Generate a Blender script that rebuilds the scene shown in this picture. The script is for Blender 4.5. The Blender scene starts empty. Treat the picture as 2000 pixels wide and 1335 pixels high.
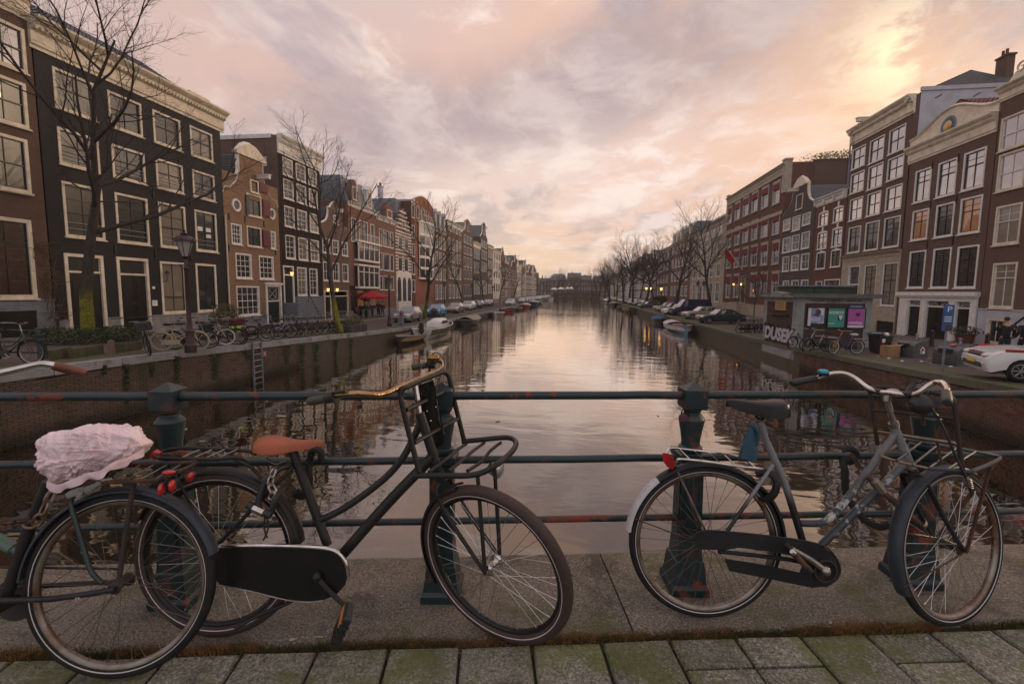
import bpy,math,random,bmesh
from math import sin,cos,pi,radians,sqrt,atan2,tan,exp
from mathutils import Vector,Matrix,noise as mnoise
random.seed(11)
SC=bpy.context.scene
COL=SC.collection
# camera
FPX=889.0;PITCH=radians(5.5);ROLL=0.010;SHV=13.0;YAW=radians(8.17)
CAM=Vector((0,0,4.0))
cy_,sy_=cos(YAW),sin(YAW)
def K(X,Y,z=0.0):
 return Vector((X*cy_-Y*sy_,X*sy_+Y*cy_,z))
_F=Vector((0,cos(PITCH),-sin(PITCH)));_U0=Vector((0,sin(PITCH),cos(PITCH)));_R0=Vector((1,0,0))
_R=_R0*cos(ROLL)+_U0*sin(ROLL);_U=_U0*cos(ROLL)-_R0*sin(ROLL)
def kd(v):return Vector((v.x*cy_-v.y*sy_,v.x*sy_+v.y*cy_,v.z))
cam_d=bpy.data.cameras.new('camera');cam_d.sensor_width=36.0;cam_d.lens=36.0*FPX/2000
cam_d.shift_y=-SHV/2000;cam_d.clip_end=4000;cam_d.clip_start=0.05
cam=bpy.data.objects.new('camera',cam_d);COL.objects.link(cam);SC.camera=cam
r_,u_,f_=kd(_R),kd(_U),kd(_F)
cam.matrix_world=Matrix(((r_.x,u_.x,-f_.x,CAM.x),(r_.y,u_.y,-f_.y,CAM.y),(r_.z,u_.z,-f_.z,CAM.z),(0,0,0,1)))
def ray(u,v):return _F+_R*((u-1000)/FPX)+_U*((667.5-SHV-v)/FPX)
def onz(u,v,z):
 d=ray(u,v);t=(z-CAM.z)/d.z;return kd(d*t)+CAM
def aty(u,v,y):
 d=ray(u,v);return kd(d*(y/d.y))+CAM
def onx(u,v,x):
 d=kd(ray(u,v));return d*(x/d.x)+CAM
# node helpers
class NT:
 def __init__(s,tree):s.t=tree;s.t.nodes.clear()
 def n(s,typ,**kw):
  nd=s.t.nodes.new('ShaderNode'+typ)
  for k,v in kw.items():
   if k.startswith('i_'):
    key=k[2:];key=int(key)if key.isdigit()else key.replace('_',' ')
    s.put(nd.inputs[key],v)
   else:setattr(nd,k,v)
  return nd
 def put(s,inp,v):
  if isinstance(v,bpy.types.NodeSocket):s.t.links.new(v,inp)
  elif isinstance(v,bpy.types.Node):s.t.links.new(v.outputs[0],inp)
  else:
   if hasattr(inp.default_value,'__len__')and len(inp.default_value)==4 and len(v)==3:v=(*v,1)
   inp.default_value=v
 def math(s,op,a,b=0.0,c=None,clamp=False):
  nd=s.t.nodes.new('ShaderNodeMath');nd.operation=op;nd.use_clamp=clamp
  s.put(nd.inputs[0],a);s.put(nd.inputs[1],b)
  if c is not None:s.put(nd.inputs[2],c)
  return nd.outputs[0]
 def vmath(s,op,a,b=(0,0,0),out=0):
  nd=s.t.nodes.new('ShaderNodeVectorMath');nd.operation=op
  s.put(nd.inputs[0],a);s.put(nd.inputs[1],b)
  return nd.outputs[out]
 def mix(s,fac,a,b,blend='MIX'):
  nd=s.t.nodes.new('ShaderNodeMix');nd.data_type='RGBA';nd.blend_type=blend
  s.put(nd.inputs[0],fac);s.put(nd.inputs[6],a);s.put(nd.inputs[7],b)
  return nd.outputs[2]
 def ramp(s,fac,stops,interp='LINEAR'):
  nd=s.t.nodes.new('ShaderNodeValToRGB');cr=nd.color_ramp;cr.interpolation=interp
  while len(cr.elements)<len(stops):cr.elements.new(0.5)
  for e,(p,c)in zip(cr.elements,stops):
   e.position=p;e.color=(*c,1)if len(c)==3 else c
  s.put(nd.inputs[0],fac);return nd.outputs[0]
 def sstep(s,x,a,b):
  nd=s.t.nodes.new('ShaderNodeMapRange');nd.interpolation_type='SMOOTHSTEP'
  s.put(nd.inputs[0],x);nd.inputs[1].default_value=a;nd.inputs[2].default_value=b
  return nd.outputs[0]
 def noise(s,vec,scale,detail=4,rough=0.55,dist=0.0,out=0):
  nd=s.t.nodes.new('ShaderNodeTexNoise');s.put(nd.inputs['Vector'],vec)
  nd.inputs['Scale'].default_value=scale;nd.inputs['Detail'].default_value=detail
  nd.inputs['Roughness'].default_value=rough;nd.inputs['Distortion'].default_value=dist
  return nd.outputs[out]
 def mapping(s,vec,scale=(1,1,1),rot=(0,0,0),loc=(0,0,0)):
  nd=s.t.nodes.new('ShaderNodeMapping');s.put(nd.inputs[0],vec)
  nd.inputs[1].default_value=loc;nd.inputs[2].default_value=rot;nd.inputs[3].default_value=scale
  return nd.outputs[0]
# sky (clouded sunset) and sun
world=bpy.data.worlds.new('World');SC.world=world;world.use_nodes=True
w=NT(world.node_tree)
SUN_AZ=radians(70);SUN_EL=radians(14)
sd=kd(Vector((sin(SUN_AZ)*cos(SUN_EL),cos(SUN_AZ)*cos(SUN_EL),sin(SUN_EL))))
gen=w.n('TexCoord').outputs['Generated']
dirn=w.vmath('NORMALIZE',w.n('VectorRotate',rotation_type='Z_AXIS',i_Vector=gen,i_Angle=-YAW))
sp=w.n('SeparateXYZ',i_0=dirn);dx,dy,dz=sp.outputs[0],sp.outputs[1],sp.outputs[2]
zc=w.math('ADD',w.math('MAXIMUM',dz,0.0),0.10)
P2=w.n('CombineXYZ',i_0=w.math('DIVIDE',dx,zc),i_1=w.math('DIVIDE',dy,zc)).outputs[0]
Pw=w.vmath('ADD',P2,w.vmath('SCALE',w.vmath('SUBTRACT',w.noise(P2,0.9,3,0.5,out=1),(0.5,0.5,0.5)),(0,0,0)))
Pw.node.inputs[1].links[0].from_node.inputs[3].default_value=0.7
n1=w.noise(w.mapping(Pw,scale=(1.0,0.50,1),rot=(0,0,radians(-14)),loc=(4.6,2.2,0)),1.15,9,0.60)
n2=w.noise(w.mapping(Pw,scale=(1,.7,1),rot=(0,0,radians(10)),loc=(3.1,7.7,0)),0.62,5,0.5)
n3=w.noise(w.mapping(Pw,scale=(1.0,0.75,1),rot=(0,0,radians(-25)),loc=(9.3,1.2,0)),2.6,9,0.64)
zp=w.math('MAXIMUM',dz,0.0)
base=w.ramp(w.math('ADD',zp,w.math('MULTIPLY',w.math('SUBTRACT',n2,0.5),0.12)),[(0.0,(0.84,0.56,0.36)),(0.06,(0.77,0.56,0.44)),(0.15,(0.76,0.58,0.51)),(0.28,(0.74,0.56,0.50)),(0.42,(0.62,0.47,0.45)),(0.62,(0.60,0.51,0.52)),(1.0,(0.74,0.72,0.76))])
c1=w.mix(w.math('MULTIPLY',w.sstep(n2,0.44,0.60),0.75),base,(0.76,0.46,0.33))
c2=w.mix(w.math('MULTIPLY',w.sstep(n3,0.50,0.64),0.62),c1,(0.93,0.78,0.70))
c3=w.mix(w.math('MULTIPLY',w.sstep(w.math('ADD',w.math('MULTIPLY',n1,0.78),w.math('MULTIPLY',n3,0.22)),0.490,0.575),0.80),c2,(0.405,0.325,0.340))
lft=w.sstep(dx,-0.12,-0.70)
c4=w.mix(w.math('MULTIPLY',lft,0.78),c3,w.mix(w.sstep(n1,0.4,0.6),(0.58,0.43,0.405,1),(0.47,0.385,0.40,1)))
sdk=Matrix.Rotation(-YAW,3,'Z')@kd(ray(1760,105).normalized())
dotc=w.math('MAXIMUM',w.vmath('DOT_PRODUCT',dirn,tuple(sdk),out=1),0.0)
brk=w.sstep(w.math('ADD',w.math('MULTIPLY',n1,0.6),w.math('MULTIPLY',n3,0.4)),0.60,0.42)
pale=w.math('POWER',w.math('MAXIMUM',w.vmath('DOT_PRODUCT',dirn,tuple(ray(1230,370).normalized()),out=1),0.0),22.0)
c4=w.mix(w.math('MULTIPLY',pale,w.math('ADD',0.15,w.math('MULTIPLY',w.sstep(n3,0.42,0.60),0.6))),c4,(0.90,0.75,0.69))
bn=Vector(ray(950,200)).normalized().cross(Vector(ray(1700,10)).normalized()).normalized()
bd=w.math('ADD',w.vmath('DOT_PRODUCT',dirn,tuple(bn),out=1),w.math('MULTIPLY',w.math('SUBTRACT',n1,0.5),0.22))
bank=w.math('MULTIPLY',w.sstep(w.math('ABSOLUTE',bd),0.15,0.02),w.sstep(dy,-0.2,0.3))
c4=w.mix(w.math('MULTIPLY',bank,0.74),c4,w.mix(w.sstep(n3,0.40,0.62),(0.355,0.29,0.315,1),(0.53,0.43,0.425,1)))
gl1=w.math('MULTIPLY',w.math('POWER',dotc,40.0),w.math('ADD',0.15,w.math('MULTIPLY',brk,0.85)))
gl2=w.math('MULTIPLY',w.math('POWER',dotc,420.0),w.sstep(n3,0.44,0.56))
c5=w.mix(w.math('MULTIPLY',gl1,0.80,clamp=True),c4,(0.88,0.53,0.32))
c6=w.mix(w.math('MULTIPLY',gl2,1.0,clamp=True),c5,(1.1,0.88,0.56))
hz=Vector((0.04,0.999,0.03)).normalized()
doth=w.math('POWER',w.math('MAXIMUM',w.vmath('DOT_PRODUCT',dirn,tuple(hz),out=1),0.0),120.0)
c7=w.mix(w.math('MULTIPLY',doth,0.5),c6,(0.88,0.62,0.40))
c7=w.mix(w.math('MULTIPLY',w.sstep(dy,0.05,-0.6),0.75),c7,w.mix(w.sstep(n1,0.42,0.58),(0.68,0.67,0.73,1),(0.54,0.53,0.58,1)))
sky=w.n('TexSky',sky_type='NISHITA',sun_disc=False)
sky.sun_elevation=SUN_EL;sky.sun_rotation=atan2(sd.x,sd.y);sky.air_density=1.6;sky.dust_density=3.0
bg_s=w.n('Background',i_Color=sky.outputs[0],i_Strength=0.09)
bg_c=w.n('Background',i_Color=c7,i_Strength=1.0)
mx=w.n('MixShader',i_0=0.93,i_1=bg_s.outputs[0],i_2=bg_c.outputs[0])
out=w.n('OutputWorld');w.t.links.new(mx.outputs[0],out.inputs[0])
sun_d=bpy.data.lights.new('sun','SUN');sun_d.energy=0.6;sun_d.angle=radians(10);sun_d.color=(1.0,0.72,0.46)
sun=bpy.data.objects.new('sun',sun_d);COL.objects.link(sun)
sun.rotation_euler=sd.to_track_quat('Z','Y').to_euler();sun.location=(30,60,60)
SC.view_settings.view_transform='Standard';SC.view_settings.look='None'
SC.view_settings.gamma=1.0;SC.view_settings.use_curve_mapping=False;SC.view_settings.exposure=0.32
# mesh builder
class MB:
 def __init__(s):s.v=[];s.f=[];s.mi=[];s.m=0
 def add(s,vs,fs,M=None):
  n=len(s.v)
  if M is not None:vs=[M@Vector(p)for p in vs]
  s.v.extend([tuple(p)for p in vs]);s.f.extend([tuple(i+n for i in f)for f in fs]);s.mi.extend([s.m]*len(fs));return s
 def box(s,a,b,M=None):
  x0,y0,z0=a;x1,y1,z1=b
  return s.add([(x0,y0,z0),(x1,y0,z0),(x1,y1,z0),(x0,y1,z0),(x0,y0,z1),(x1,y0,z1),(x1,y1,z1),(x0,y1,z1)],[(0,3,2,1),(4,5,6,7),(0,1,5,4),(1,2,6,5),(2,3,7,6),(3,0,4,7)],M)
 def bbox(s,a,b,e,M=None):
  x0,y0,z0=a;x1,y1,z1=b
  def ring(i,z):return[(x0+i+e,y0+i,z),(x1-i-e,y0+i,z),(x1-i,y0+i+e,z),(x1-i,y1-i-e,z),(x1-i-e,y1-i,z),(x0+i+e,y1-i,z),(x0+i,y1-i-e,z),(x0+i,y0+i+e,z)]
  return s.loft([ring(0,z0),ring(0,z1-e),ring(e,z1)],M=M)
 def loft(s,rings,closed=True,cap=True,M=None):
  n=len(rings[0]);vs=[p for r in rings for p in r];fs=[]
  for k in range(len(rings)-1):
   for i in range(n if closed else n-1):
    j=(i+1)%n;fs.append((k*n+i,k*n+j,(k+1)*n+j,(k+1)*n+i))
  if cap and closed:
   fs.append(tuple(reversed(range(n))));fs.append(tuple(range((len(rings)-1)*n,len(rings)*n)))
  return s.add(vs,fs,M)
 def tube(s,pts,r,n=8,closed=False,cap=True,flat=1.0,M=None):
  pts=[Vector(p)for p in pts];N=len(pts);rs=r if hasattr(r,'__len__')else[r]*N
  tans=[]
  for i in range(N):
   a=pts[(i-1)%N]if(closed or i>0)else pts[i];b=pts[(i+1)%N]if(closed or i<N-1)else pts[i]
   t=(b-a);tans.append(t.normalized()if t.length>1e-9 else Vector((0,0,1)))
  t0=tans[0];ref=Vector((0,0,1))if abs(t0.z)<0.9 else Vector((1,0,0))
  nr=(ref-t0*ref.dot(t0)).normalized();rings=[]
  for i in range(N):
   t=tans[i];nr=nr-t*nr.dot(t)
   nr=nr.normalized()if nr.length>1e-6 else t.orthogonal().normalized()
   bn=t.cross(nr);rings.append([pts[i]+(nr*cos(2*pi*k/n)*flat+bn*sin(2*pi*k/n))*rs[i]for k in range(n)])
  if closed:
   vs=[p for g in rings for p in g];fs=[]
   for k in range(N):
    for i in range(n):
     j=(i+1)%n;k2=(k+1)%N;fs.append((k*n+i,k*n+j,k2*n+j,k2*n+i))
   return s.add(vs,fs,M)
  return s.loft(rings,cap=cap,M=M)
 def lathe(s,prof,n=16,M=None,sq=False,cap=True):
  rings=[]
  for(r,z)in prof:
   if sq:rings.append([(-r,-r,z),(r,-r,z),(r,r,z),(-r,r,z)])
   else:rings.append([(r*cos(2*pi*k/n),r*sin(2*pi*k/n),z)for k in range(n)])
  return s.loft(rings,cap=cap,M=M)
 def prism(s,poly,d0,d1,plane='XZ',M=None,flip=False):
  def P(a,b,d):return{'XZ':(a,d,b),'XY':(a,b,d),'YZ':(d,a,b)}[plane]
  return s.loft([[P(a,b,d0)for a,b in poly],[P(a,b,d1)for a,b in poly]],M=M)
 def quad(s,a,b,c,d,M=None):return s.add([a,b,c,d],[(0,1,2,3)],M)
 def ball(s,c,r,n=10,m=6,M=None):
  rx,ry,rz=r if hasattr(r,'__len__')else(r,r,r)
  rings=[[(c[0]+rx*sin(pi*j/m)*cos(2*pi*k/n),c[1]+ry*sin(pi*j/m)*sin(2*pi*k/n),c[2]-rz*cos(pi*j/m))for k in range(n)]for j in[0.03*1]+list(range(1,m))+[m-0.03]]
  return s.loft(rings,M=M)
 def build(s,name,mats,parent=None,smooth=False,world=False,sharp=0.7):
  if world and parent is not None:
   Mi=WM[parent.name].inverted();vs=[tuple(Mi@Vector(p))for p in s.v]
  else:vs=s.v
  me=bpy.data.meshes.new(name);me.from_pydata(vs,[],s.f)
  mats=mats if isinstance(mats,(list,tuple))else[mats]
  for m in mats:me.materials.append(m)
  if len(mats)>1:me.polygons.foreach_set('material_index',s.mi)
  if smooth:
   me.polygons.foreach_set('use_smooth',[True]*len(s.f));me.update()
   me.set_sharp_from_angle(angle=sharp)
  me.update()
  o=bpy.data.objects.new(name,me);COL.objects.link(o)
  if parent is not None:o.parent=parent;WM[o.name]=WM[parent.name]
  else:WM[o.name]=Matrix.Identity(4)
  return o
WM={}
def tag(o,label=None,cat=None,group=None,kind=None):
 if label:o['label']=label
 if cat:o['category']=cat
 if group:o['group']=group
 if kind:o['kind']=kind
 return o
def thing(name,label,cat,loc=(0,0,0),rz=0.0,group=None,rot=None):
 o=bpy.data.objects.new(name,None);COL.objects.link(o);o.empty_display_size=0.2
 o.location=loc;o.rotation_euler=rot or(0,0,rz)
 from mathutils import Euler
 WM[o.name]=Matrix.Translation(Vector(loc))@Euler(rot or(0,0,rz)).to_matrix().to_4x4()
 return tag(o,label,cat,group)
def inst(src,name,parent,loc=(0,0,0),rot=None,mats=None):
 o=bpy.data.objects.new(name,src.data);COL.objects.link(o);o.parent=parent;o.location=loc
 if rot:o.rotation_euler=rot
 WM[o.name]=WM[parent.name];return o
def dup(root,loc,rz,label=None,group=None,scale=1.0,rot=None):
 r=root.copy();COL.objects.link(r);r.location=loc;r.rotation_euler=rot or(0,0,rz);r.scale=(scale,)*3
 if label:r['label']=label
 if group:r['group']=group
 for ch in list(root.children):
  c=ch.copy();COL.objects.link(c);c.parent=r
  for g in list(ch.children):
   d=g.copy();COL.objects.link(d);d.parent=c
 return r
ORD=['first','second','third','fourth','fifth','sixth','seventh','eighth','ninth','tenth','eleventh','twelfth','thirteenth','fourteenth','fifteenth','sixteenth','seventeenth','eighteenth','nineteenth','twentieth','twenty-first','twenty-second','twenty-third','twenty-fourth','twenty-fifth','twenty-sixth']
def smooth_path(pts,k=4):
 P=[Vector(p)for p in pts];out=[]
 for i in range(len(P)-1):
  a=P[max(i-1,0)];b=P[i];c=P[i+1];d=P[min(i+2,len(P)-1)]
  for j in range(k):
   t=j/k;out.append(0.5*((2*b)+(c-a)*t+(2*a-5*b+4*c-d)*t*t+(3*b-a-3*c+d)*t**3))
 out.append(P[-1]);return out
# materials
def mat(name,c1,c2=None,sc=6.0,rough=0.6,metal=0.0,bump=0.0,bsc=None,c3=None,sc3=2.0,lim3=(0.55,0.65),spec=0.5,detail=5,lim=(0.35,0.65),emit=None,es=0.0,coat=0.0,ior=1.5,stretch=(1,1,1),rand=0.0,trans=0.0):
 m=bpy.data.materials.new(name);m.use_nodes=True;t=NT(m.node_tree)
 p=t.n('BsdfPrincipled');o=t.n('OutputMaterial');t.t.links.new(p.outputs[0],o.inputs[0])
 p.inputs['Roughness'].default_value=rough;p.inputs['Metallic'].default_value=metal
 p.inputs['Specular IOR Level'].default_value=spec;p.inputs['IOR'].default_value=ior
 if coat:p.inputs['Coat Weight'].default_value=coat;p.inputs['Coat Roughness'].default_value=0.05
 if trans:p.inputs['Transmission Weight'].default_value=trans
 co=t.n('TexCoord').outputs['Object']
 if stretch!=(1,1,1):co=t.mapping(co,scale=stretch)
 col=None
 if c2 is not None:
  f=t.sstep(t.noise(co,sc,detail,0.6),lim[0],lim[1]);col=t.mix(f,(*c1,1),(*c2,1))
 if c3 is not None:
  f=t.sstep(t.noise(co,sc3,6,0.65),lim3[0],lim3[1]);col=t.mix(f,col if col is not None else(*c1,1),(*c3,1))
 if rand:
  ri=t.n('ObjectInfo').outputs['Random']
  hs=t.n('HueSaturation',i_Color=col if col is not None else(*c1,1));
  t.put(hs.inputs['Value'],t.math('ADD',1-rand,t.math('MULTIPLY',ri,2*rand)));col=hs.outputs[0]
 if col is not None:t.put(p.inputs['Base Color'],col)
 else:p.inputs['Base Color'].default_value=(*c1,1)
 if bump:
  b=t.n('Bump',i_Strength=bump,i_Distance=0.02);t.put(b.inputs['Height'],t.noise(co,bsc or sc*3,5,0.6));t.put(p.inputs['Normal'],b.outputs[0])
 if emit:p.inputs['Emission Color'].default_value=(*emit,1);p.inputs['Emission Strength'].default_value=es
 return m
def brickmat(name,c1,c2,mortar,bw=0.21,rh=0.065,ms=0.010,bump=0.35,dirt=(0.05,0.045,0.04),dirt_amt=0.35,flat=False,rough=0.85,moss=None,streak=0.0):
 m=bpy.data.materials.new(name);m.use_nodes=True;t=NT(m.node_tree)
 p=t.n('BsdfPrincipled');o=t.n('OutputMaterial');t.t.links.new(p.outputs[0],o.inputs[0]);p.inputs['Roughness'].default_value=rough
 p.inputs['Specular IOR Level'].default_value=0.25
 co=t.n('TexCoord').outputs['Object'];s=t.n('SeparateXYZ',i_0=co)
 if flat:v=t.n('CombineXYZ',i_0=s.outputs[1],i_1=s.outputs[0]).outputs[0]
 else:v=t.n('CombineXYZ',i_0=t.math('ADD',s.outputs[0],s.outputs[1]),i_1=s.outputs[2]).outputs[0]
 b=t.n('TexBrick',i_Vector=v,i_Color1=(*c1,1),i_Color2=(*c2,1),i_Mortar=(*mortar,1))
 b.inputs['Scale'].default_value=1.0;b.inputs['Mortar Size'].default_value=ms;b.inputs['Brick Width'].default_value=bw;b.inputs['Row Height'].default_value=rh
 b.inputs['Mortar Smooth'].default_value=0.2;b.inputs['Bias'].default_value=0.0
 f=t.sstep(t.noise(t.mapping(co,scale=(1,1,0.5)),0.9,6,0.65),0.45,0.75)
 col=t.mix(t.math('MULTIPLY',f,dirt_amt),b.outputs[0],(*dirt,1))
 f2=t.sstep(t.noise(co,7.0,3,0.6),0.3,0.7);col=t.mix(t.math('MULTIPLY',f2,0.25),col,tuple(x*1.35 for x in c2)+(1,))
 if moss:
  fm=t.sstep(t.noise(t.mapping(co,scale=(1.2,1.2,0.35)),1.3,6,0.7),0.50,0.66);col=t.mix(t.math('MULTIPLY',fm,0.75),col,(*moss,1))
 t.put(p.inputs['Base Color'],col)
 if bump:
  bp=t.n('Bump',i_Strength=bump,i_Distance=0.012);bp.invert=False
  t.put(bp.inputs['Height'],t.math('ADD',t.math('MULTIPLY',b.outputs['Fac'],-1.0),t.math('MULTIPLY',t.noise(co,40,3),0.4)));t.put(p.inputs['Normal'],bp.outputs[0])
 return m
M={}
M['white']=mat('white_paint',(0.78,0.76,0.71),(0.66,0.63,0.58),sc=3,rough=0.5)
M['cream']=mat('cream_paint',(0.74,0.66,0.52),(0.60,0.52,0.40),sc=2,rough=0.55,c3=(0.33,0.28,0.21),sc3=3,lim3=(0.58,0.75))
M['trimgrey']=mat('grey_trim_paint',(0.40,0.40,0.40),(0.33,0.33,0.34),sc=3,rough=0.5)
M['sash']=mat('dark_sash_paint',(0.018,0.020,0.020),rough=0.35)
M['door']=mat('dark_green_door_paint',(0.012,0.020,0.018),(0.018,0.026,0.023),sc=4,rough=0.3)
M['doorblack']=mat('black_door_paint',(0.008,0.009,0.009),(0.014,0.014,0.014),sc=4,rough=0.3)
M['iron']=mat('black_iron',(0.012,0.012,0.013),rough=0.45)
M['lead']=mat('grey_lead',(0.20,0.22,0.25),(0.14,0.15,0.17),sc=3,rough=0.5,metal=0.2)
M['tile_dark']=mat('dark_roof_tile',(0.035,0.037,0.040),(0.055,0.058,0.060),sc=5,rough=0.4,c3=(0.06,0.07,0.045),sc3=2)
M['tile_blue']=mat('glazed_blue_roof_tile',(0.045,0.055,0.075),(0.07,0.085,0.11),sc=6,rough=0.35)
M['tile_red']=mat('red_roof_tile',(0.17,0.05,0.03),(0.11,0.04,0.03),sc=6,rough=0.7)
M['plinth']=mat('grey_stone_plinth',(0.26,0.25,0.25),(0.19,0.185,0.18),sc=3,rough=0.75,bump=0.2)
M['plinth_blue']=mat('blue_grey_plaster',(0.17,0.19,0.215),(0.13,0.145,0.165),sc=3,rough=0.7)
M['stone']=mat('pale_sandstone',(0.42,0.36,0.27),(0.33,0.28,0.215),sc=2.5,rough=0.8,bump=0.2)
M['stucco']=mat('lilac_grey_stucco',(0.50,0.51,0.55),(0.42,0.42,0.46),sc=1.2,rough=0.85)
def glass(name,base,refl,rough=0.03,emit=None,es=0.0):
 m=bpy.data.materials.new(name);m.use_nodes=True;t=NT(m.node_tree)
 p=t.n('BsdfPrincipled',i_Base_Color=(*base,1));p.inputs['Roughness'].default_value=0.25
 if emit:p.inputs['Emission Color'].default_value=(*emit,1);p.inputs['Emission Strength'].default_value=es
 co=t.n('TexCoord').outputs['Object']
 b=t.n('Bump',i_Strength=0.10,i_Distance=0.02);t.put(b.inputs['Height'],t.noise(co,1.4,2))
 g=t.n('BsdfGlossy',i_Color=(1,1,1,1));g.inputs['Roughness'].default_value=rough;t.put(g.inputs['Normal'],b.outputs[0])
 fr=t.n('Fresnel');fr.inputs[0].default_value=1.5
 fac=t.math('ADD',refl,t.math('MULTIPLY',fr.outputs[0],0.9),clamp=True)
 mx=t.n('MixShader',i_0=fac);t.t.links.new(p.outputs[0],mx.inputs[1]);t.t.links.new(g.outputs[0],mx.inputs[2])
 o=t.n('OutputMaterial');t.t.links.new(mx.outputs[0],o.inputs[0]);return m
M['glass']=glass('window_glass',(0.016,0.020,0.023),0.03)
M['glass2']=glass('window_glass_clear',(0.022,0.022,0.022),0.01)
M['glass_bay']=glass('bay_window_glass',(0.02,0.02,0.02),0.15)
M['glass_cur']=glass('window_glass_over_curtain',(0.20,0.17,0.13),0.03)
M['glass_lit']=glass('window_glass_lit_room',(0.05,0.02,0.01),0.10,emit=(1.0,0.36,0.10),es=0.10)
M['glass_hi']=glass('window_glass_bright',(0.03,0.03,0.03),0.42)
M['glass_brown']=glass('window_glass_over_brown_blind',(0.045,0.022,0.014),0.05)
M['lamp']=mat('lit_lamp_glass',(1,0.6,0.3),emit=(1.0,0.50,0.14),es=2.6)
B={}
B['black']=brickmat('black_painted_brick',(0.017,0.018,0.021),(0.021,0.022,0.025),(0.013,0.014,0.016),dirt=(0.03,0.03,0.033),dirt_amt=0.3,rough=0.6)
B['brown0']=brickmat('dark_brown_brick',(0.128,0.066,0.042),(0.090,0.050,0.036),(0.150,0.128,0.105))
B['tan']=brickmat('tan_brick',(0.270,0.150,0.088),(0.205,0.118,0.072),(0.26,0.20,0.15))
B['dark']=brickmat('very_dark_brown_brick',(0.030,0.021,0.018),(0.023,0.017,0.015),(0.028,0.022,0.02),dirt_amt=0.2)
B['brown1']=brickmat('brown_brick',(0.185,0.105,0.074),(0.140,0.080,0.060),(0.20,0.16,0.135))
B['red']=brickmat('red_brick',(0.245,0.110,0.078),(0.185,0.086,0.064),(0.22,0.17,0.14))
B['orange']=brickmat('orange_red_brick',(0.330,0.125,0.070),(0.27,0.102,0.062),(0.27,0.18,0.13))
B['brown2']=brickmat('red_brown_brick',(0.150,0.080,0.059),(0.115,0.063,0.049),(0.16,0.13,0.11))
B['wine']=brickmat('oxblood_brick',(0.165,0.068,0.050),(0.125,0.055,0.043),(0.13,0.09,0.075))
B['grey']=brickmat('grey_brown_brick',(0.099,0.081,0.071),(0.078,0.066,0.060),(0.112,0.098,0.090))
B['white']=brickmat('whitewashed_brick',(0.70,0.66,0.61),(0.62,0.58,0.53),(0.5,0.47,0.43),dirt=(0.25,0.22,0.2))
B['beige']=brickmat('beige_stone_wall',(0.450,0.390,0.300),(0.375,0.323,0.255),(0.360,0.300,0.240),bw=0.8,rh=0.4)
# levels of the two quays (they rise towards the bridge)
def interp(tab,x):
 if x<=tab[0][0]:return tab[0][1]
 for(a,b),(c,d)in zip(tab,tab[1:]):
  if x<=c:t=(x-a)/(c-a);return b+(d-b)*t
 return tab[-1][1]
ZL_T=[(4,1.98),(10.7,1.87),(13.2,1.81),(18.1,1.63),(25,1.36),(32.7,1.06),(37.3,.92),(46,.85),(60,.82),(330,.82)]
ZR_T=[(4,1.9),(10,1.72),(14,1.56),(18.2,1.38),(26.9,1.13),(31.4,1.05),(46,.98),(96,.88),(330,.84)]
def zL(s):return interp(ZL_T,s)
def zR(s):return interp(ZR_T,s)
XL,XR,TL,TR=-13.9,11.8,-24.3,23.5
def onL(u,v,dz=0.0):
 p=onz(u,v,1.2)
 for _ in range(12):p=onz(u,v,zL(p.y)+dz)
 return p
def onR(u,v,dz=0.0):
 p=onz(u,v,1.2)
 for _ in range(12):p=onz(u,v,zR(p.y)+dz)
 return p
# ground, water, streets
M['earth']=mat('bare_earth',(0.05,0.045,0.035),(0.07,0.06,0.045),sc=0.2,rough=0.95)
mb=MB();mb.quad((-1500,-600,-4),(1500,-600,-4),(1500,2500,-4),(-1500,2500,-4));tag(mb.build('ground',M['earth']),'dark earth under the streets',kind='structure')
def water_mat():
 m=bpy.data.materials.new('canal_water');m.use_nodes=True;t=NT(m.node_tree)
 geo=t.n('NewGeometry').outputs['Position']
 p=t.n('BsdfDiffuse',i_Color=(0.013,0.010,0.006,1));g=t.n('BsdfGlossy',i_Color=(1.0,0.95,0.89,1));g.inputs['Roughness'].default_value=0.02
 a=t.noise(t.mapping(geo,scale=(0.55,1.0,1)),0.9,2,0.5,0.6)
 b=t.noise(t.mapping(geo,scale=(0.5,1.6,1)),2.6,2,0.5,0.4)
 far=t.sstep(t.n('SeparateXYZ',i_0=geo).outputs[1],14,70)
 calm=t.sstep(t.noise(geo,0.07,3,0.6),0.35,0.65)
 h=t.math('ADD',t.math('MULTIPLY',a,0.016),t.math('MULTIPLY',b,t.math('ADD',0.0025,t.math('MULTIPLY',t.math('MULTIPLY',far,calm),0.007))))
 bp=t.n('Bump',i_Strength=1.0,i_Distance=1.0);t.put(bp.inputs['Height'],h);t.put(g.inputs['Normal'],bp.outputs[0])
 fr=t.n('Fresnel');fr.inputs[0].default_value=1.33;t.put(fr.inputs['Normal'],bp.outputs[0])
 mx=t.n('MixShader',i_0=t.math('ADD',0.11,t.math('MULTIPLY',fr.outputs[0],1.95),clamp=True));t.t.links.new(p.outputs[0],mx.inputs[1]);t.t.links.new(g.outputs[0],mx.inputs[2])
 o=t.n('OutputMaterial');t.t.links.new(mx.outputs[0],o.inputs[0]);return m
M['water']=water_mat()
mb=MB();mb.quad((-16,-8,0),(14,-8,0),(14,420,0),(-16,420,0));tag(mb.build('canal_water',M['water']),'still brown canal water reflecting the sunset sky',kind='structure')
M['street']=brickmat('brick_paved_street',(0.125,0.090,0.078),(0.098,0.075,0.068),(0.045,0.04,0.038),bw=0.2,rh=0.1,flat=True,bump=0.3,dirt=(0.055,0.05,0.045),dirt_amt=0.5)
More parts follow.
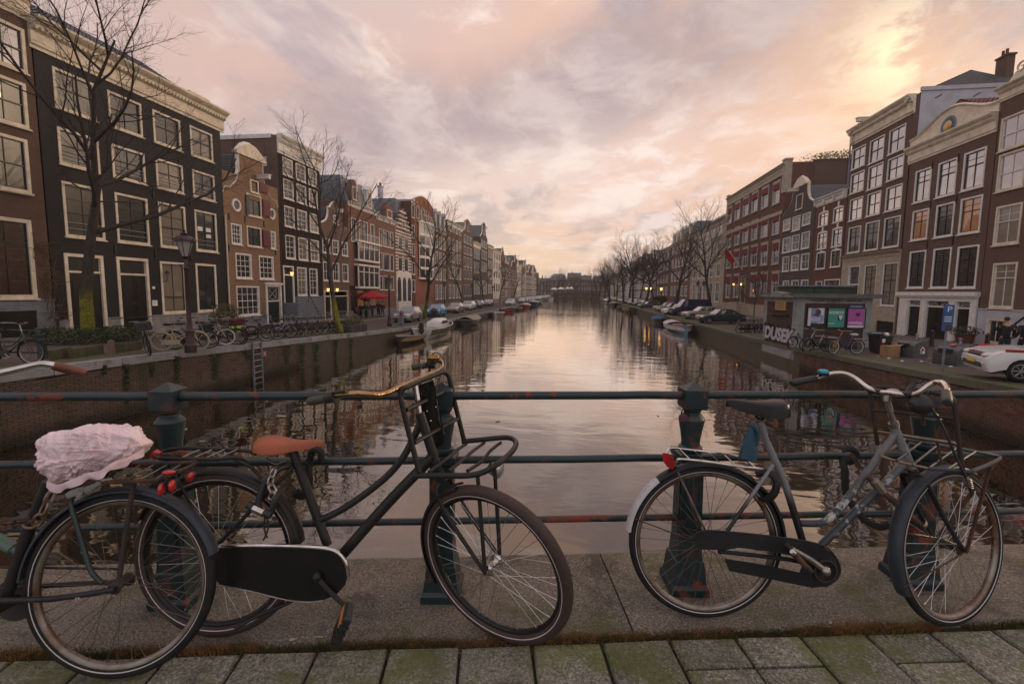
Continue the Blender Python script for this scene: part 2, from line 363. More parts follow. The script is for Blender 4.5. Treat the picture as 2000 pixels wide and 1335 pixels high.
M['walk']=brickmat('grey_paved_sidewalk',(0.165,0.145,0.13),(0.135,0.12,0.108),(0.05,0.045,0.04),bw=0.3,rh=0.3,flat=True,bump=0.3,dirt=(0.06,0.055,0.048),dirt_amt=0.5)
M['mossy']=mat('mossy_paving_strip',(0.075,0.066,0.050),(0.085,0.085,0.030),sc=1.6,rough=0.95,bump=0.4,bsc=30,c3=(0.10,0.095,0.03),sc3=0.8)
def strip(xa,xb,za,zb,zf,dz,s0,s1,m,name,label,step=2.0):
 mb=MB();n=int((s1-s0)/step);vs=[];fs=[]
 for i in range(n+1):
  s=s0+(s1-s0)*i/n;vs+=[(xa,s,zf(s)+dz+za),(xb,s,zf(s)+dz+zb)]
  if i:k=2*i;fs.append((k-2,k-1,k+1,k))
 mb.add(vs,fs);return tag(mb.build(name,m),label,kind='structure')
for side,xe,xf,zf in(('left',XL,TL,zL),('right',XR,TR,zR)):
 sg=-1 if side=='left' else 1
 a=xe+sg*0.45
 strip(*sorted((a,xe+sg*1.5)),0,0,zf,0.0,2,330,M['mossy'],'quay_edge_strip','mossy edge of the %s quay'%side)
 b0,b1=sorted((xe+sg*1.5,xf-sg*3.0));strip(b0,b1,0,0,zf,0.0,2,330,M['street'],'street','brick paved street on the %s quay'%side)
 b0,b1=sorted((xf-sg*3.0,xf+sg*14));strip(b0,b1,0,0,zf,0.10,2,330,M['walk'],'sidewalk','paved sidewalk in front of the houses on the %s quay'%side)
 mb=MB();vs=[];fs=[];xk=xf-sg*3.0
 kerb=MB()
 for i in range(80):
  s=4+i*2.0;kerb.box((min(xk,xk-sg*.14),s,zf(s+1)-.2),(max(xk,xk-sg*.14),s+1.985,zf(s+1)+.105))
 tag(kerb.build('kerb',M['plinth']),'grey stone kerb along the %s street'%side,kind='structure')
# quay walls
def wallbrick(name,c1,c2,c3,moss):
 m=bpy.data.materials.new(name);m.use_nodes=True;t=NT(m.node_tree)
 p=t.n('BsdfPrincipled');p.inputs['Roughness'].default_value=0.85;p.inputs['Specular IOR Level'].default_value=0.25
 o=t.n('OutputMaterial');t.t.links.new(p.outputs[0],o.inputs[0])
 g=t.n('NewGeometry').outputs['Position'];s=t.n('SeparateXYZ',i_0=g)
 row=t.math('FLOOR',t.math('DIVIDE',s.outputs[2],0.075));odd=t.math('MODULO',row,2.0)
 colm=t.math('FLOOR',t.math('ADD',t.math('DIVIDE',s.outputs[1],0.225),t.math('MULTIPLY',odd,0.5)))
 wn=t.n('TexWhiteNoise',noise_dimensions='2D',i_Vector=t.n('CombineXYZ',i_0=colm,i_1=row).outputs[0]).outputs[0]
 col=t.ramp(wn,[(0,c1),(0.5,c2),(0.8,c3),(1.0,tuple(x*0.6 for x in c1))])
 f=t.sstep(t.noise(g,0.8,6,0.65),0.42,0.62);col=t.mix(t.math('MULTIPLY',f,0.55),col,(0.085,0.068,0.052,1))
 fm=t.math('MULTIPLY',t.sstep(t.noise(t.mapping(g,scale=(1,1.4,0.4)),1.1,6,0.7),0.48,0.66),0.7)
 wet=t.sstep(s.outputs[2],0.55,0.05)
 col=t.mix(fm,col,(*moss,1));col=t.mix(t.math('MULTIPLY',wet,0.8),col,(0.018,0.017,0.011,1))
 t.put(p.inputs['Base Color'],col)
 b=t.n('Bump',i_Strength=0.4,i_Distance=0.01);t.put(b.inputs['Height'],t.noise(g,30,4,0.6));t.put(p.inputs['Normal'],b.outputs[0])
 return m
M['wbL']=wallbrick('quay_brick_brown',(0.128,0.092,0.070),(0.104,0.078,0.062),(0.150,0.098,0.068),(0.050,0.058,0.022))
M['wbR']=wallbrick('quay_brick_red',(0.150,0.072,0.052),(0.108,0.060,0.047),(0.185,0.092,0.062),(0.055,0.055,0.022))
M['mortar']=mat('wet_mortar',(0.05,0.042,0.034),(0.035,0.034,0.022),sc=1.2,rough=0.95)
M['quayfar']=brickmat('quay_masonry',(0.104,0.082,0.062),(0.084,0.068,0.052),(0.085,0.075,0.06),moss=(0.066,0.074,0.026),bump=0.3,dirt_amt=0.5)
M['coping']=mat('grey_coping_stone',(0.29,0.285,0.28),(0.21,0.205,0.195),sc=1.5,rough=0.85,bump=0.3,bsc=14,c3=(0.09,0.09,0.055),sc3=1.1,lim3=(0.55,0.68),rand=0.10)
M['coping_r']=mat('mossy_coping_stone',(0.105,0.098,0.078),(0.080,0.078,0.055),sc=1.5,rough=0.9,bump=0.3,bsc=14,c3=(0.075,0.085,0.025),sc3=0.9,lim3=(0.48,0.62),rand=0.10)
def quay(side,xe,zf,sb0,sb1,mw,label):
 sg=-1 if side=='left' else 1
 t=thing('quay_wall',label,'quay wall',(xe,0,0))
 core=MB();n=120;vs=[];fs=[]
 ss=[2+(330-2)*(i/n)**1.6 for i in range(n+1)]
 xin=xe+sg*0.028
 for i,s in enumerate(ss):
  vs+=[(xin,s,-1.2),(xin,s,zf(s)-0.24),(xe+sg*0.6,s,zf(s)-0.24)]
  if i:k=3*i;fs+=[(k-3,k,k+1,k-2),(k-2,k+1,k+2,k-1)]
 core.add(vs,fs);core.build('masonry',[M['mortar']],t,world=True)
 far=MB();vs=[];fs=[];k=0
 for i in range(70):
  s=sb1+(330-sb1)*(i/69)**1.5;vs+=[(xe,s,-1.2),(xe,s,zf(s)-.22),(xe+sg*.5,s,zf(s)-.22)]
  if i:k=3*i;fs+=[(k-3,k,k+1,k-2),(k-2,k+1,k+2,k-1)]
 far.add(vs,fs);far.build('far_masonry',M['quayfar'],t,world=True)
 def bvs(c,s0_,r,jit):
  x0=xe-sg*jit;z0=r*0.075;x1=xe+sg*0.05
  return(x0,s0_,z0),(x1,s0_+0.213,z0+0.064)
 proto=None;allb=[];joined=MB()
 for r in range(-3,30):
  for c in range(int(sb0/0.225),int(sb1/0.225)+1):
   y0=(c-(0.5 if r%2 else 0))*0.225
   if(r+1)*0.075>zf(y0)-0.235:continue
   allb.append((abs(y0-sb0-1.5)+(0 if r>2 else 6),y0,r))
 allb.sort()
 for k,(_,y0,r)in enumerate(allb):
  j=random.uniform(-.004,.006);xa,xb=sorted((xe-sg*j,xe+sg*.05))
  if k<290:
   if proto is None:
    q=MB();q.box((-0.03,0,0),(0.03,0.213,0.064));proto=q.build('brick',mw,t);o=proto
   else:o=inst(proto,'brick',t)
   o.location=(sg*0.028-sg*j,y0,r*0.075)
  else:joined.box((xa,y0,r*.075),(xb,y0+.213,r*.075+.064))
 tag(joined.build('brickwork',mw,t,world=True),kind='stuff')
 s=4.0;k=0;rest=MB();mc=M['coping']if side=='left' else M['coping_r']
 while s<300:
  L=random.uniform(1.7,2.3)if s<60 else 6.0
  za,zb=zf(s),zf(s+L);x0,x1=sorted((xe-sg*0.05,xe+sg*0.45));e=0.012
  vs=[(x0,s+e,za-.235),(x1,s+e,za-.235),(x1,s+L-e,zb-.235),(x0,s+L-e,zb-.235),(x0,s+e,za-.012),(x1,s+e,za+.005),(x1,s+L-e,zb+.005),(x0,s+L-e,zb-.012)]
  vs2=[(v[0],v[1],v[2])for v in vs];fc=[(0,3,2,1),(4,5,6,7),(0,1,5,4),(1,2,6,5),(2,3,7,6),(3,0,4,7)]
  if s<60:q=MB();q.add(vs2,fc);q.build('coping_stone',mc,t,world=True)
  else:rest.add(vs2,fc)
  s+=L
 tag(rest.build('far_coping',mc,t,world=True),kind='stuff')
 return t
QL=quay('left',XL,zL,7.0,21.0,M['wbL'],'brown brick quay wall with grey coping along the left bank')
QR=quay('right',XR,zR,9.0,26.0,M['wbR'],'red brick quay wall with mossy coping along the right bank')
# windows and houses
_wc={}
def win_mesh(w,h,st):
 key=(round(w,2),round(h,2),st['case'],st['bar'],st['nx'],str(st['ny']),st.get('cw',.09),st.get('sill',1),st.get('split',0.5),st.get('arch',0),st.get('bw',.028))
 if key in _wc:return _wc[key],None
 cw=st.get('cw',.09);mb=MB();pr=st.get('proud',.035);ar=st.get('arch',0)*w
 mb.m=0
 mb.box((0,-pr,0),(cw,.12,h));mb.box((w-cw,-pr,0),(w,.12,h));mb.box((cw,-pr,0),(w-cw,.12,cw))
 if ar:mb.prism([(cw,h-cw),(w-cw,h-cw),(w-cw,h-.001)]+[(w*(1-i/8),h+ar*sin(pi*i/8))for i in range(9)]+[(cw,h-.001)],-pr+.002,.118)
 else:mb.box((cw,-pr,h-cw),(w-cw,.12,h))
 if st.get('sill',1):mb.box((-.05,-pr-.07,-.07),(w+.05,.02,.0))
 mb.m=1;b=.04;y0,y1=.035,.10;bw=st.get('bw',.028)
 a0,a1,c0,c1=cw,w-cw,cw,h-cw
 mb.box((a0,y0,c0),(a0+b,y1,c1));mb.box((a1-b,y0,c0),(a1,y1,c1));mb.box((a0+b,y0,c0),(a1-b,y1,c0+b));mb.box((a0+b,y0,c1-b),(a1-b,y1,c1))
 zsp=st.get('split',0.5);panes=[]
 zs=[c0+b]+([c0+(c1-c0)*zsp]if zsp else[])+[c1-b]
 if zsp:mb.box((a0+b,y0-.02,zs[1]-.025),(a1-b,y1-.012,zs[1]+.025))
 nx=st['nx'];nys=st['ny']if hasattr(st['ny'],'__len__')else[st['ny']]*(len(zs)-1)
 xs=[a0+b+(a1-a0-2*b)*i/nx for i in range(nx+1)]
 for k in range(len(zs)-1):
  za,zb=zs[k],zs[k+1];ny=nys[k]
  for i in range(1,nx):mb.box((xs[i]-bw/2,y0+.012,za),(xs[i]+bw/2,y1-.014,zb))
  zz=[za+(zb-za)*i/ny for i in range(ny+1)]
  for i in range(1,ny):mb.box((a0+b,y0+.014,zz[i]-bw/2),(a1-b,y1-.016,zz[i]+bw/2))
  for i in range(nx):
   for j in range(ny):panes.append((xs[i],xs[i+1],zz[j],zz[j+1]))
 _wc[key]=(mb,panes,{});return _wc[key],None
_pm={}
def pane_mesh(w,h,m):
 k=(round(w,2),round(h,2),m.name)
 if k not in _pm:
  me=bpy.data.meshes.new('pane');me.from_pydata([(-w/2,0,-h/2),(w/2,0,-h/2),(w/2,0,h/2),(-w/2,0,h/2)],[],[(0,1,2,3)]);me.materials.append(m);_pm[k]=me
 return _pm[k]
def window(root,x0,x1,z0,z1,st,near=True,y=0.0,glass=None):
 (mb,panes,store),_=win_mesh(x1-x0,z1-z0,st)
 if 'me' not in store:
  o=mb.build('window',[M[st['case']],M[st['bar']]],root);store['me']=o.data
 else:
  o=bpy.data.objects.new('window',store['me']);COL.objects.link(o);o.parent=root;WM[o.name]=WM[root.name]
 o.location=(x0,y,z0)
 gl=glass or random.choice(st.get('glass',['glass','glass','glass','glass2','glass2','glass_cur']))
 if near:pl=panes
 else:pl=[(min(p[0]for p in panes),max(p[1]for p in panes),min(p[2]for p in panes),max(p[3]for p in panes))]
 ta,tb=random.gauss(0,.006),random.gauss(0,.006)
 for(a,b,c,d)in pl:
  p=bpy.data.objects.new('pane',pane_mesh(b-a,d-c,M[gl]));COL.objects.link(p);p.parent=o
  p.location=((a+b)/2,.078,(c+d)/2);p.rotation_euler=(ta+random.gauss(0,.004),0,tb+random.gauss(0,.004))
 return o
def facade(root,w,h,holes,m,z0=-.6,rd=.13,name='wall',depth=10.0,sides=True):
 xs=sorted({0,w}|{a for q in holes for a in q[:2]});zs=sorted({z0,h}|{a for q in holes for a in q[2:4]})
 mb=MB();idx={}
 def V(x,z):
  k=(round(x,4),round(z,4))
  if k not in idx:idx[k]=len(mb.v);mb.v.append((x,0,z))
  return idx[k]
 for i in range(len(xs)-1):
  for j in range(len(zs)-1):
   cx,cz=(xs[i]+xs[i+1])/2,(zs[j]+zs[j+1])/2
   if any(q[0]<cx<q[1]and q[2]<cz<q[3]for q in holes):continue
   mb.f.append((V(xs[i],zs[j]),V(xs[i+1],zs[j]),V(xs[i+1],zs[j+1]),V(xs[i],zs[j+1])));mb.mi.append(0)
 for(a,b,c,d)in[q[:4]for q in holes]:
  mb.add([(a,0,c),(b,0,c),(b,0,d),(a,0,d),(a,rd,c),(b,rd,c),(b,rd,d),(a,rd,d)],[(0,4,7,3),(1,2,6,5),(3,7,6,2),(0,1,5,4),(4,5,6,7)])
 if sides:
  mb.add([(0,0,z0),(w,0,z0),(w,depth,z0),(0,depth,z0),(0,0,h),(w,0,h),(w,depth,h),(0,depth,h)],[(0,4,7,3),(1,2,6,5),(2,3,7,6),(4,5,6,7)])
 return mb.build(name,m,root)
CORN=[(0,0),(.06,.0),(.06,.10),(.12,.14),(.12,.55),(.20,.60),(.28,.68),(.30,.76),(.42,.84),(.50,.92),(.50,1.0),(0,1.0)]
def cornice(root,x0,x1,z0,h,m,out=1.0,dent=0,ends=True,name='cornice',y=0.0):
 mb=MB();prof=[(-o*out,z0+z*h)for o,z in CORN]
 mb.loft([[(x0,y+a+.004,b)for a,b in prof],[(x1,y+a+.004,b)for a,b in prof]])
 if dent:
  n=int((x1-x0)/.22)
  for i in range(n):
   xa=x0+(x1-x0)*(i+.25)/n;mb.box((xa,y-.30*out,z0+.60*h),(xa+.11,y-.1,z0+.70*h))
 if dent==2:
  n=max(2,int((x1-x0)/1.6))
  for i in range(n+1):
   xa=x0+.05+(x1-x0-.25)*i/n;mb.box((xa,y-.34*out,z0+.2*h),(xa+.16,y-.09*out,z0+.66*h))
 o=mb.build(name,m,root);return o
def wavy(mb,p0,p1,p2,p3,nu,nv):
 p0,p1,p2,p3=map(Vector,(p0,p1,p2,p3));nrm=(p1-p0).cross(p3-p0).normalized();vs=[];fs=[]
 NU=nu*3
 for j in range(nv):
  for e in(0,1):
   for i in range(NU+1):
    a=i/NU;b=(j+e*.999)/nv
    q=(p0*(1-a)+p1*a)*(1-b)+(p3*(1-a)+p2*a)*b+nrm*(.035*cos(2*pi*i/3.0)+.035*(1-e));vs.append(q)
 for r in range(2*nv-1):
  for i in range(NU):k=r*(NU+1)+i;fs.append((k,k+1,k+NU+2,k+NU+1))
 mb.add(vs,fs)
def pitched(root,w,z,rise,depth,m,along='y',over=.0,y0=.35,tiles=True,hip=0.0):
 mb=MB()
 if along=='y':
  nu,nv=int(depth/.25),int(sqrt((w/2)**2+rise**2)/.33)+1
  wavy(mb,(0,depth,z),(0,y0,z),(w/2,y0,z+rise),(w/2,depth,z+rise),nu,nv)if tiles else mb.quad((0,depth,z),(0,y0,z),(w/2,y0,z+rise),(w/2,depth,z+rise))
  wavy(mb,(w,y0,z),(w,depth,z),(w/2,depth,z+rise),(w/2,y0,z+rise),nu,nv)if tiles else mb.quad((w,y0,z),(w,depth,z),(w/2,depth,z+rise),(w/2,y0,z+rise))
  mb.add([(0,y0,z),(w,y0,z),(w/2,y0,z+rise)],[(0,1,2)])
 else:
  h=depth/2;nu,nv=int(w/.25),int(sqrt(h*h+rise**2)/.33)+1
  if tiles:wavy(mb,(0,y0,z),(w,y0,z),(w-hip,h,z+rise),(hip,h,z+rise),nu,nv)
  else:mb.quad((0,y0,z),(w,y0,z),(w-hip,h,z+rise),(hip,h,z+rise))
  mb.quad((w,depth,z),(0,depth,z),(hip,h,z+rise),(w-hip,h,z+rise))
  mb.add([(0,y0,z),(hip,h,z+rise),(0,depth,z),(w,y0,z),(w-hip,h,z+rise),(w,depth,z)],[(0,1,2),(3,5,4)])
 o=mb.build('roof',m,root,smooth=tiles,sharp=1.2);return o
def chimney(root,x,y,z,h,m,w=.7):
 mb=MB();mb.box((x,y,z),(x+w,y+.5,z+h));mb.box((x-.06,y-.06,z+h),(x+w+.06,y+.56,z+h+.12));o=mb.build('chimney',m,root)
 q=MB()
 for k in range(2):q.lathe([(.10,z+h+.12),(.08,z+h+.55),(.10,z+h+.56)],8,Matrix.Translation((x+.2+k*.32,y+.25,0)))
 q.build('chimney_pot',M['tile_red'],o);return o
def door(root,x0,x1,z0,z1,m='door',case='white',transom=.22,cw=.12,y=0.0,double=False,lattice=False,proud=.05):
 w,h=x1-x0,z1-z0;mb=MB()
 mb.box((0,-proud,0),(cw,.12,h));mb.box((w-cw,-proud,0),(w,.12,h));mb.box((cw,-proud,h-cw),(w-cw,.12,h))
 zt=h*(1-transom);mb.box((cw,-.01,zt-.05),(w-cw,.12,zt+.05))
 o=mb.build('door_frame',M[case],root);o.location=(x0,y,z0)
 d=MB();n=2 if double else 1;lw=(w-2*cw)/n
 for k in range(n):
  a=cw+lw*k;b=a+lw;d.box((a+.008,.06,.02),(b-.008,.11,zt-.05))
  for(c0,c1)in((.12,.42),(.47,.93)):
   ht=zt-.07;d.box((a+lw*.14,.045,.02+ht*c0),(b-lw*.14,.06,.02+ht*c1));d.box((a+lw*.24,.030,.02+ht*(c0+.03)),(b-lw*.24,.0445,.02+ht*(c1-.03)))
 d.build('door',M[m],o)
 k=MB();k.ball((cw+lw*(.88 if n==1 else.95),.02,zt*.45),.035,8,5);k.build('handle',mat_brass,o)
 if lattice:
  q=MB();zc=(zt+.05+h-cw)/2;hh=(h-cw-zt-.05)/2-.03
  for k2 in range(n):
   xc=cw+lw*(k2+.5);ww=lw*.42
   q.tube([(xc-ww,.06,zc-hh),(xc+ww,.06,zc+hh)],.014,4);q.tube([(xc-ww,.06,zc+hh),(xc+ww,.06,zc-hh)],.014,4)
   q.tube([(xc+ww*.7*cos(2*pi*i/16),.055,zc+hh*.9*sin(2*pi*i/16))for i in range(16)],.012,4,closed=True)
  q.build('lattice',M[case],o)
 p=MB();p.quad((cw,.10,zt+.05),(w-cw,.10,zt+.05),(w-cw,.10,h-cw),(cw,.10,h-cw));p.build('pane',M['glass2'],o)
 return o
mat_brass=mat('brass',(0.45,0.28,0.10),(0.30,0.18,0.07),sc=8,rough=0.3,metal=1.0)
def anchors(root,pts):
 mb=MB()
 for x,z in pts:mb.box((x-.03,-.05,z-.25),(x+.03,-.003,z+.25));mb.box((x-.06,-.045,z-.04),(x+.06,-.006,z+.04))
 mb.build('wall_anchor',M['iron'],root)
def hoist(root,x,z,m,L=1.2):
 mb=MB();mb.box((x-.13,-L,z),(x+.13,.1,z+.26));mb.box((x-.17,-L-.05,z+.262),(x+.17,.1,z+.33));q=mb.build('hoist_beam',m,root)
 k=MB();k.tube([(x,-L+.15,z),(x,-L+.15,z-.18),(x+.05,-L+.15,z-.24),(x-.04,-L+.15,z-.27)],.015,5);k.build('hook',M['iron'],q)
class House:
 def __init__(s,side,ul,ur,vr,vr2=None,label='',depth=10.0,name='canal_house',dx=0.0,s01=None):
  s.side=side;s.xp=(TL if side=='L' else TR)+dx;s.depth=depth
  if s01:sa,sb=s01
  else:sa,sb=onx(ul,vr,s.xp).y,onx(ur,vr2 or vr,s.xp).y
  s.s0,s.s1=min(sa,sb),max(sa,sb);s.w=s.s1-s.s0
  s.zb=(zL if side=='L' else zR)((s.s0+s.s1)/2)+.10
  s.root=thing(name,label,'house',(s.xp,s.s0 if side=='L' else s.s1,s.zb),pi/2 if side=='L' else-pi/2)
  s.holes=[];s.wins=[];s.doors=[]
 def X(s,u,v):y=onx(u,v,s.xp).y;return(y-s.s0)if s.side=='L' else(s.s1-y)
 def Z(s,u,v):return onx(u,v,s.xp).z-s.zb
 def box(s,ul,ur,vt,vb):
  vm=(vt+vb)/2;uc=(ul+ur)/2;x0,x1=s.X(ul,vm),s.X(ur,vm);x0,x1=max(min(x0,x1),.03),min(max(x0,x1),s.w-.03)
  return x0,x1,s.Z(uc,vb),s.Z(uc,vt)
 def win(s,ul,ur,vt,vb,st,near=True,glass=None,hole=True):
  b=s.box(ul,ur,vt,vb);s.wins.append((b,st,near,glass));s.holes.append(b);return b
 def winb(s,b,st,near=True,glass=None):s.wins.append((b,st,near,glass));s.holes.append(b)
 def grid(s,cols,vm,rows,k,st,near=True,skip=()):
  uc=(cols[k][0]+cols[k][1])/2;xs=[tuple(sorted((s.X(a,vm),s.X(b,vm))))for a,b in cols]
  for j,(vt,vb)in enumerate(rows):
   z1,z0=s.Z(uc,vt),s.Z(uc,vb)
   for i,(a,b)in enumerate(xs):
    if(j,i)in skip:continue
    a_,b_=max(a,.04),min(b,s.w-.04);sj=st[j]if isinstance(st,list)else st;s.winb((a_,b_,z0,z1),sj,near)
 def wall(s,h,m,**kw):
  s.h=h;s.wallobj=facade(s.root,s.w,h,s.holes,m,depth=s.depth,**kw)
  for b,st,near,gl in s.wins:window(s.root,*b,st,near=near,glass=gl)
 def plinth(s,h,m,out=.05,name='plinth',gaps=()):
  x=0.0
  for a,b in sorted(gaps)+[(s.w,s.w)]:
   if a>x:mb=MB();mb.box((x,-out,-.6),(a,.0-.001,h));mb.box((x,-out-.04,h),(a,-.001,h+.08));mb.build(name,m,s.root)
   x=b
def gable(root,pts,z0,m,trim,w=.32,tw=.11,y0=0.0,name='gable',trimname='gable_trim',window_=None):
 mb=MB();mb.prism([(x,z0+z)for x,z in pts],y0-.002,y0+w);g=mb.build(name,m,root)
 if trim is not None:
  q=MB();ol=[(x,y0-.03,z0+z)for x,z in pts[1:-1]]if False else[(x,y0+w*.42,z0+z+.02)for x,z in pts]
  q.tube(ol,tw*1.6,4,cap=True);q.build(trimname,trim,g)
 return g
def g_bell(w,h):
 L=[(0,0),(.02*w,.10*h),(.10*w,.14*h),(.20*w,.25*h),(.255*w,.42*h),(.275*w,.60*h),(.27*w,.74*h),(.34*w,.76*h),(.38*w,.86*h),(.44*w,.95*h),(.5*w,h)]
 return L+[(w-x,z)for x,z in reversed(L[:-1])]
def g_neck(w,h):
 L=[(0,0),(.03*w,.10*h),(.12*w,.12*h),(.22*w,.26*h),(.28*w,.46*h),(.285*w,.78*h),(.26*w,.80*h),(.34*w,.92*h),(.42*w,.98*h),(.5*w,h)]
 return L+[(w-x,z)for x,z in reversed(L[:-1])]
def g_step(w,h,n=5):
 L=[]
 for k in range(n):x=.40*w*k/(n-1);L+=[(x,h*.86*k/n),(x,h*.86*(k+1)/n)]
 L+=[(.44*w,h*.86),(.44*w,h),(.5*w,h)]
 return L+[(w-x,z)for x,z in reversed(L[:-1])]
def g_tri(w,h):
 L=[(0,0),(.04*w,.06*h),(.36*w,.70*h),(.36*w,.84*h),(.42*w,.86*h),(.5*w,h)]
 return L+[(w-x,z)for x,z in reversed(L[:-1])]
def g_arch(w,h):return[(0,0)]+[(w*(i/14),h*(.35+.65*sin(pi*i/14)))for i in range(15)]+[(w,0)]
ST=lambda case='white',bar='white',nx=2,ny=2,**k:dict(case=case,bar=bar,nx=nx,ny=ny,**k)
# left row, near to far
def rails(root,b,n=3,m='white',top=.42):
 mb=MB();x0,x1,z0,z1=b
 for k in range(n):z=z0+.12+(z1-z0)*top*(k+1)/(n+.4);mb.tube([(x0+.05,-.02,z),(x1-.05,-.02,z)],.014,4)
 mb.build('window_rail',M[m],root)
h=House('L',-170,83,350,350,label='dark brown brick house at the far left edge over a blue grey plinth',depth=11)
s0=ST('cream','sash',2,1,cw=.13,split=.5)
for(vt,vb,ur,ul)in((38,126,48,-42),(148,238,51.5,-40),(262,370,56,-36)):
 b=h.win(ul,ur,vt,vb,s0,glass='glass_hi' if vt<100 else None)
hb=h.win(-40,66,424,583,ST('cream','sash',2,1,cw=.16,split=.72),glass='glass_brown')
cel=h.box(-60,73,608,672);h.holes.append(cel)
hh=h.Z(78,52)+1.2;h.wall(hh,B['brown0'])
h.plinth(h.Z(60,588),M['plinth_blue'],gaps=[(cel[0],cel[1])],out=.06)
d=MB();d.box((cel[0]+.01,.02,-.5),(cel[1]-.01,.09,cel[3]-.01));d.box((cel[0]+.05,-.01,0),((cel[0]+cel[1])/2-.02,.019,cel[3]-.1));d.build('cellar_door',M['doorblack'],h.root)
d=MB();d.box((cel[0]-.05,-.055,cel[3]),(cel[1]+.05,-.002,h.Z(60,588)));d.build('plinth_head',M['plinth_blue'],h.root)
cornice(h.root,0,h.w,hh-1.25,1.25,M['cream'],1.0)
for vt,vb in((148,238),(262,370)):
 bx=h.box(-40,52,vt,vb);q=MB();q.box((bx[0]-.1,-.10,bx[2]-.10),(bx[1]+.1,-.003,bx[2]-.075));q.build('sill',M['lead'],h.root)
pitched(h.root,h.w,hh,2.5,10,M['tile_dark'],'x',y0=.2)
h=House('L',86,438,350,430,label='wide black painted house with cream window frames and deep cream cornice',depth=11)
SB=ST('cream','sash',2,1,cw=.115,split=.55)
SBt=ST('cream','sash',2,[1,2],cw=.115,split=.45)
cols=[(127,204),(228,290.6),(311.5,363),(381,423)]
rowA,rowB,rowC=(258,313),(339,390),(413.5,491)
h.grid(cols,450,[rowA,rowB,rowC],3,[SB,SB,SBt])
h.win(314.6,363.4,511.8,611,ST('cream','sash',2,1,cw=.13,split=.30),glass='glass_cur');h.win(383.5,423,515.5,608,ST('cream','sash',2,1,cw=.13,split=.30))
for(a,b,vt,vb)in((129.4,205,497,640),(230.7,292,503.6,638)):
 q=h.box(a,b,vt,vb);q=(q[0],q[1],max(q[2],.25),q[3]);h.doors.append(q);h.holes.append(q)
hh=h.Z(440,224);zc0=h.Z(437,261)
h.wall(hh-.02,B['black'])
for q in h.doors:door(h.root,*q,m='doorblack',case='cream',transom=.24,cw=.15,double=True)
for r in(rowB,rowC):
 for c in cols:
  uc=402;xa,xb=sorted((h.X(c[0],450),h.X(c[1],450)));rails(h.root,(xa,xb,h.Z(uc,r[1]),h.Z(uc,r[0])),3 if r==rowB else 2,'trimgrey',.36 if r==rowB else.26)
pz=h.Z(400,612)
h.plinth(pz,M['plinth'],gaps=[(q[0],q[1])for q in h.doors])
cornice(h.root,-.15,h.w+.25,zc0,hh-zc0,M['cream'],1.25,dent=1)
zr=onx(300,127,TL-4).z-h.zb
pitched(h.root,h.w,hh-.1,zr-hh+.1,9,M['tile_dark'],'x',y0=.15,hip=1.4)
mbk=MB()
for k in range(4):
 x=h.w*(.27+.17*k);sl=(zr-hh)/4.35;ya,yb=.7,1.5
 mbk=MB();mbk.add([(x,ya,hh+.09+(ya-.15)*sl),(x+.8,ya,hh+.09+(ya-.15)*sl),(x+.8,yb,hh+.09+(yb-.15)*sl),(x,yb,hh+.09+(yb-.15)*sl)],[(0,1,2,3)]);mbk.build('skylight',M['glass_hi'],h.root)
q=MB();q.box((h.w-2.0,.3,hh),(h.w-.6,1.2,hh+.42));q.box((h.w-2.1,.2,hh+.42),(h.w-.5,1.3,hh+.52));q.build('roof_box',M['cream'],h.root)
anchors(h.root,[(h.X(300,400),h.Z(402,402)),(h.X(372,400),h.Z(402,402)),(h.X(225,500),h.Z(402,503)),(h.X(303,500),h.Z(402,503)),(h.X(372,500),h.Z(402,503))])
q=MB();q.box((h.X(296,580),-.03,h.Z(300,597)),(h.X(306,580),-.004,h.Z(300,586)));q.build('name_plate',M['white'],h.root)
q=MB();q.box((h.X(296.5,561),-.03,h.Z(300,564)),(h.X(302,561),-.004,h.Z(300,559)));q.build('number_plate',M['white'],h.root)
q=MB()
for k,(zz,xx,uu)in enumerate(((.0,.0,0),(.0,.0,1),(.0,.0,2))):
 pass
cw_=h.win_c=h.box(383.5,423,413.5,491)
for(fx,fz)in((.22,.55),(.62,.55),(.62,.40)):
 w_=cw_[1]-cw_[0];h_=cw_[3]-cw_[2];q=MB();q.box((cw_[0]+w_*fx-.2,.055,cw_[2]+h_*fz-.13),(cw_[0]+w_*fx+.2,.062,cw_[2]+h_*fz+.13));q.build('paper_notice',M['white'],h.root)
q=MB();q.tube([(h.w+.02,-.08,.3),(h.w+.02,-.08,h.Z(439,420))],.05,6);q.build('downpipe',M['cream'],h.root)
def walllamp(root,x,z,lit=True):
 mb=MB();mb.tube(smooth_path([(x,0,z-.25),(x,-.2,z-.30),(x,-.32,z-.12)],3),.02,5);mb.lathe([(.05,0),(.12,.30),(.15,.32),(.05,.42),(.0,.50)],6,Matrix.Translation((x,-.32,z-.1)));o=mb.build('wall_lamp',M['iron'],root)
 q=MB();q.lathe([(.055,.02),(.115,.285)],8,Matrix.Translation((x,-.32,z-.095)));q.lathe([(.06,.0),(.125,.29)],6,Matrix.Translation((x,-.32,z-.096)));q.build('lamp_glass',M['lamp']if lit else M['glass_cur'],o)
walllamp(h.root,h.X(318,545),h.Z(318,540),False)
HB1=h
h=House('L',439,546,450,480,label='tan brick gable house with oxblood shutters and two oval windows',depth=9)
W12=ST('white','white',3,2,cw=.10,split=.5,bw=.03);W4=ST('white','white',2,2,cw=.08,split=None)
SH2=ST('cream','sash',2,1,cw=.10,split=None)
h.win(487,503,352,377,ST('cream','sash',1,1,cw=.10,split=None));h.win(482,510,380,423,SH2);h.win(482,510,443,482,ST('cream','sash',2,2,cw=.10,split=None))
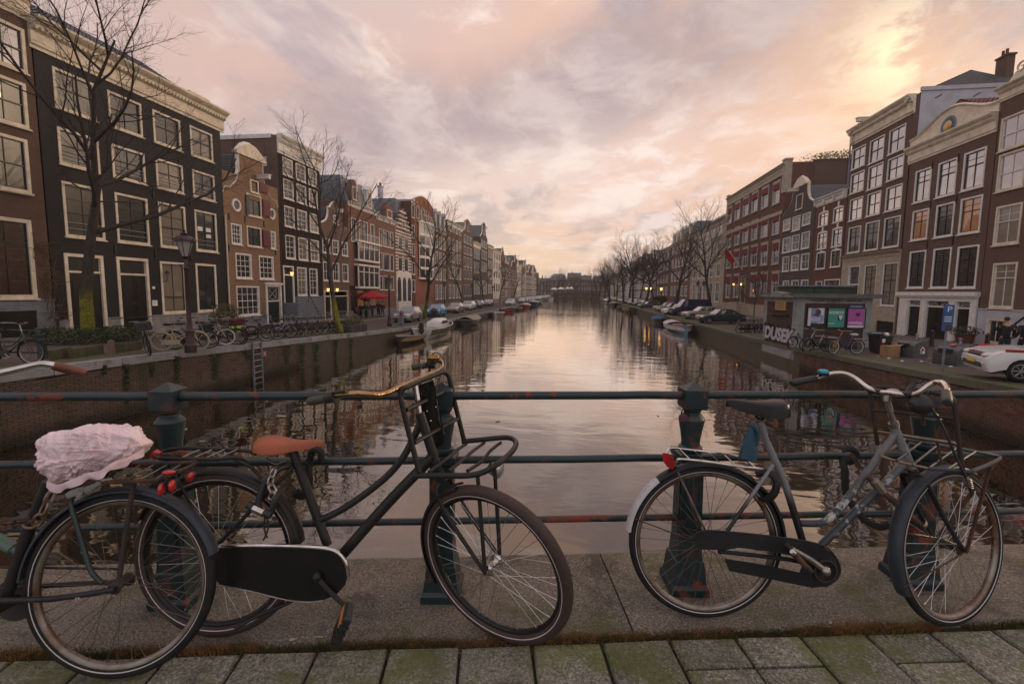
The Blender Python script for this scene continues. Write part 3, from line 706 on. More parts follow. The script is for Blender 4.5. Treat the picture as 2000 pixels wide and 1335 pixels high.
h.win(451.5,471.5,437.5,477,ST('white','white',3,2,cw=.08,split=.5));h.win(528,538,452,486,ST('white','white',3,2,cw=.08,split=.5))
h.win(460,491,495,544,W12);h.win(506,534,500,545.5,W12);h.win(462,506.5,558.5,616,ST('white','white',4,2,cw=.09,split=.5,bw=.03),glass='glass')
dq=h.box(519,549,556,633);dq=(dq[0],min(dq[1],h.w-.05),max(dq[2],.05),dq[3]);h.holes.append(dq)
zs_=h.Z(441,376);zt_=h.Z(492,285)
h.wall(zs_,B['tan']);door(h.root,*dq,m='door',case='white',transom=.42,cw=.16,lattice=True,proud=.10)
q=MB();q.box((dq[0]-.12,-.22,dq[3]),(min(dq[1]+.12,h.w),-.005,dq[3]+.16));q.build('door_cornice',M['white'],h.root)
h.plinth(h.Z(480,620),M['plinth_blue'],gaps=[(dq[0],dq[1])])
gp=g_neck(h.w,zt_-zs_);g=gable(h.root,gp,zs_,B['tan'],M['white'])
q=MB();n=14;wa,wb=h.w*.235,h.w*.765
q.prism([(wa,zs_+(zt_-zs_)*.76)]+[(wa+(wb-wa)*i/n,zs_+(zt_-zs_)*(.80+.21*sin(pi*i/n)))for i in range(n+1)]+[(wb,zs_+(zt_-zs_)*.76)],-.10,.30);q.build('pediment',M['cream'],g)
gw=h.box(487,503,352,377)
if gw[3]>zs_-.1:
 window(g,*gw,ST('cream','sash',1,1,cw=.10,split=None),y=-.03)if False else None
for(uc,vc,ru,rv)in((460.7,401,9,12.5),(530,418,6.5,11)):
 x,z=h.X(uc,vc),h.Z(uc,vc);rx=abs(h.X(uc+ru,vc)-h.X(uc-ru,vc))/2;rz=abs(h.Z(uc,vc-rv)-h.Z(uc,vc+rv))/2
 q=MB();q.tube([(x+rx*.8*cos(2*pi*i/20),-.03,z+rz*.85*sin(2*pi*i/20))for i in range(20)],.09,6,closed=True);o=q.build('oval_window',M['white'],h.root)
 q=MB();q.add([(x+rx*.8*cos(2*pi*i/20),-.01,z+rz*.85*sin(2*pi*i/20))for i in range(20)],[tuple(range(20))]);q.build('pane',M['glass'],o)
M['shutter']=mat('oxblood_shutter_paint',(0.115,0.014,0.030),(0.085,0.012,0.024),sc=3,rough=0.5)
for(ul,ur,vt,vb)in((504.5,521,358,376),(511.5,526.5,391,423),(512,527,450.5,482)):
 b=h.box(ul,ur,vt,vb);q=MB();w_=b[1]-b[0]
 q.box((b[0],-.10,b[2]),(b[1],-.055,b[3]));q.box((b[0]+.06,-.115,b[2]+.08),(b[1]-.06,-.1005,b[2]+(b[3]-b[2])*.46));q.box((b[0]+.06,-.115,b[2]+(b[3]-b[2])*.54),(b[1]-.06,-.1005,b[3]-.08));q.build('shutter',M['shutter'],h.root)
b=h.box(481,484.5,381,420);q=MB();q.box((b[0]-.1,-.10,b[2]),(b[1]+.02,-.04,b[3]));q.build('open_shutter',mat('blue_black_shutter_paint',(.03,.045,.075),rough=.4),h.root)
hoist(g,h.X(503,346),h.Z(503,350),M['white'],1.0)
gwn=window(g,gw[0],gw[1],max(gw[2],zs_+.05),max(gw[3],zs_+.9),ST('cream','sash',1,1,cw=.10,split=None),y=-.075)if gw[3]>zs_ else None
pitched(h.root,h.w,zs_,(zt_-zs_)*.86,9,M['tile_dark'],'y',y0=.3)
anchors(h.root,[(h.X(447,425),h.Z(470,428)),(h.X(478,425),h.Z(478,428)),(h.X(515,435),h.Z(515,438)),(h.X(447,488),h.Z(470,488)),(h.X(538,492),h.Z(538,492))])
h=House('L',548,627.5,450,450,label='tall very dark brick house with white sash windows and white entablature',depth=12)
SD=ST('white','white',2,2,cw=.085,split=.5);cols=[(555.5,574.6),(580.6,599),(604.5,620.8)]
h.grid(cols,430,[(323,355),(362,398),(411,449),(464,508)],1,SD)
h.win(580.6,599,522,577,ST('white','white',2,[2,3],cw=.085,split=.55));h.win(604.5,620,524.5,577,ST('white','white',2,[2,3],cw=.085,split=.55))
dq=h.box(553.5,574,519,591);h.holes.append(dq)
bw=h.box(606,622,590,606);h.winb(bw,ST('plinth','sash',2,1,cw=.1,split=None,sill=0))if False else None
hh=h.Z(630,308);zc0=h.Z(627,337);h.wall(hh-.02,B['dark'],sides=False)
for xa_ in(0,h.w):q=MB();q.box((xa_-.004 if xa_ else-.004,.004,-.6),(xa_+.004,h.depth,hh-.06));q.build('side_wall',B['brown1'],h.root)
q=MB();q.quad((h.w,h.depth,-.6),(0,h.depth,-.6),(0,h.depth,hh-.06),(h.w,h.depth,hh-.06));q.build('back_wall',B['brown1'],h.root)
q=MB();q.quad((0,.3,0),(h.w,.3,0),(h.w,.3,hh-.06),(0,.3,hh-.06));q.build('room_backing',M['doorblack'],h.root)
door(h.root,*dq,m='door',case='white',transom=.25,cw=.12)
h.plinth(h.Z(600,580),M['plinth_blue'],gaps=[(dq[0],dq[1])])
cornice(h.root,-.05,h.w+.12,zc0,hh-zc0,M['white'],1.15)
q=MB();q.box((-.08,.52,hh-.30),(0.0,h.depth,hh+.02));q.build('side_fascia',M['white'],h.root);q=MB();q.box((0,.5,hh-.02),(h.w,h.depth,hh+.03));q.build('flat_roof',M['lead'],h.root)
hoist(h.root,h.w*.56,zc0+(hh-zc0)*.30,M['white'],1.0)
q=MB();q.box((-.05,1.0,h.Z(548,326)),(-.0,2.4,h.Z(548,308)));q.build('side_window_frame',M['white'],h.root);q=MB();q.box((-.06,1.3,h.Z(548,323)),(-.051,2.1,h.Z(548,311)));q.build('side_window_pane',M['glass'],h.root)
anchors(h.root,[(.25,h.Z(600,405)),(h.w-.25,h.Z(600,405)),(.25,h.Z(600,457)),(h.w-.25,h.Z(600,457))])
walllamp(h.root,(dq[0]+dq[1])/2,h.Z(563,536),True)
def stoop(root,x0,x1,h_,n=6,m='plinth',ext=1.3,side=1):
 mb=MB();r=h_/n;mb.box((x0,-ext,-.6),(x1,-.002,h_))
 for k in range(n-1):a=x1+.28*k if side>0 else x0-.28*(k+1);mb.box((a,-ext,-.6),(a+.28,-.002,h_-r*(k+1)))
 o=mb.build('stoop',M[m],root);q=MB();xe=x1+.28*(n-1)if side>0 else x0-.28*(n-1);xs=x1 if side>0 else x0
 q.tube([(x0 if side>0 else x1,-ext+.05,h_+.9),(xs,-ext+.05,h_+.9),(xe,-ext+.05,.95)],.025,5)
 for(x,z)in((x0 if side>0 else x1,h_),(xs,h_),(xe,.0)):q.tube([(x,-ext+.05,z),(x,-ext+.05,z+.95)],.022,5);q.ball((x,-ext+.05,z+.98),.05,6,4)
 q.build('stair_railing',M['iron'],o)
stoop(h.root,dq[0]-.1,dq[1]+.1,dq[2],6,'plinth_blue',1.3,1)
def midhouse(side,label,ul,ur,vr,top,wallm,rows,uc,st,cols=3,colw=.60,tk='cornice',trim='white',ctop=.9,roof=None,near=False,ground=None,plinth_v=None,plinth_m='plinth',gh=None,dent=0,pad=.06,gm=None,mid=None,depth=9,s01=None,rise=2.4):
 h=House(side,ul,ur,vr,label=label,depth=depth,s01=s01)
 if isinstance(cols,int):
  cs=[];usable=h.w*(1-2*pad);step=usable/cols
  for i in range(cols):c=h.w*pad+step*(i+.5);cs.append((c-step*colw/2,c+step*colw/2))
 else:cs=[tuple(sorted((h.X(a,vr),h.X(b,vr))))for a,b in cols]
 Zr=[]
 for r in rows:
  Zr.append((h.Z(uc,r[1]),h.Z(uc,r[0])))
 for j,(z0,z1)in enumerate(Zr):
  for a,b in cs:
   s_=st[j]if isinstance(st,list)else st;h.winb((a,b,z0,z1),s_,near)
 gd=None
 if ground:
  kind,vt=ground;zt=h.Z(uc,vt)
  if kind=='door':
   a,b=cs[0];gd=(a-.05,b+.05,.35,zt);h.holes.append(gd)
   for a,b in cs[1:]:h.winb((a,b,1.15,zt),st[-1]if isinstance(st,list)else st,near)
 hh=h.Z(*top)if isinstance(top,tuple)else top
 h.wall(hh,wallm)
 if gd:door(h.root,*gd,m='door',case=trim,transom=.25,cw=.10)
 h.plinth(.75,M[plinth_m],gaps=[(gd[0],gd[1])]if gd else())
 if tk=='cornice':
  cornice(h.root,0,h.w,hh-ctop,ctop,M[trim],1.0,dent=dent)
  if roof:pitched(h.root,h.w,hh,rise,depth,M[roof],'x',y0=.1,tiles=near)
 elif tk=='mansard':
  cornice(h.root,0,h.w,hh-.5,.5,M[trim],.8)
  q=MB();q.add([(0,.05,hh),(h.w,.05,hh),(h.w,.9,hh+gh),(0,.9,hh+gh),(h.w,depth,hh+gh),(0,depth,hh+gh),(0,depth,hh),(h.w,depth,hh)],[(0,1,2,3),(3,2,4,5),(0,3,5,6),(1,7,4,2)]);q.build('mansard_roof',M[roof or 'lead'],h.root)
  for i in range(max(2,cols if isinstance(cols,int)else 2)):
   c=h.w*(i+.5)/max(2,cols if isinstance(cols,int)else 2);q=MB();ww=.55
   q.box((c-ww,-.02,hh+.05),(c+ww,1.2,hh+gh*.78));q.prism([(c-ww-.1,hh+gh*.78),(c+ww+.1,hh+gh*.78),(c,hh+gh*.98)],-.08,1.2);dm=q.build('dormer',M[trim],h.root)
   q=MB();q.quad((c-ww+.12,-.024,hh+.2),(c+ww-.12,-.024,hh+.2),(c+ww-.12,-.024,hh+gh*.7),(c-ww+.12,-.024,hh+gh*.7));q.build('pane',M['glass'],dm)
 else:
  fn={'bell':g_bell,'neck':g_neck,'step':g_step,'tri':g_tri,'arch':g_arch}[tk]
  g=gable(h.root,fn(h.w,gh),hh,gm or wallm,M[trim]if tk!='step' else None,tw=.08)
  if tk in('bell','neck','tri','step'):
   window(g,h.w*.42,h.w*.58,hh+gh*.20,hh+gh*.52,st[0]if isinstance(st,list)else st,near=False,y=-.05)
   if tk!='step':hoist(g,h.w*.5,hh+gh*.62,M[trim],.8)
  pitched(h.root,h.w,hh,gh*.84,depth,M[roof or 'tile_dark'],'y',y0=.3,tiles=near)
 h.hh=hh;h.cs=cs;return h
Sw=ST('white','white',2,1,cw=.09,split=.5)
Sd=ST('white','sash',2,1,cw=.09,split=.5)
h=midhouse('L','narrow brown brick house with white bell gable behind the second bare tree',628,681,480,(655,447),B['brown1'],[(469,497),(513,549)],655,Sw,cols=[(629.7,644),(649,661),(667.5,679)],tk='bell',gh=2.6,near=True)
walllamp(h.root,h.X(635,567),h.Z(635,567));walllamp(h.root,h.X(653,567),h.Z(653,567))
for(a,b)in((632,645),(651,678)):
 q=h.box(a,b,567,617);door(h.root,q[0],q[1],.1,q[3],m='doorblack',case='cream',transom=.2,cw=.1,y=-.1)
q=MB();zb_=h.Z(640,418);q.box((.2,2.2,h.hh),(h.w,8,zb_+.6));q.box((.1,2.1,zb_+.6),(h.w+.1,8.1,zb_+.78));o=q.build('roof_conservatory',M['lead'],h.root)
for k in range(5):q=MB();x=.35+(h.w-.5)*k/5;q.quad((x,2.19,h.hh+1.4),(x+.62,2.19,h.hh+1.4),(x+.62,2.19,zb_+.45),(x,2.19,zb_+.45));q.build('pane',M['glass_hi'],o)
h=midhouse('L','brown brick house with white bay windows and balcony behind the red parasol',681,736,480,(720,408),B['red'],[(432,476)],709,ST('white','sash',2,1,cw=.08,split=.7),cols=[(686.5,696),(702,718),(724,731)],tk='mansard',gh=2.7,roof='lead',near=True,trim='white',ground=None)
for(vt,vb)in((476,508),(521,559.5)):
 b=h.box(692,733.5,vt,vb);q=MB();n=4
 q.box((b[0],-.55,b[2]-.22),(b[1],-.003,b[2]));q.box((b[0]-.05,-.60,b[3]),(b[1]+.05,-.003,b[3]+.20))
 for k in range(n+1):x=b[0]+(b[1]-b[0]-.12)*k/n;q.box((x,-.52,b[2]),(x+.12,-.40,b[3]))
 q.box((b[0],-.50,b[2]+(b[3]-b[2])*.70),(b[1],-.42,b[2]+(b[3]-b[2])*.74));o=q.build('bay_window',M['white'],h.root)
 for k in range(n):x=b[0]+.12+(b[1]-b[0]-.12)*k/n;q=MB();q.quad((x,-.44,b[2]),(x+(b[1]-b[0]-.12)/n-.12,-.44,b[2]),(x+(b[1]-b[0]-.12)/n-.12,-.44,b[3]),(x,-.44,b[3]));q.build('pane',M['glass' if k%2 else 'glass_brown'],o)
b=h.box(705,733,458,476);q=MB()
for k in range(14):x=b[0]+(b[1]-b[0])*k/13;q.tube([(x,-.6,b[2]),(x,-.6,b[2]+.85)],.02,4)
q.tube([(b[0],-.6,b[2]+.88),(b[1],-.6,b[2]+.88)],.04,4);q.box((b[0]-.1,-.7,b[2]-.12),(b[1]+.1,-.003,b[2]-.001));q.build('balcony',M['white'],h.root)
b=h.box(683,697,352,430);q=MB();x0,x1=b[0],b[1];q.prism([(x0,h.hh),(x1,h.hh),(x1,b[3]-1.3),((x0+x1)/2+.25,b[3]),((x0+x1)/2-.25,b[3]),(x0,b[3]-1.3)],-.15,.5);o=q.build('dormer_gable',B['brown1'],h.root)
window(o,x0+.35,x1-.35,h.hh+.3,h.hh+1.7,ST('white','sash',1,1,cw=.08,split=.6),y=-.16)
b=h.box(684,734,566,615);q=MB();q.box((b[0],-.08,b[3]),(b[1],-.002,b[3]+.45));q.build('shop_fascia',M['doorblack'],h.root)
for k in range(4):x=b[0]+(b[1]-b[0])*k/4;q=MB();q.quad((x+.08,-.03,.5),(x+(b[1]-b[0])/4-.08,-.03,.5),(x+(b[1]-b[0])/4-.08,-.03,b[3]-.05),(x+.08,-.03,b[3]-.05));q.build('shop_window',M['glass_lit' if k%2 else 'glass2'],h.root)
h=midhouse('L','red brick house between the bay window house and the striped house',736,772,500,(754,427),B['red'],[(450,482),(495,528),(539,566)],754,ST('white','sash',1,1,cw=.07,split=.72),cols=[(741,746),(748.5,760),(762,768)],tk='cornice',ctop=.5,roof='tile_dark',near=True,trim='white',dent=2)
b=h.box(752,766,404,428);q=MB();q.prism([(b[0],h.hh),(b[1],h.hh),(b[1],b[3]-.3),(b[1]-.3,b[3]+.4),(b[0]+.3,b[3]+.4),(b[0],b[3]-.3)],-.1,.6);o=q.build('dormer_gable',B['red'],h.root);window(o,b[0]+.45,b[1]-.45,h.hh+.2,b[3]-.4,Sd,near=False,y=-.13)
h=midhouse('L','narrow red and white striped house with white stepped gable and arched white ground floor',772.5,803.5,500,(788,458),B['red'],[(464,489),(503,530)],787,Sd,cols=[(777.5,785.5),(789,797)],tk='step',gh=3.6,near=True,trim='white')
q=MB();zz=.0
for k in range(26):
 z=h.Z(787,528)+.1+k*.42
 if z<h.hh-.1:
  gaps=sorted(h.cs);xx=[0]+[v for g_ in gaps for v in g_]+[h.w]
  inrow=any(b0[2]-.1<z<b0[3]+.1 for b0,*_ in h.wins)
  for i in range(0,len(xx),2)if inrow else[None]:
   a,b=(xx[i],xx[i+1])if inrow else(0,h.w);q.box((a+.001,-.022,z),(b-.001,-.001,z+.17))
q.build('white_band',M['white'],h.root)
gst=[o for o in h.root.children if o.name.startswith('gable')][0]
for k in range(5):q=MB();q.box((h.w*.40*k/4-.10,-.08,h.hh+3.6*.86*(k+1)/5-.02),(h.w*.40*k/4+.24,.36,h.hh+3.6*.86*(k+1)/5+.10));q.box((h.w-h.w*.40*k/4-.24,-.08,h.hh+3.6*.86*(k+1)/5-.02),(h.w-h.w*.40*k/4+.10,.36,h.hh+3.6*.86*(k+1)/5+.10));q.build('step_cap',M['white'],gst)
for k in range(6):q=MB();q.box((h.w*.06*k+.1,-.03,h.hh+.15+.55*k),(h.w-h.w*.06*k-.1,-.003,h.hh+.33+.55*k));q.build('white_band',M['white'],gst)
b=h.box(773.5,803,531,604);q=MB();q.box((b[0],-.10,.1),(b[1],-.003,b[3]));o=q.build('white_ground_floor',M['white'],h.root)
for k in range(3):
 x=b[0]+(b[1]-b[0])*(k+.5)/3;ww=(b[1]-b[0])*.115;z1=h.Z(788,553);z0=h.Z(788,588);q=MB()
 q.add([(x-ww,-.105,z0),(x+ww,-.105,z0)]+[(x+ww*cos(pi*i/8),-.105,z1+ww*1.3*sin(pi*i/8))for i in range(9)],[tuple(range(11))]);q.build('arched_pane',M['glass'],o)
h=midhouse('L','narrow dark red house with tall grey roof block and white railing on top',804,811,500,(808,395),B['wine'],[(401,426),(440,465),(476,501),(512,536),(546,570)],808,Sd,cols=[(804.8,810)],tk='cornice',ctop=.3,near=True)
q=MB();q.box((-2.2,1.5,h.hh-3.2),(h.w,8.5,h.hh-.02));q.build('roof_block',M['lead'],h.root)
q=MB()
for k in range(7):x=-2.2+(h.w+2.2)*k/6;q.tube([(x,1.5,h.hh),(x,1.5,h.hh+1.1)],.02,4)
q.tube([(-2.2,1.5,h.hh+1.1),(h.w,1.5,h.hh+1.1)],.025,4);q.build('roof_railing',M['trimgrey'],h.root);chimney(h.root,-2.4,3.5,h.hh,1.6,M['stucco'])
h=midhouse('L','orange red brick house with curved white top and tall white glazed bay',811,846.5,500,(828,423),B['orange'],[(404,428)],828,Sd,cols=[(814.5,819),(823,829),(833,838)],tk='arch',gh=2.2,near=True,trim='white',roof='lead')if False else midhouse('L','orange red brick house with curved white top and tall white glazed bay',811,846.5,500,(828,404),B['orange'],[(409,432)],828,Sd,cols=[(814.5,819),(823,829),(833,838)],tk='arch',gh=1.5,near=True,trim='white',roof='lead')
b=h.box(816,845,440,546);q=MB();n=5;x0,x1=b[0]+.1,b[1]-.1
def bp(t,o=0):return(x0+(x1-x0)*t,-(.25+.75*sin(pi*t))-o)
for z,e in((b[2],.0),(b[3],.06)):
 q.loft([[(*bp(t/8,e),z),(*bp(t/8,e),z+.30),(bp(t/8)[0],-.003,z+.30),(bp(t/8)[0],-.003,z)]for t in range(9)])
for k in range(n+1):x,y=bp(k/n);q.box((x-.06,y-.02,b[2]+.3),(x+.06,y+.10,b[3]))
for k in range(1,5):z=b[2]+(b[3]-b[2])*k/5;q.loft([[(*bp(t/8),z-.2),(*bp(t/8),z+.2),(bp(t/8)[0],bp(t/8)[1]+.06,z+.2),(bp(t/8)[0],bp(t/8)[1]+.06,z-.2)]for t in range(9)])
o=q.build('glazed_bay',M['white'],h.root)
for k in range(n):q=MB();xa,ya=bp(k/n);xb,yb=bp((k+1)/n);q.quad((xa,ya+.05,b[2]+.3),(xb,yb+.05,b[2]+.3),(xb,yb+.05,b[3]),(xa,ya+.05,b[3]));q.build('pane',M['glass_bay'],o)
q=MB()
for t in range(17):x,y=bp(t/16);q.tube([(x,y,b[3]+.3),(x,y,b[3]+1.2)],.02,4)
q.tube([(*bp(t/12),b[3]+1.22)for t in range(13)],.035,4);q.build('balcony_railing',M['white'],h.root)
Sn=ST('white','white',2,1,cw=.09,split=.5)
midhouse('L','brown house with grey mansard roof and dormers beyond the orange house',847,872.5,500,(860,450),B['brown1'],[(463,486),(493,516),(524,547),(556,584)],860,Sn,cols=3,tk='mansard',gh=3.4,roof='lead',trim='trimgrey')
midhouse('L','broad brown house with white attic storey beyond the mansard house',873,903,500,(888,437),B['brown1'],[(443,455),(468,490),(494,513),(521,545),(556,582)],888,Sn,cols=4,tk='cornice',ctop=.9,trim='white')
midhouse('L','dark brown house with curly white dormer beyond the broad house',903.5,923.5,500,(913,457),B['brown2'],[(461,476),(483,497),(503,522),(526,545),(556,578)],913,Sd,cols=3,tk='neck',gh=3.2,trim='white')
midhouse('L','dark grey house with pale attic cornice far along the left row',924,938,500,(931,474),B['grey'],[(486,505),(512,533),(548,574)],931,Sn,cols=3,tk='cornice',ctop=1.3,trim='cream')
midhouse('L','tall dark grey house with white neck gable far along the left row',938.5,952,500,(945,465),B['grey'],[(470,484),(489,506),(512,530),(548,574)],945,Sn,cols=3,tk='neck',gh=4.0,trim='white')
midhouse('L','slim brown house beside the white house far along the left row',952.5,962,500,(957,479),B['brown1'],[(488,503),(509,525),(532,545),(555,572)],957,Sn,cols=3,tk='cornice',ctop=.9,trim='cream')
midhouse('L','whitewashed house with pale cornice far along the left row',962.5,978,500,(970,489),B['white'],[(495,507),(512,525),(530,543),(553,570)],970,Sd,cols=3,tk='cornice',ctop=1.0,trim='cream')
sL=onx(978.5,500,TL).y
def farrow(side,s,send,where):
 k=0;R=random.Random(5 if side=='L' else 9)
 wl=['brown1','brown2','grey','wine','dark','white','red','beige'];nm={'brown1':'brown','brown2':'red brown','grey':'grey brown','wine':'oxblood','dark':'very dark','white':'whitewashed','red':'red','beige':'beige'}
 tn={'cornice':'flat cornice','bell':'bell gable','neck':'neck gable','tri':'pointed gable','mansard':'mansard roof'}
 while s<send:
  wd=R.uniform(5.5,8.5);hgt=R.uniform(11.5,15.5);wk=R.choice(wl);tk=R.choice(list(tn));k+=1
  rows=[]
  h=House(side,0,0,0,label='%s canal house with %s, %s distant house %s'%(nm[wk],tn[tk],ORD[k-1],where),s01=(s,s+wd-.05))
  n=3;st=Sn if R.random()<.6 else Sd;step=h.w*.9/n
  zz=[(1.2,3.6),(4.4,6.5),(7.2,9.0),(9.6,11.0)]
  for i in range(n):
   c=h.w*.05+step*(i+.5)
   for z0,z1 in zz:h.winb((round(c-.62,2),round(c+.62,2),z0,z1),st,False)
  h.wall(hgt,B[wk]);h.plinth(.8,M['plinth'])
  if tk=='cornice':cornice(h.root,0,h.w,hgt-.8,.8,M[R.choice(['white','cream'])],1.0);pitched(h.root,h.w,hgt,2.2,9,M['tile_dark'],'x',y0=.1,tiles=False)
  elif tk=='mansard':
   cornice(h.root,0,h.w,hgt-.6,.6,M['white'],.8);q=MB();q.add([(0,.05,hgt),(h.w,.05,hgt),(h.w,1,hgt+2.6),(0,1,hgt+2.6),(h.w,9,hgt+2.6),(0,9,hgt+2.6),(0,9,hgt),(h.w,9,hgt)],[(0,1,2,3),(3,2,4,5),(0,3,5,6),(1,7,4,2)]);q.build('mansard_roof',M['lead'],h.root)
  else:gh=R.uniform(2.6,3.6);gable(h.root,{'bell':g_bell,'neck':g_neck,'tri':g_tri}[tk](h.w,gh),hgt,B[wk],M['white'],tw=.08);pitched(h.root,h.w,hgt,gh*.85,9,M['tile_dark'],'y',tiles=False)
  if R.random()<.7:chimney(h.root,h.w*R.uniform(.2,.7),4,hgt,R.uniform(2.5,3.6),B['brown2'])
  s+=wd
farrow('L',sL,262,'along the left bank')
# right row, near to far
h=House('R',1932,2230,420,420,label='brown brick house at the right edge over a pale grey plinth',depth=10)
SR1=ST('cream','white',2,1,cw=.10,split=.45)
h.win(1955,2012,222,287,SR1,glass='glass_hi');h.win(1949.5,2003,296,369,SR1,glass='glass_hi');h.win(1943.5,1994,400,477,ST('cream','white',2,[1,2],cw=.10,split=.6),glass='glass_cur');h.win(1936.5,1984,513,602,ST('cream','white',2,[1,2],cw=.10,split=.68),glass='glass_cur')
for dxx in(72,144):
 h.win(1955+dxx,2012+dxx,200,275,SR1);h.win(1949.5+dxx,2003+dxx,285,365,SR1);h.win(1943.5+dxx,1994+dxx,396,480,SR1);h.win(1936.5+dxx,1984+dxx,515,610,SR1)
bq=h.win(1926,1974,622,673,ST('cream','cream',3,1,cw=.12,split=None))
hh=h.Z(1936,199);h.wall(hh,B['brown2']);h.plinth(h.Z(1950,606),M['stucco'],out=.05,gaps=[(bq[0],bq[1])])
q=MB();q.box((bq[0],-.045,bq[3]),(bq[1],-.002,h.Z(1950,606)+.0));q.build('plinth_head',M['stucco'],h.root)
cornice(h.root,-.05,h.w,hh-.3,.75,M['cream'],.9)
q=MB();R_=random.Random(3);xs=[.4+.32*k for k in range(24)]
pr=[(0.3,hh+.45)]+[(.5+.35*k,hh+.45+1.9*(1-abs(k-11)/11.5)**.8+(.16 if k%2 else 0))for k in range(23)]+[(.5+.35*22.5,hh+.45)]
q.prism(pr,-.12,.25);o=q.build('crest',M['cream'],h.root)
q=MB()
for k in range(6):c=(1.2+1.15*k,-.14,hh+.85+.9*(1-abs(k-3)/4));q.tube([(c[0]+.33*(1-a/16)*cos(a*.62),c[1],c[2]+.33*(1-a/16)*sin(a*.62))for a in range(15)],[.07*(1-a/22)for a in range(15)],5)
q.build('scroll',M['cream'],o);pitched(h.root,h.w,hh,2.4,9,M['tile_red'],'x',y0=.3)
h=House('R',1766,1930,420,420,label='brown brick house with a golden sun disc and a white triple doorway',depth=9)
SR2=ST('white','sash',2,[1,2],cw=.10,split=.63)
SR2b=ST('white','sash',2,[2,2],cw=.10,split=.70)
h.win(1787,1818,331,393,SR2,glass='glass_hi');h.win(1831.5,1868,314,382,SR2,glass='glass_hi');h.win(1881.5,1924,294,368,SR2,glass='glass_hi')
h.win(1781.5,1813,410,468,SR2,glass='glass_lit');h.win(1827.5,1863,398,462,SR2,glass='glass2');h.win(1875,1917,385,455,SR2,glass='glass_lit')
h.win(1775,1806.5,490,562,SR2b,glass='glass');h.win(1821,1856,484.5,562,SR2b);h.win(1868,1909.5,480,562,SR2b)
ds=[h.box(1773,1799,582,649),h.box(1808,1854,583,657),h.box(1866,1896,585,660)]
h.holes+=[(a,b,.05,d)for a,b,c,d in ds]
hh=h.Z(1936,203);zl=h.Z(1850,266);zm=h.Z(1850,290);h.wall(zl,B['brown2'])
xa,xb=sorted((h.X(1757,620),h.X(1917,620)));xa=max(xa,.05);xb=min(xb,h.w-.02);zt=h.Z(1830,570);q=MB()
prev=xa
for a,b,c,d in sorted(ds):q.box((prev,-.12,-.5),(a,-.003,zt-.6));prev=b
q.box((prev,-.12,-.5),(xb,-.003,zt-.6));q.box((xa,-.12,zt-.599),(xb,-.003,zt-.25))
for a,b,c,d in sorted(ds):
 if d<zt-.6:q.box((a,-.10,d),(b,-.004,zt-.6))
q.box((xa-.1,-.34,zt-.249),(xb+.1,-.003,zt));q.box((xa-.05,-.24,zt-.36),(xb+.05,-.003,zt-.25));o=q.build('portal',M['white'],h.root)
for k,(a,b,c,d)in enumerate(ds):door(h.root,a,b,.05,d,m='doorblack',case='white',transom=.2,cw=.07,double=(k==1),lattice=True)
cornice(h.root,0,h.w,zm-.12,zl-zm+.3,M['cream'],.9)
q=MB();n=16;pts=[(0,zl+.15)];zs1=h.Z(1779,268);zs2=h.Z(1936,204)
for i in range(n+1):
 x=h.w*i/n;t=i/n;zz=zs1*(1)if False else(zl+.55+1.35*(.5+.5*cos((t-.5)*2*pi))*.75+.15);pts.append((x,zz))
pts.append((h.w,zl+.15));q.prism(pts,-.03,.35);at=q.build('attic',M['cream'],h.root)
q=MB();q.tube([(x,-.06,z+.03)for x,z in pts[1:-1]],.09,4);q.build('attic_moulding',M['cream'],at)
xc=h.X(1853.7,245);zc=h.Z(1853.7,246);r_=.62
q=MB();q.add([(xc+r_*1.05*cos(2*pi*i/24),-.05,zc+r_*sin(2*pi*i/24))for i in range(24)],[tuple(range(24))]);o=q.build('blue_roundel',mat('sky_blue_paint',(.13,.19,.27),rough=.5),at)
q=MB();q.ball((xc,-.08,zc),(.34,.10,.34),16,8);q.build('golden_sun',mat('gilding',(.60,.40,.17),(.45,.29,.12),sc=5,rough=.35,metal=.6),at,smooth=True)
q=MB()
for k in range(18):a=2*pi*k/18;q.tube([(xc+.36*cos(a),-.055,zc+.36*sin(a)),(xc+.50*cos(a),-.055,zc+.50*sin(a))],.02,4)
q.build('sun_ray',M['sash'],at)
q=MB()
for c in(.12,.30,.62,.82):q.box((h.w*c-.28,-.09,zm+.12),(h.w*c+.28,-.06,zm+.5))
q.build('vent_panel',M['trimgrey'],h.root)
anchors(h.root,[(h.X(1822,318),h.Z(1822,322)),(h.X(1873,305),h.Z(1873,308)),(h.X(1818,398),h.Z(1818,400)),(h.X(1869,385),h.Z(1869,388)),(h.X(1812,475),h.Z(1812,477)),(h.X(1862,468),h.Z(1862,470))])
pitched(h.root,h.w,zl,2.2,9,M['tile_red'],'y',y0=.4)
h=House('R',1653,1768,430,420,label='tall brown house with beige ground floor and pale stucco side wall',depth=11)
SR3=ST('white','sash',2,1,cw=.085,split=.5);SR3t=ST('white','sash',2,[1,2],cw=.085,split=.62)
cols=[(1659,1684),(1694,1720),(1730,1763)]
for i,(vals)in enumerate([((1665,1690,288,327),(1699,1726.5,270,315),(1737,1768,249,296)),((1662,1687.5,337,375),(1696,1724,322,367),(1734,1765,306,349)),((1660,1684.5,387,429),(1694,1720,376,420),(1730.5,1761.5,363,410))]):
 for v in vals:h.win(*v,SR3,glass='glass_hi')
for v in((1657,1680.5,443,493),(1690,1716.5,433,488),(1726.5,1757.5,424,482)):h.win(*v,SR3t,glass='glass2')
for v in((1687.5,1712,517,581),(1723,1752.5,513,597)):h.win(*v,ST('white','sash',2,[2,3],cw=.09,split=.6),glass='glass_cur')
dq=h.box(1656,1678,519,600);h.holes.append(dq);bq=h.box(1713,1748,612,647);bq=(bq[0],bq[1],.1,bq[3]);h.holes.append(bq)
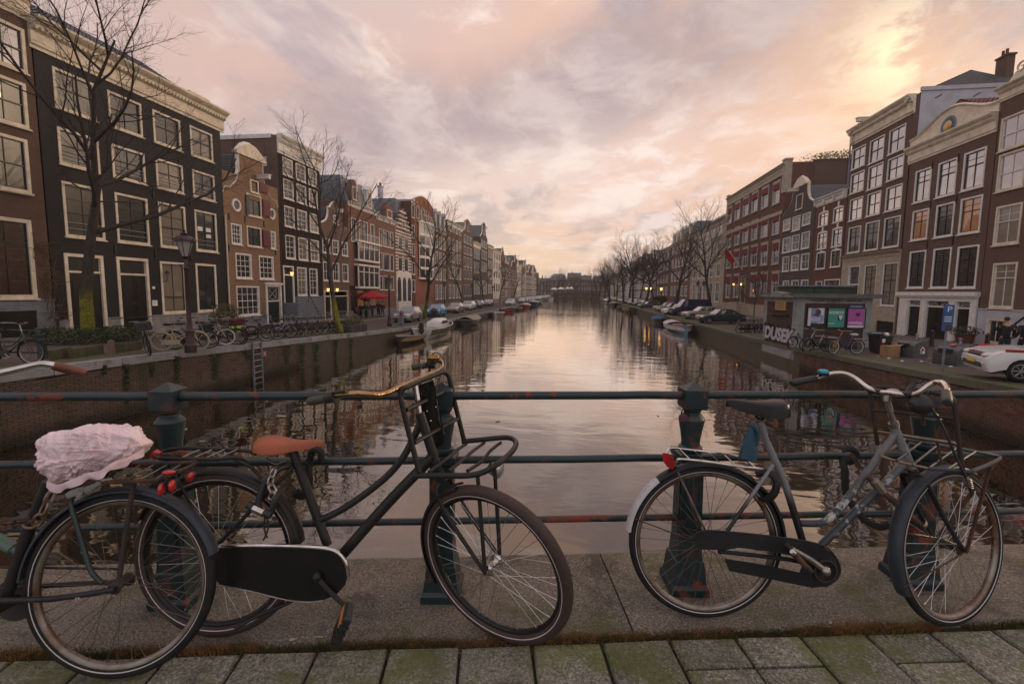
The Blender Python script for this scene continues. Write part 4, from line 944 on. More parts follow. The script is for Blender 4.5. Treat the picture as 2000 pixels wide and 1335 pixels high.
hh=h.Z(1772,193);zc0=h.Z(1774,227);h.wall(hh-.02,B['brown2'])
zg=h.Z(1704,506);q=MB();pr_=0.0
gh_=sorted([dq]+[h.box(1687.5,1712,517,581),h.box(1723,1752.5,513,597)]);prev=0
for b in gh_:q.box((prev,-.06,.9),(b[0],-.002,zg));q.box((b[0],-.06,b[3]),(b[1],-.002,zg));q.box((b[0],-.06,.9),(b[1],-.002,b[2]))if b is not dq else None;prev=b[1]
q.box((prev,-.06,.9),(h.w,-.002,zg));q.box((0,-.10,-.5),(bq[0],-.002,.899));q.box((bq[1],-.10,-.5),(h.w,-.002,.899));q.build('ground_floor_facing',M['stone'],h.root)
q=MB();q.box((bq[0],.02,-.5),(bq[1],.1,bq[3]));q.build('cellar_door',M['doorblack'],h.root)
cornice(h.root,0,h.w,zg,.5,M['stone'],.7);door(h.root,dq[0],dq[1],dq[2],dq[3],m='door',case='white',transom=.45,cw=.09)
cornice(h.root,-.05,h.w+.05,zc0,hh-zc0,M['cream'],1.15,dent=1)
q=MB()
for x in(.25,h.w-.25):q.tube([(x+.20*(1-a/14)*cos(a*.7),-.45,hh-.35+.2*(1-a/14)*sin(a*.7))for a in range(12)],.07,5);q.box((x-.12,-.30,zc0+.1),(x+.12,-.08,hh-.5))
q.build('console',M['cream'],h.root)
q=MB();q.box((h.w-.002,.3,0),(h.w+.03,h.depth,hh+.15));q.box((h.w-.02,.25,hh+.15),(h.w+.10,h.depth,hh+.42));q.build('side_wall',M['stucco'],h.root)
q=MB()
for k in range(6):y=1.2+1.5*(k%3)*1.6;z=hh-.4 if k<3 else hh-2.4;q.box((h.w+.03,y,z-.35),(h.w+.07,y+.06,z))if k>=3 else q.tube([(h.w+.05,y,z),(h.w+.05,y+.4,z+.25)],.03,4)
q.build('wall_anchor',M['iron'],h.root)
pitched(h.root,h.w,hh,1.9,8.5,M['tile_dark'],'x',y0=.25,hip=1.2);chimney(h.root,h.w-1.6,6.0,hh,2.6,B['brown2'],.9)
hoist(h.root,h.w*.28,hh+.02,M['cream'],.9)
h=House('R',1590.5,1650,460,440,label='narrow oxblood red house with white carved cornice beside the tall brown house',depth=8)
SR4=ST('white','sash',2,1,cw=.08,split=.72,arch=.08)
for v in((1599.5,1617.5,415,441),(1628,1647,405,433),(1597,1615,454,486),(1625.5,1644.5,446,481),(1594.5,1612,493,525),(1623,1642,488,521)):h.win(*v,SR4,glass='glass_hi' if v[2]<460 else None)
h.win(1609,1642,545,590,ST('white','sash',2,1,cw=.1,split=.6));dq=h.box(1591.5,1604,549,612);h.holes.append(dq)
hh=h.Z(1622,381);zc0=h.Z(1620,397);h.wall(hh-.02,B['wine']);door(h.root,dq[0],dq[1],.1,dq[3],m='doorblack',case='white',transom=.2,cw=.07);h.plinth(.6,M['plinth'],gaps=[(dq[0],dq[1])])
cornice(h.root,0,h.w,zc0,hh-zc0,M['white'],.9,dent=2);pitched(h.root,h.w,hh,1.7,8,M['tile_blue'],'x',y0=.2,hip=.5)
q=MB()
for b,*_ in h.wins[:6]:x=(b[0]+b[1])/2;q.prism([(x-.10,b[3]+.12),(x+.10,b[3]+.12),(x+.15,b[3]+.55),(x-.15,b[3]+.55)],-.05,-.002)
q.build('keystone',M['white'],h.root)
h=House('R',1528,1590,460,450,label='dark grey brick house with cream bell gable and hoist beam',depth=9)
SR5=ST('white','white',2,1,cw=.08,split=.5)
for v in((1530,1544,428,450),(1548,1563,422,450),(1567.5,1583,416,439),(1528.8,1544,464,493),(1546.5,1561,459,489),(1565.5,1581.5,453,485),(1528.5,1541,501,530),(1545.5,1560,498,528),(1564.5,1580,495,526),(1528.5,1540.5,548,580),(1545,1559,547,580),(1564,1578,546,580)):h.win(*v,SR5,near=True)
zs_=h.Z(1560,412);zt_=h.Z(1561,347);h.wall(zs_,B['grey']);h.plinth(.7,M['plinth'])
g=gable(h.root,g_bell(h.w,zt_-zs_),zs_,B['grey'],M['cream'],tw=.10)
gw=h.box(1551,1563,384,408);window(g,h.w*.42,h.w*.62,zs_+.15,zs_+1.75,ST('cream','sash',1,1,cw=.08,split=None),y=-.05,glass='glass_brown')
hoist(g,h.w*.45,zs_+(zt_-zs_)*.60,M['cream'],1.0)
q=MB();wa,wb=h.w*.27,h.w*.73;zt2=zs_+(zt_-zs_)*.72;q.prism([(wa+(wb-wa)*i/12,zt2+(zt_-zt2)*sin(pi*i/12))for i in range(13)],-.10,.32);q.build('pediment',M['cream'],g)
pitched(h.root,h.w,zs_,(zt_-zs_)*.75,9,M['tile_blue'],'y',y0=.3)
h=House('R',1417,1527,480,470,label='broad red brick house with red blinds, red flag and roof garden',depth=12)
M['blind']=mat('red_window_blind',(0.20,0.02,0.024),(0.15,0.016,0.02),sc=3,rough=.8)
SR6=ST('trimgrey','white',2,1,cw=.16,split=.55,proud=.07)
lx=[(1421,1430),(1436,1446),(1452,1463),(1469,1481),(1488.5,1501.5),(1510.5,1524)]
rows6=[((406,437),(357,398)),((452,484),(419,458)),((493,524),(472,516)),((538,582),(532,577))]
for j,((a0,b0),(a1,b1))in enumerate(rows6):
 for i,(ul,ur)in enumerate(lx):
  if j==3 and i==2:continue
  t=i/5.0;uo=-2*j*.9;h.win(ul+uo*.5,ur+uo*.5,a0+(a1-a0)*t,b0+(b1-b0)*t,SR6,near=True)
dq=h.box(1446.5,1456,538,590);h.holes.append(dq)
hh=h.Z(1472,357);h.wall(hh,B['wine']);door(h.root,dq[0],dq[1],dq[2],dq[3],m='door',case='stone',transom=.3,cw=.12)
for b,*_ in h.wins:
 q=MB();hgt=(b[3]-b[2]);q.box((b[0]+.17,-.12,b[3]-hgt*.34),(b[1]-.17,-.06,b[3]-.14));q.build('blind',M['blind'],h.root)
 q=MB();q.box((b[0]-.12,-.09,b[3]),(b[1]+.12,-.001,b[3]+.20));q.build('lintel',M['stone'],h.root)
for v in((1472,436),(1472,372)):
 z=h.Z(*v);q=MB();q.box((.1,-.14,z-.2),(h.w-.1,-.095,z+.22));q.build('string_course',M['stone'],h.root)
cornice(h.root,0,h.w,hh-.85,.85,M['stone'],.8)
for x in(-.03,h.w-.72):q=MB();q.box((x,-.16,hh-3.4),(x+.75,.6,hh+.25));q.box((x-.08,-.22,hh+.25),(x+.83,.66,hh+.45));q.build('corner_pier',M['stone'],h.root)
h.plinth(1.5,M['stone'],out=.08,gaps=[(dq[0],dq[1])])
for ku in(1437,1452):walllamp(h.root,h.X(ku,556),h.Z(ku,556))
stoop(h.root,dq[0]-.3,dq[1]+.3,dq[2],8,'stone',1.5,1)
q=MB();x0=h.X(1452,530);z0=h.Z(1452,527);q.tube([(x0,-.1,z0),(x0-.6,-2.6,z0+3.6)],.04,6);fp=q.build('flagpole',M['white'],h.root)
q=MB();vs=[];fs=[]
for i in range(7):
 for j in range(6):t=i/6;vs.append((x0-.28-.32*t+.05*sin(j),-1.3-1.1*t+.12*sin(i*1.3+j),z0+1.75+1.55*t-(1.5-.9*abs(t-.4))*j/5))
for i in range(6):
 for j in range(5):k=i*6+j;fs.append((k,k+1,k+7,k+6))
q.add(vs,fs);q.build('flag',mat('red_flag_cloth',(.45,.02,.02),(.35,.015,.015),sc=4,rough=.8),fp,smooth=True)
q=MB();zt=h.Z(1540,333);q.box((h.w-.3,3.0,hh-4),(h.w+.03,13.5,hh+.1));q.box((h.w-.35,2.9,hh+.1),(h.w+.08,13.6,hh+.22));q.build('party_wall',B['brown2'],h.root)
q=MB();q.tube([(h.w+.12,6.5,hh-3),(h.w+.12,6.5,hh+1.9)],.09,8);q.build('flue',M['lead'],h.root)
RH6=h
midhouse('R','grey beige stone house with dark mansard roof behind the tall bare tree',1350,1416,500,(1383,440),B['beige'],[(448,468),(480,506),(518,542),(552,588)],1383,Sn,cols=5,tk='cornice',ctop=1.0,trim='stone',roof='tile_dark',rise=3.0)
midhouse('R','red and cream striped house behind the broad bare tree',1310,1349.5,500,(1330,470),B['red'],[(476,492),(502,520),(530,548),(558,578)],1330,Sn,cols=5,tk='mansard',gh=3.0,trim='cream',roof='lead')
midhouse('R','dark brown house between the bare trees on the right bank',1284,1309.5,500,(1296,488),B['brown2'],[(495,508),(516,530),(538,552),(560,576)],1296,Sn,cols=4,tk='cornice',ctop=.9,trim='cream',roof='tile_dark')
sR=onx(1283.5,500,TR).y
farrow('R',sR,275,'along the right bank')
Rr=random.Random(21);x=-48.0;k=0
while x<52:
 wd=Rr.uniform(7,13);hg=Rr.uniform(10.5,13.5);k+=1;yy=318+Rr.uniform(-8,12);wk=Rr.choice(['brown2','grey','beige','brown1'])
 r=thing('distant_house','hazy %s house beyond the far bridge, %s from the left'%({'brown2':'red brown','grey':'grey','beige':'beige','brown1':'brown'}[wk],ORD[k-1]),'house',(x,yy,.9))
 hl=[(wd*(i+.28)/4,wd*(i+.72)/4,z,z+2.0)for i in range(4)for z in(1.3,4.6,7.8)]
 facade(r,wd,hg,hl,B[wk])
 for b in hl:window(r,*b,Sn,near=False)
 if k%3==1:
  q=MB();q.loft([[(0,0,hg),(wd,0,hg),(wd,10,hg),(0,10,hg)],[(wd*.08,1,hg+2.6),(wd*.92,1,hg+2.6),(wd*.92,9,hg+2.6),(wd*.08,9,hg+2.6)],[(wd*.22,3,hg+4.3),(wd*.78,3,hg+4.3),(wd*.78,8,hg+4.3),(wd*.22,8,hg+4.3)]]);q.build('mansard_roof',M['lead'],r)
 else:pitched(r,wd,hg,Rr.uniform(2,4),10,M['tile_dark'],'x',y0=0,tiles=False)
 chimney(r,wd*.3,4,hg+1,2.6,B['brown2']);x+=wd
mb=MB();mb.box((-120,300,-2),(140,420,.85));tag(mb.build('far_quay',M['street']),'street closing the canal beyond the far bridge',kind='structure')
# the near bridge: pavement, ledge, railing
FZ=2.5;BA=0.055
def Bf(x,y,z=0.0):return K(x*cos(BA)-y*sin(BA),1.83+x*sin(BA)+y*cos(BA),FZ+z)
MBf=Matrix.Translation(Bf(0,0,0))@Matrix.Rotation(YAW+BA,4,'Z')
def granite(name,a,b,moss,mosslim=(0.50,0.66),grain=70):
 m=bpy.data.materials.new(name);m.use_nodes=True;t=NT(m.node_tree)
 p=t.n('BsdfPrincipled');p.inputs['Roughness'].default_value=0.85;p.inputs['Specular IOR Level'].default_value=0.3
 o=t.n('OutputMaterial');t.t.links.new(p.outputs[0],o.inputs[0]);g=t.n('NewGeometry').outputs['Position']
 f=t.sstep(t.noise(g,1.7,6,0.65),0.35,0.65);col=t.mix(f,(*a,1),(*b,1))
 gr=t.noise(g,grain*1.45,3,0.8);col=t.mix(t.math('MULTIPLY',t.sstep(gr,0.52,0.62),0.70),col,tuple(x*2.9 for x in b)+(1,));col=t.mix(t.math('MULTIPLY',t.sstep(gr,0.47,0.34),0.75),col,(0.018,0.016,0.014,1))
 st=t.sstep(t.noise(g,2.9,7,0.72),0.52,0.66);col=t.mix(t.math('MULTIPLY',st,0.6),col,(0.035,0.028,0.022,1))
 mo=t.sstep(t.noise(g,2.6,7,0.72),*mosslim);col=t.mix(t.math('MULTIPLY',mo,0.72),col,(*moss,1))
 sp=t.sstep(t.noise(g,26,1,0.5),0.80,0.84);col=t.mix(sp,col,(0.30,0.28,0.24,1))
 oi=t.n('ObjectInfo').outputs['Random'];hs=t.n('HueSaturation',i_Color=col);t.put(hs.inputs['Value'],t.math('ADD',0.82,t.math('MULTIPLY',oi,0.36)))
 t.put(p.inputs['Base Color'],hs.outputs[0])
 b_=t.n('Bump',i_Strength=0.7,i_Distance=0.006);t.put(b_.inputs['Height'],t.math('ADD',t.math('MULTIPLY',gr,1.3),t.math('MULTIPLY',t.noise(g,12,5,0.6),0.8)));t.put(p.inputs['Normal'],b_.outputs[0]);return m
M['ledge']=granite('coarse_brown_granite',(0.200,0.170,0.138),(0.140,0.122,0.100),(0.085,0.090,0.022),(0.50,0.66))
M['paver']=granite('mossy_concrete_paver',(0.200,0.190,0.155),(0.145,0.140,0.115),(0.100,0.118,0.026),(0.46,0.60),60)
M['joint']=mat('damp_joint_earth',(0.020,0.016,0.012),(0.034,0.026,0.016),sc=20,rough=1.0)
mb=MB();mb.box((-6,-4.5,-.5),(6,-.07,-.022),MBf);mb.box((-6,-.07,-.5),(6,.03,-.010),MBf);pav=tag(mb.build('bridge_pavement',M['joint']),'grey mossy concrete paving on the near bridge',kind='structure')
xk=-3.2;ci=0
while xk<3.4:
 wd=.300+random.uniform(-.006,.006);y=-.018;first=True;ci+=1
 while y>-1.5:
  L=random.choice((.16,.20,.27,.30))if first else.30;first=False
  e=.008;gx=.012;z0=random.uniform(-.004,.004);tl=random.uniform(-.003,.003)
  a0,a1,b0,b1=xk+gx/2,xk+wd-gx/2,y-L+.008,y-.004
  top=[(a0+e,b0+e,z0-tl),(a1-e,b0+e,z0+tl),(a1-e,b1-e,z0+tl),(a0+e,b1-e,z0-tl)];mid=[(a0,b0,z0-.01),(a1,b0,z0-.01),(a1,b1,z0-.01),(a0,b1,z0-.01)];bot=[(a0,b0,-.06),(a1,b0,-.06),(a1,b1,-.06),(a0,b1,-.06)]
  q=MB();q.loft([bot,mid,top],M=MBf);q.build('paving_stone',M['paver'],pav);y-=L
 xk+=wd
for k,(xa,xb)in enumerate(((-6,-2.3),(-2.292,.55),(.558,3.4),(3.408,6))):
 q=MB();n=24;r0=random.Random(k)
 prof=[(.004,-.5),(.004,-.012),(.016,-.002),(.05,.003),(.62,.006),(.645,-.004),(.66,-.03),(.66,-.5)]
 q.loft([[(xa+(xb-xa)*i/n,yy+(.006*mnoise.noise((i*1.3+k*9,yy*3,0))if zz>-.1 else 0),zz+(.004*mnoise.noise((i*.9+k*5,yy*6,4))if zz>-.1 else 0))for yy,zz in prof]for i in range(n+1)],M=MBf)
 q.build('ledge_stone',M['ledge'],pav,smooth=True,sharp=.6)
def bridge_body():
 q=MB();q.box((-14.5,.02,-2.6),(16,.60,-.05),MBf);q.box((-14.5,-8,-2.6),(-6.02,.02,-.05),MBf);q.box((6.02,-8,-2.6),(16,.02,-.05),MBf)
 t=thing('near_bridge','masonry side of the bridge under the granite ledge','bridge',tuple(Bf(0,.3,-2.5)));q.build('parapet_wall',B['brown2'],t,world=True);return t
bridge_body()
M['moss']=mat('olive_moss',(0.075,0.062,0.014),(0.045,0.042,0.012),sc=14,rough=1.0)
M['deadmoss']=mat('orange_brown_moss',(0.270,0.140,0.044),(0.135,0.075,0.028),sc=12,rough=1.0)
def tufts(name,n,xr,m,label,seed,ysp=.03,hh=.02,dens=0.0,yoff=0.0):
 R=random.Random(seed);q=MB()
 for _ in range(n):
  x=R.uniform(*xr);d=mnoise.noise((x*1.7+seed,3.3,0))+.45*mnoise.noise((x*6+seed,1.3,0))
  if d<dens:continue
  y=yoff+R.gauss(0,ysp*(.4+.8*max(d,.05)));h=R.uniform(.3,1)*hh*(.5+max(0,d));a=R.uniform(0,2*pi);wd=R.uniform(.002,.005);lx,ly=R.gauss(0,.012),R.gauss(0,.012)
  q.add([(x-wd*cos(a),y-wd*sin(a),-.02),(x+wd*cos(a),y+wd*sin(a),-.02),(x+lx,y+ly,h)],[(0,1,2)],MBf)
 return tag(q.build(name,m),label,name.replace('_',' '),kind='stuff')
tufts('green_moss',26000,(-2.8,3.0),M['moss'],'olive green moss in the joint between ledge and paving',2,.036,.014,-.22)
tufts('dry_moss',24000,(-2.2,2.6),M['deadmoss'],'dry orange brown moss along the ledge joint',7,.032,.016,-.05,.012)
def chip(name,label,cat,u,v,s,m,z=.012,rz=0.0,th=.002,poly=None):
 p=onz(u,v,FZ+z);t=MB();pl=poly or[(-1,-.2),(-.3,-.6),(.6,-.4),(1,.1),(.3,.55),(-.5,.4)]
 t.prism([(a*s,b*s)for a,b in pl],0,th,'XY',Matrix.Translation(p)@Matrix.Rotation(rz,4,'Z')@Matrix.Rotation(random.uniform(-.2,.2),4,'X'))
 return tag(t.build(name,m),label,cat)
M['deadleaf']=mat('pale_dead_leaf',(.24,.20,.15),(.16,.12,.08),sc=30,rough=.9);M['paper']=mat('dirty_paper_scrap',(.42,.40,.36),(.3,.28,.24),sc=20,rough=.9)
chip('dead_leaf','pale dead leaf on a paving stone below the right bicycle chain case','leaf',1449,1308,.013,M['deadleaf'],rz=1.9)
chip('dead_leaf','small grey leaf left of the dry moss under the rear wheel','leaf',1320,1226,.011,M['deadleaf'],rz=2.1)
chip('dead_leaf','grey leaf on the paving stone right of the dry moss','leaf',1599,1251,.012,M['deadleaf'],rz=2.0)
chip('dead_leaf','pale oval leaf on a paving stone under the right front wheel','leaf',1810,1246,.010,M['paper'],rz=.4)
chip('paper_scrap','torn white paper scrap near the moss below the black chain case','paper',571,1248,.014,M['paper'],rz=.2)
chip('paper_scrap','thin white paper strip left of the hanging pedal','paper',622,1243,.02,M['paper'],poly=[(-1,-.1),(1,-.12),(1,.1),(-1,.12)],rz=.1)
chip('paper_scrap','small white scrap near the right bicycle front wheel','paper',1622,1215,.009,M['paper'],rz=.6)
chip('dead_leaf','brown leaf beside the foot of the second railing post','leaf',905,1152,.012,M['deadmoss'],rz=.5)
q=MB();p0=onz(850,1268,FZ+.012);pts=[onz(u,v,FZ+.012+.012*sin(i*1.9)**2)for i,(u,v)in enumerate([(838,1263),(848,1272),(858,1280),(853,1292),(845,1300),(850,1311),(862,1310),(866,1298),(858,1284),(856,1272),(868,1268),(886,1271),(905,1276),(925,1286),(944,1295)])]
q.tube(smooth_path(pts,4),.0012,5);tag(q.build('wire',mat('bent_grey_wire',(.16,.16,.17),rough=.5,metal=.6)),'thin bent grey wire lying on the mossy paving stones','wire')
def peel(name,base,under,amt=(0.62,0.68),rough=0.42):
 m=bpy.data.materials.new(name);m.use_nodes=True;t=NT(m.node_tree);p=t.n('BsdfPrincipled');o=t.n('OutputMaterial');t.t.links.new(p.outputs[0],o.inputs[0])
 g=t.n('NewGeometry').outputs['Position'];f=t.noise(g,11,6,0.65);k=t.sstep(f,*amt);big=t.sstep(t.noise(g,2.3,3),0.42,0.6);k=t.math('MULTIPLY',k,t.math('ADD',.25,t.math('MULTIPLY',big,.75)))
 v=t.mix(t.sstep(t.noise(g,5,4),.3,.7),(*base,1),(*[x*.7 for x in base],1));col=t.mix(k,v,t.mix(t.noise(g,60,2),(*under,1),(*[x*.45 for x in under],1)))
 t.put(p.inputs['Base Color'],col);t.put(p.inputs['Roughness'],t.math('ADD',rough,t.math('MULTIPLY',k,.4)))
 b=t.n('Bump',i_Strength=0.25,i_Distance=0.004);t.put(b.inputs['Height'],t.math('SUBTRACT',t.noise(g,25,4,.6),t.math('MULTIPLY',k,1.0)));t.put(p.inputs['Normal'],b.outputs[0]);return m
M['rail']=peel('peeling_dark_green_paint',(0.016,0.036,0.040),(0.26,0.06,0.028),(0.56,0.60))
M['rail2']=peel('worn_dark_green_paint',(0.015,0.033,0.037),(0.24,0.055,0.028),(0.50,0.57))
rl=thing('bridge_railing','dark green iron bridge railing with three rails and peeling red primer','railing',tuple(Bf(0,.33,0)))
RY=.33
PX=[-4.09,-2.83,-1.575,-.315,.915,2.14,3.40,4.66]
def rail_line(z,r,m,name='rail'):
 for a,b in zip(PX,PX[1:]):
  q=MB();n=10;q.tube([(a+(b-a)*i/n,RY,z+.003*mnoise.noise((a+i*.6,z*7,0)))for i in range(n+1)],r,14,M=MBf);q.build(name,m,rl,smooth=True,world=True)
rail_line(1.000,.0205,M['rail']);rail_line(.682,.0185,M['rail']);rail_line(.372,.0165,M['rail2'])
for i,x in enumerate(PX):
 T=MBf@Matrix.Translation((x,RY,.004))@Matrix.Rotation(radians(-3),4,'Z')
 q=MB();q.lathe([(.094,0),(.094,.035),(.088,.045),(.082,.052),(.072,.15),(.070,.165),(.062,.172),(.058,.24),(.055,.26),(.052,.665),(.060,.675),(.072,.680),(.072,.712),(.058,.716)],sq=True,M=T)
 po=q.build('post',M['rail'],rl,world=True)
 for s4 in range(4):
  R4=T@Matrix.Rotation(pi/2*s4,4,'Z');q=MB();q.prism([(-.036,.29),(.036,.29),(.036,.64),(-.036,.64)],-.0575,-.0515,M=R4);q.build('raised_panel',M['rail'],po,world=True)
 q=MB();q.lathe([(.050,.715),(.056,.725),(.056,.738),(.045,.746),(.044,.765),(.052,.82),(.0605,.865),(.062,.880),(.056,.890),(.040,.905),(.039,.915),(.046,.925),(.046,.934)],20,T);q.build('vase',M['rail'],po,smooth=True,world=True,sharp=.5)
 q=MB();q.lathe([(.050,.933),(.054,.940),(.054,1.028),(.0,1.064)],sq=True,M=T,cap=False);q.build('cap',M['rail2'],po,world=True)
q=MB();T=MBf@Matrix.Translation((.86,RY-.03,.905));q.bbox((-.018,-.011,-.026),(.018,.011,.008),.004,T);lk=q.build('padlock',mat('dull_pink_metal',(.20,.09,.10),(.14,.06,.07),sc=20,rough=.4,metal=.5));
q=MB();q.tube([(.012*cos(a),0,.006+.026*sin(a))for a in[pi*i/8 for i in range(9)]],.0035,6,M=T);sh=q.build('shackle',M['iron']);sh.parent=lk;tag(lk,'small pink padlock hanging under the cap of the third post','padlock')
# bicycles on the bridge
M['tyre']=mat('black_rubber',(.014,.014,.014),(.022,.021,.020),sc=25,rough=.75,bump=.2,bsc=60,spec=.28)
M['tyrebrown']=mat('brown_rubber',(.058,.034,.029),(.044,.027,.024),sc=12,rough=.7,bump=.3,bsc=70)
M['reflex']=mat('reflective_white_stripe',(.62,.58,.56),(.45,.42,.40),sc=9,rough=.35)
M['chrome']=mat('chrome',(.72,.70,.66),(.52,.48,.44),sc=14,rough=.14,metal=1.0)
M['alloy']=mat('dull_alloy',(.42,.40,.38),(.25,.21,.18),sc=9,rough=.35,metal=.9)
M['alloyrust']=mat('stained_alloy_rim',(.30,.27,.24),(.17,.11,.07),sc=7,rough=.42,metal=.8,c3=(.16,.07,.03),sc3=5)
M['spoke']=mat('steel_spoke',(.50,.48,.46),rough=.3,metal=.9);M['spokedull']=mat('dull_spoke',(.16,.13,.11),(.10,.07,.05),sc=8,rough=.5,metal=.6)
M['matblack']=mat('satin_black_frame_paint',(.020,.019,.018),(.026,.024,.022),sc=10,rough=.42,spec=.28)
M['glossblack']=mat('glossy_black_panel',(.014,.014,.014),(.019,.018,.017),sc=5,rough=.22,spec=.28)
M['guard']=mat('dusty_black_mudguard',(.014,.015,.017),(.024,.025,.026),sc=6,rough=.40,c3=(.055,.045,.035),sc3=4,lim3=(.6,.75),spec=.28)
M['guardblue']=mat('worn_blue_grey_mudguard',(.050,.062,.078),(.030,.036,.045),sc=5,rough=.38,c3=(.10,.08,.06),sc3=5,lim3=(.6,.72),spec=.28)
M['rust']=mat('rusty_steel',(.105,.045,.022),(.05,.026,.018),sc=16,rough=.8,bump=.3,c3=(.025,.024,.024),sc3=6)
M['rustdark']=mat('dark_rusty_steel',(.042,.026,.020),(.022,.019,.018),sc=12,rough=.7,c3=(.13,.055,.022),sc3=5)
M['saddle_or']=mat('orange_brown_leather',(.36,.088,.030),(.30,.074,.026),sc=8,rough=.42,bump=.15,bsc=90)
M['saddle_bk']=mat('shiny_black_vinyl',(.009,.009,.009),(.013,.012,.012),sc=8,rough=.30,spec=.28)
M['gripgreen']=mat('olive_grip',(.060,.060,.034),(.045,.046,.028),sc=20,rough=.6);M['gripblack']=mat('black_grip',(.020,.020,.021),rough=.5)
M['gripbrown']=mat('red_brown_grip',(.155,.052,.032),(.105,.036,.024),sc=14,rough=.5,c3=(.06,.03,.022),sc3=9)
M['gold']=mat('worn_gold_bar',(.46,.31,.15),(.24,.15,.07),sc=18,rough=.22,metal=1.0,bump=.2,bsc=60)
M['redlens']=mat('red_lens',(.50,.015,.018),(.30,.010,.012),sc=14,rough=.12,coat=.6);M['amber']=mat('amber_reflector',(.62,.20,.02),rough=.3)
M['lens']=mat('clear_ribbed_lens',(.55,.53,.50),(.30,.28,.26),sc=30,rough=.12,metal=.4)
def spray(name,top,bot,chip_,z0,z1):
 m=bpy.data.materials.new(name);m.use_nodes=True;t=NT(m.node_tree);p=t.n('BsdfPrincipled');o=t.n('OutputMaterial');t.t.links.new(p.outputs[0],o.inputs[0]);p.inputs['Roughness'].default_value=.4
 g=t.n('NewGeometry').outputs['Position'];z=t.n('SeparateXYZ',i_0=g).outputs[2];zz=t.math('ADD',z,t.math('MULTIPLY',t.math('SUBTRACT',t.noise(g,4,3),.5),.10))
 k=t.sstep(zz,z0,z1);col=t.mix(k,(*bot,1),(*top,1));f=t.noise(t.mapping(g,scale=(1,1,1)),13,8,0.75);f2=t.noise(g,2.2,3);ch=t.math('MULTIPLY',t.sstep(f,.53,.58),t.sstep(f2,.45,.6))
 col=t.mix(ch,col,(*chip_,1));sc=t.sstep(t.noise(g,42,3,.8),.62,.68);col=t.mix(t.math('MULTIPLY',sc,.7),col,(.05,.035,.03,1));t.put(p.inputs['Base Color'],col);return m
M['oldgrey']=spray('worn_grey_over_black_paint',(.20,.205,.215),(.017,.017,.019),(.46,.45,.44),FZ+.52,FZ+.63)
M['oldblue']=spray('scraped_blue_grey_paint',(.150,.146,.142),(.030,.038,.050),(.50,.48,.46),FZ+.48,FZ+.82)
class Bike:
 def __init__(s,name,label,A,hd,lean,R):
  s.A=K(A[0],A[1],FZ+.006);s.R=R
  f=Vector((cos(hd),sin(hd),0));n=Vector((-sin(hd),cos(hd),0));s.fx=kd(f);nn=kd(n)
  s.up=(Vector((0,0,1))*cos(lean)+nn*sin(lean));s.sd=s.fx.cross(s.up)
  s.t=thing(name,label,'bicycle',tuple(s.A))
 def P(s,u,v,off=0.0):
  d=kd(ray(u,v));o=s.A+s.sd*off;t=(o-CAM).dot(s.sd)/d.dot(s.sd);return CAM+d*t
 def path(s,pts,off=0.0,k=4):return smooth_path([s.P(p[0],p[1],p[2]if len(p)>2 else off)for p in pts],k)
 def tube(s,name,pts,r,m,off=0.0,n=10,k=4,parent=None,straight=False,label=None):
  q=MB();pp=[s.P(p[0],p[1],p[2]if len(p)>2 else off)for p in pts]
  if not straight:pp=smooth_path(pp,k)
  if hasattr(r,'__len__'):rr=[r[0]+(r[1]-r[0])*i/(len(pp)-1)for i in range(len(pp))]
  else:rr=r
  q.tube(pp,rr,n);o=q.build(name,m,parent or s.t,smooth=True,world=True)
  if label:o['label']=label
  return o
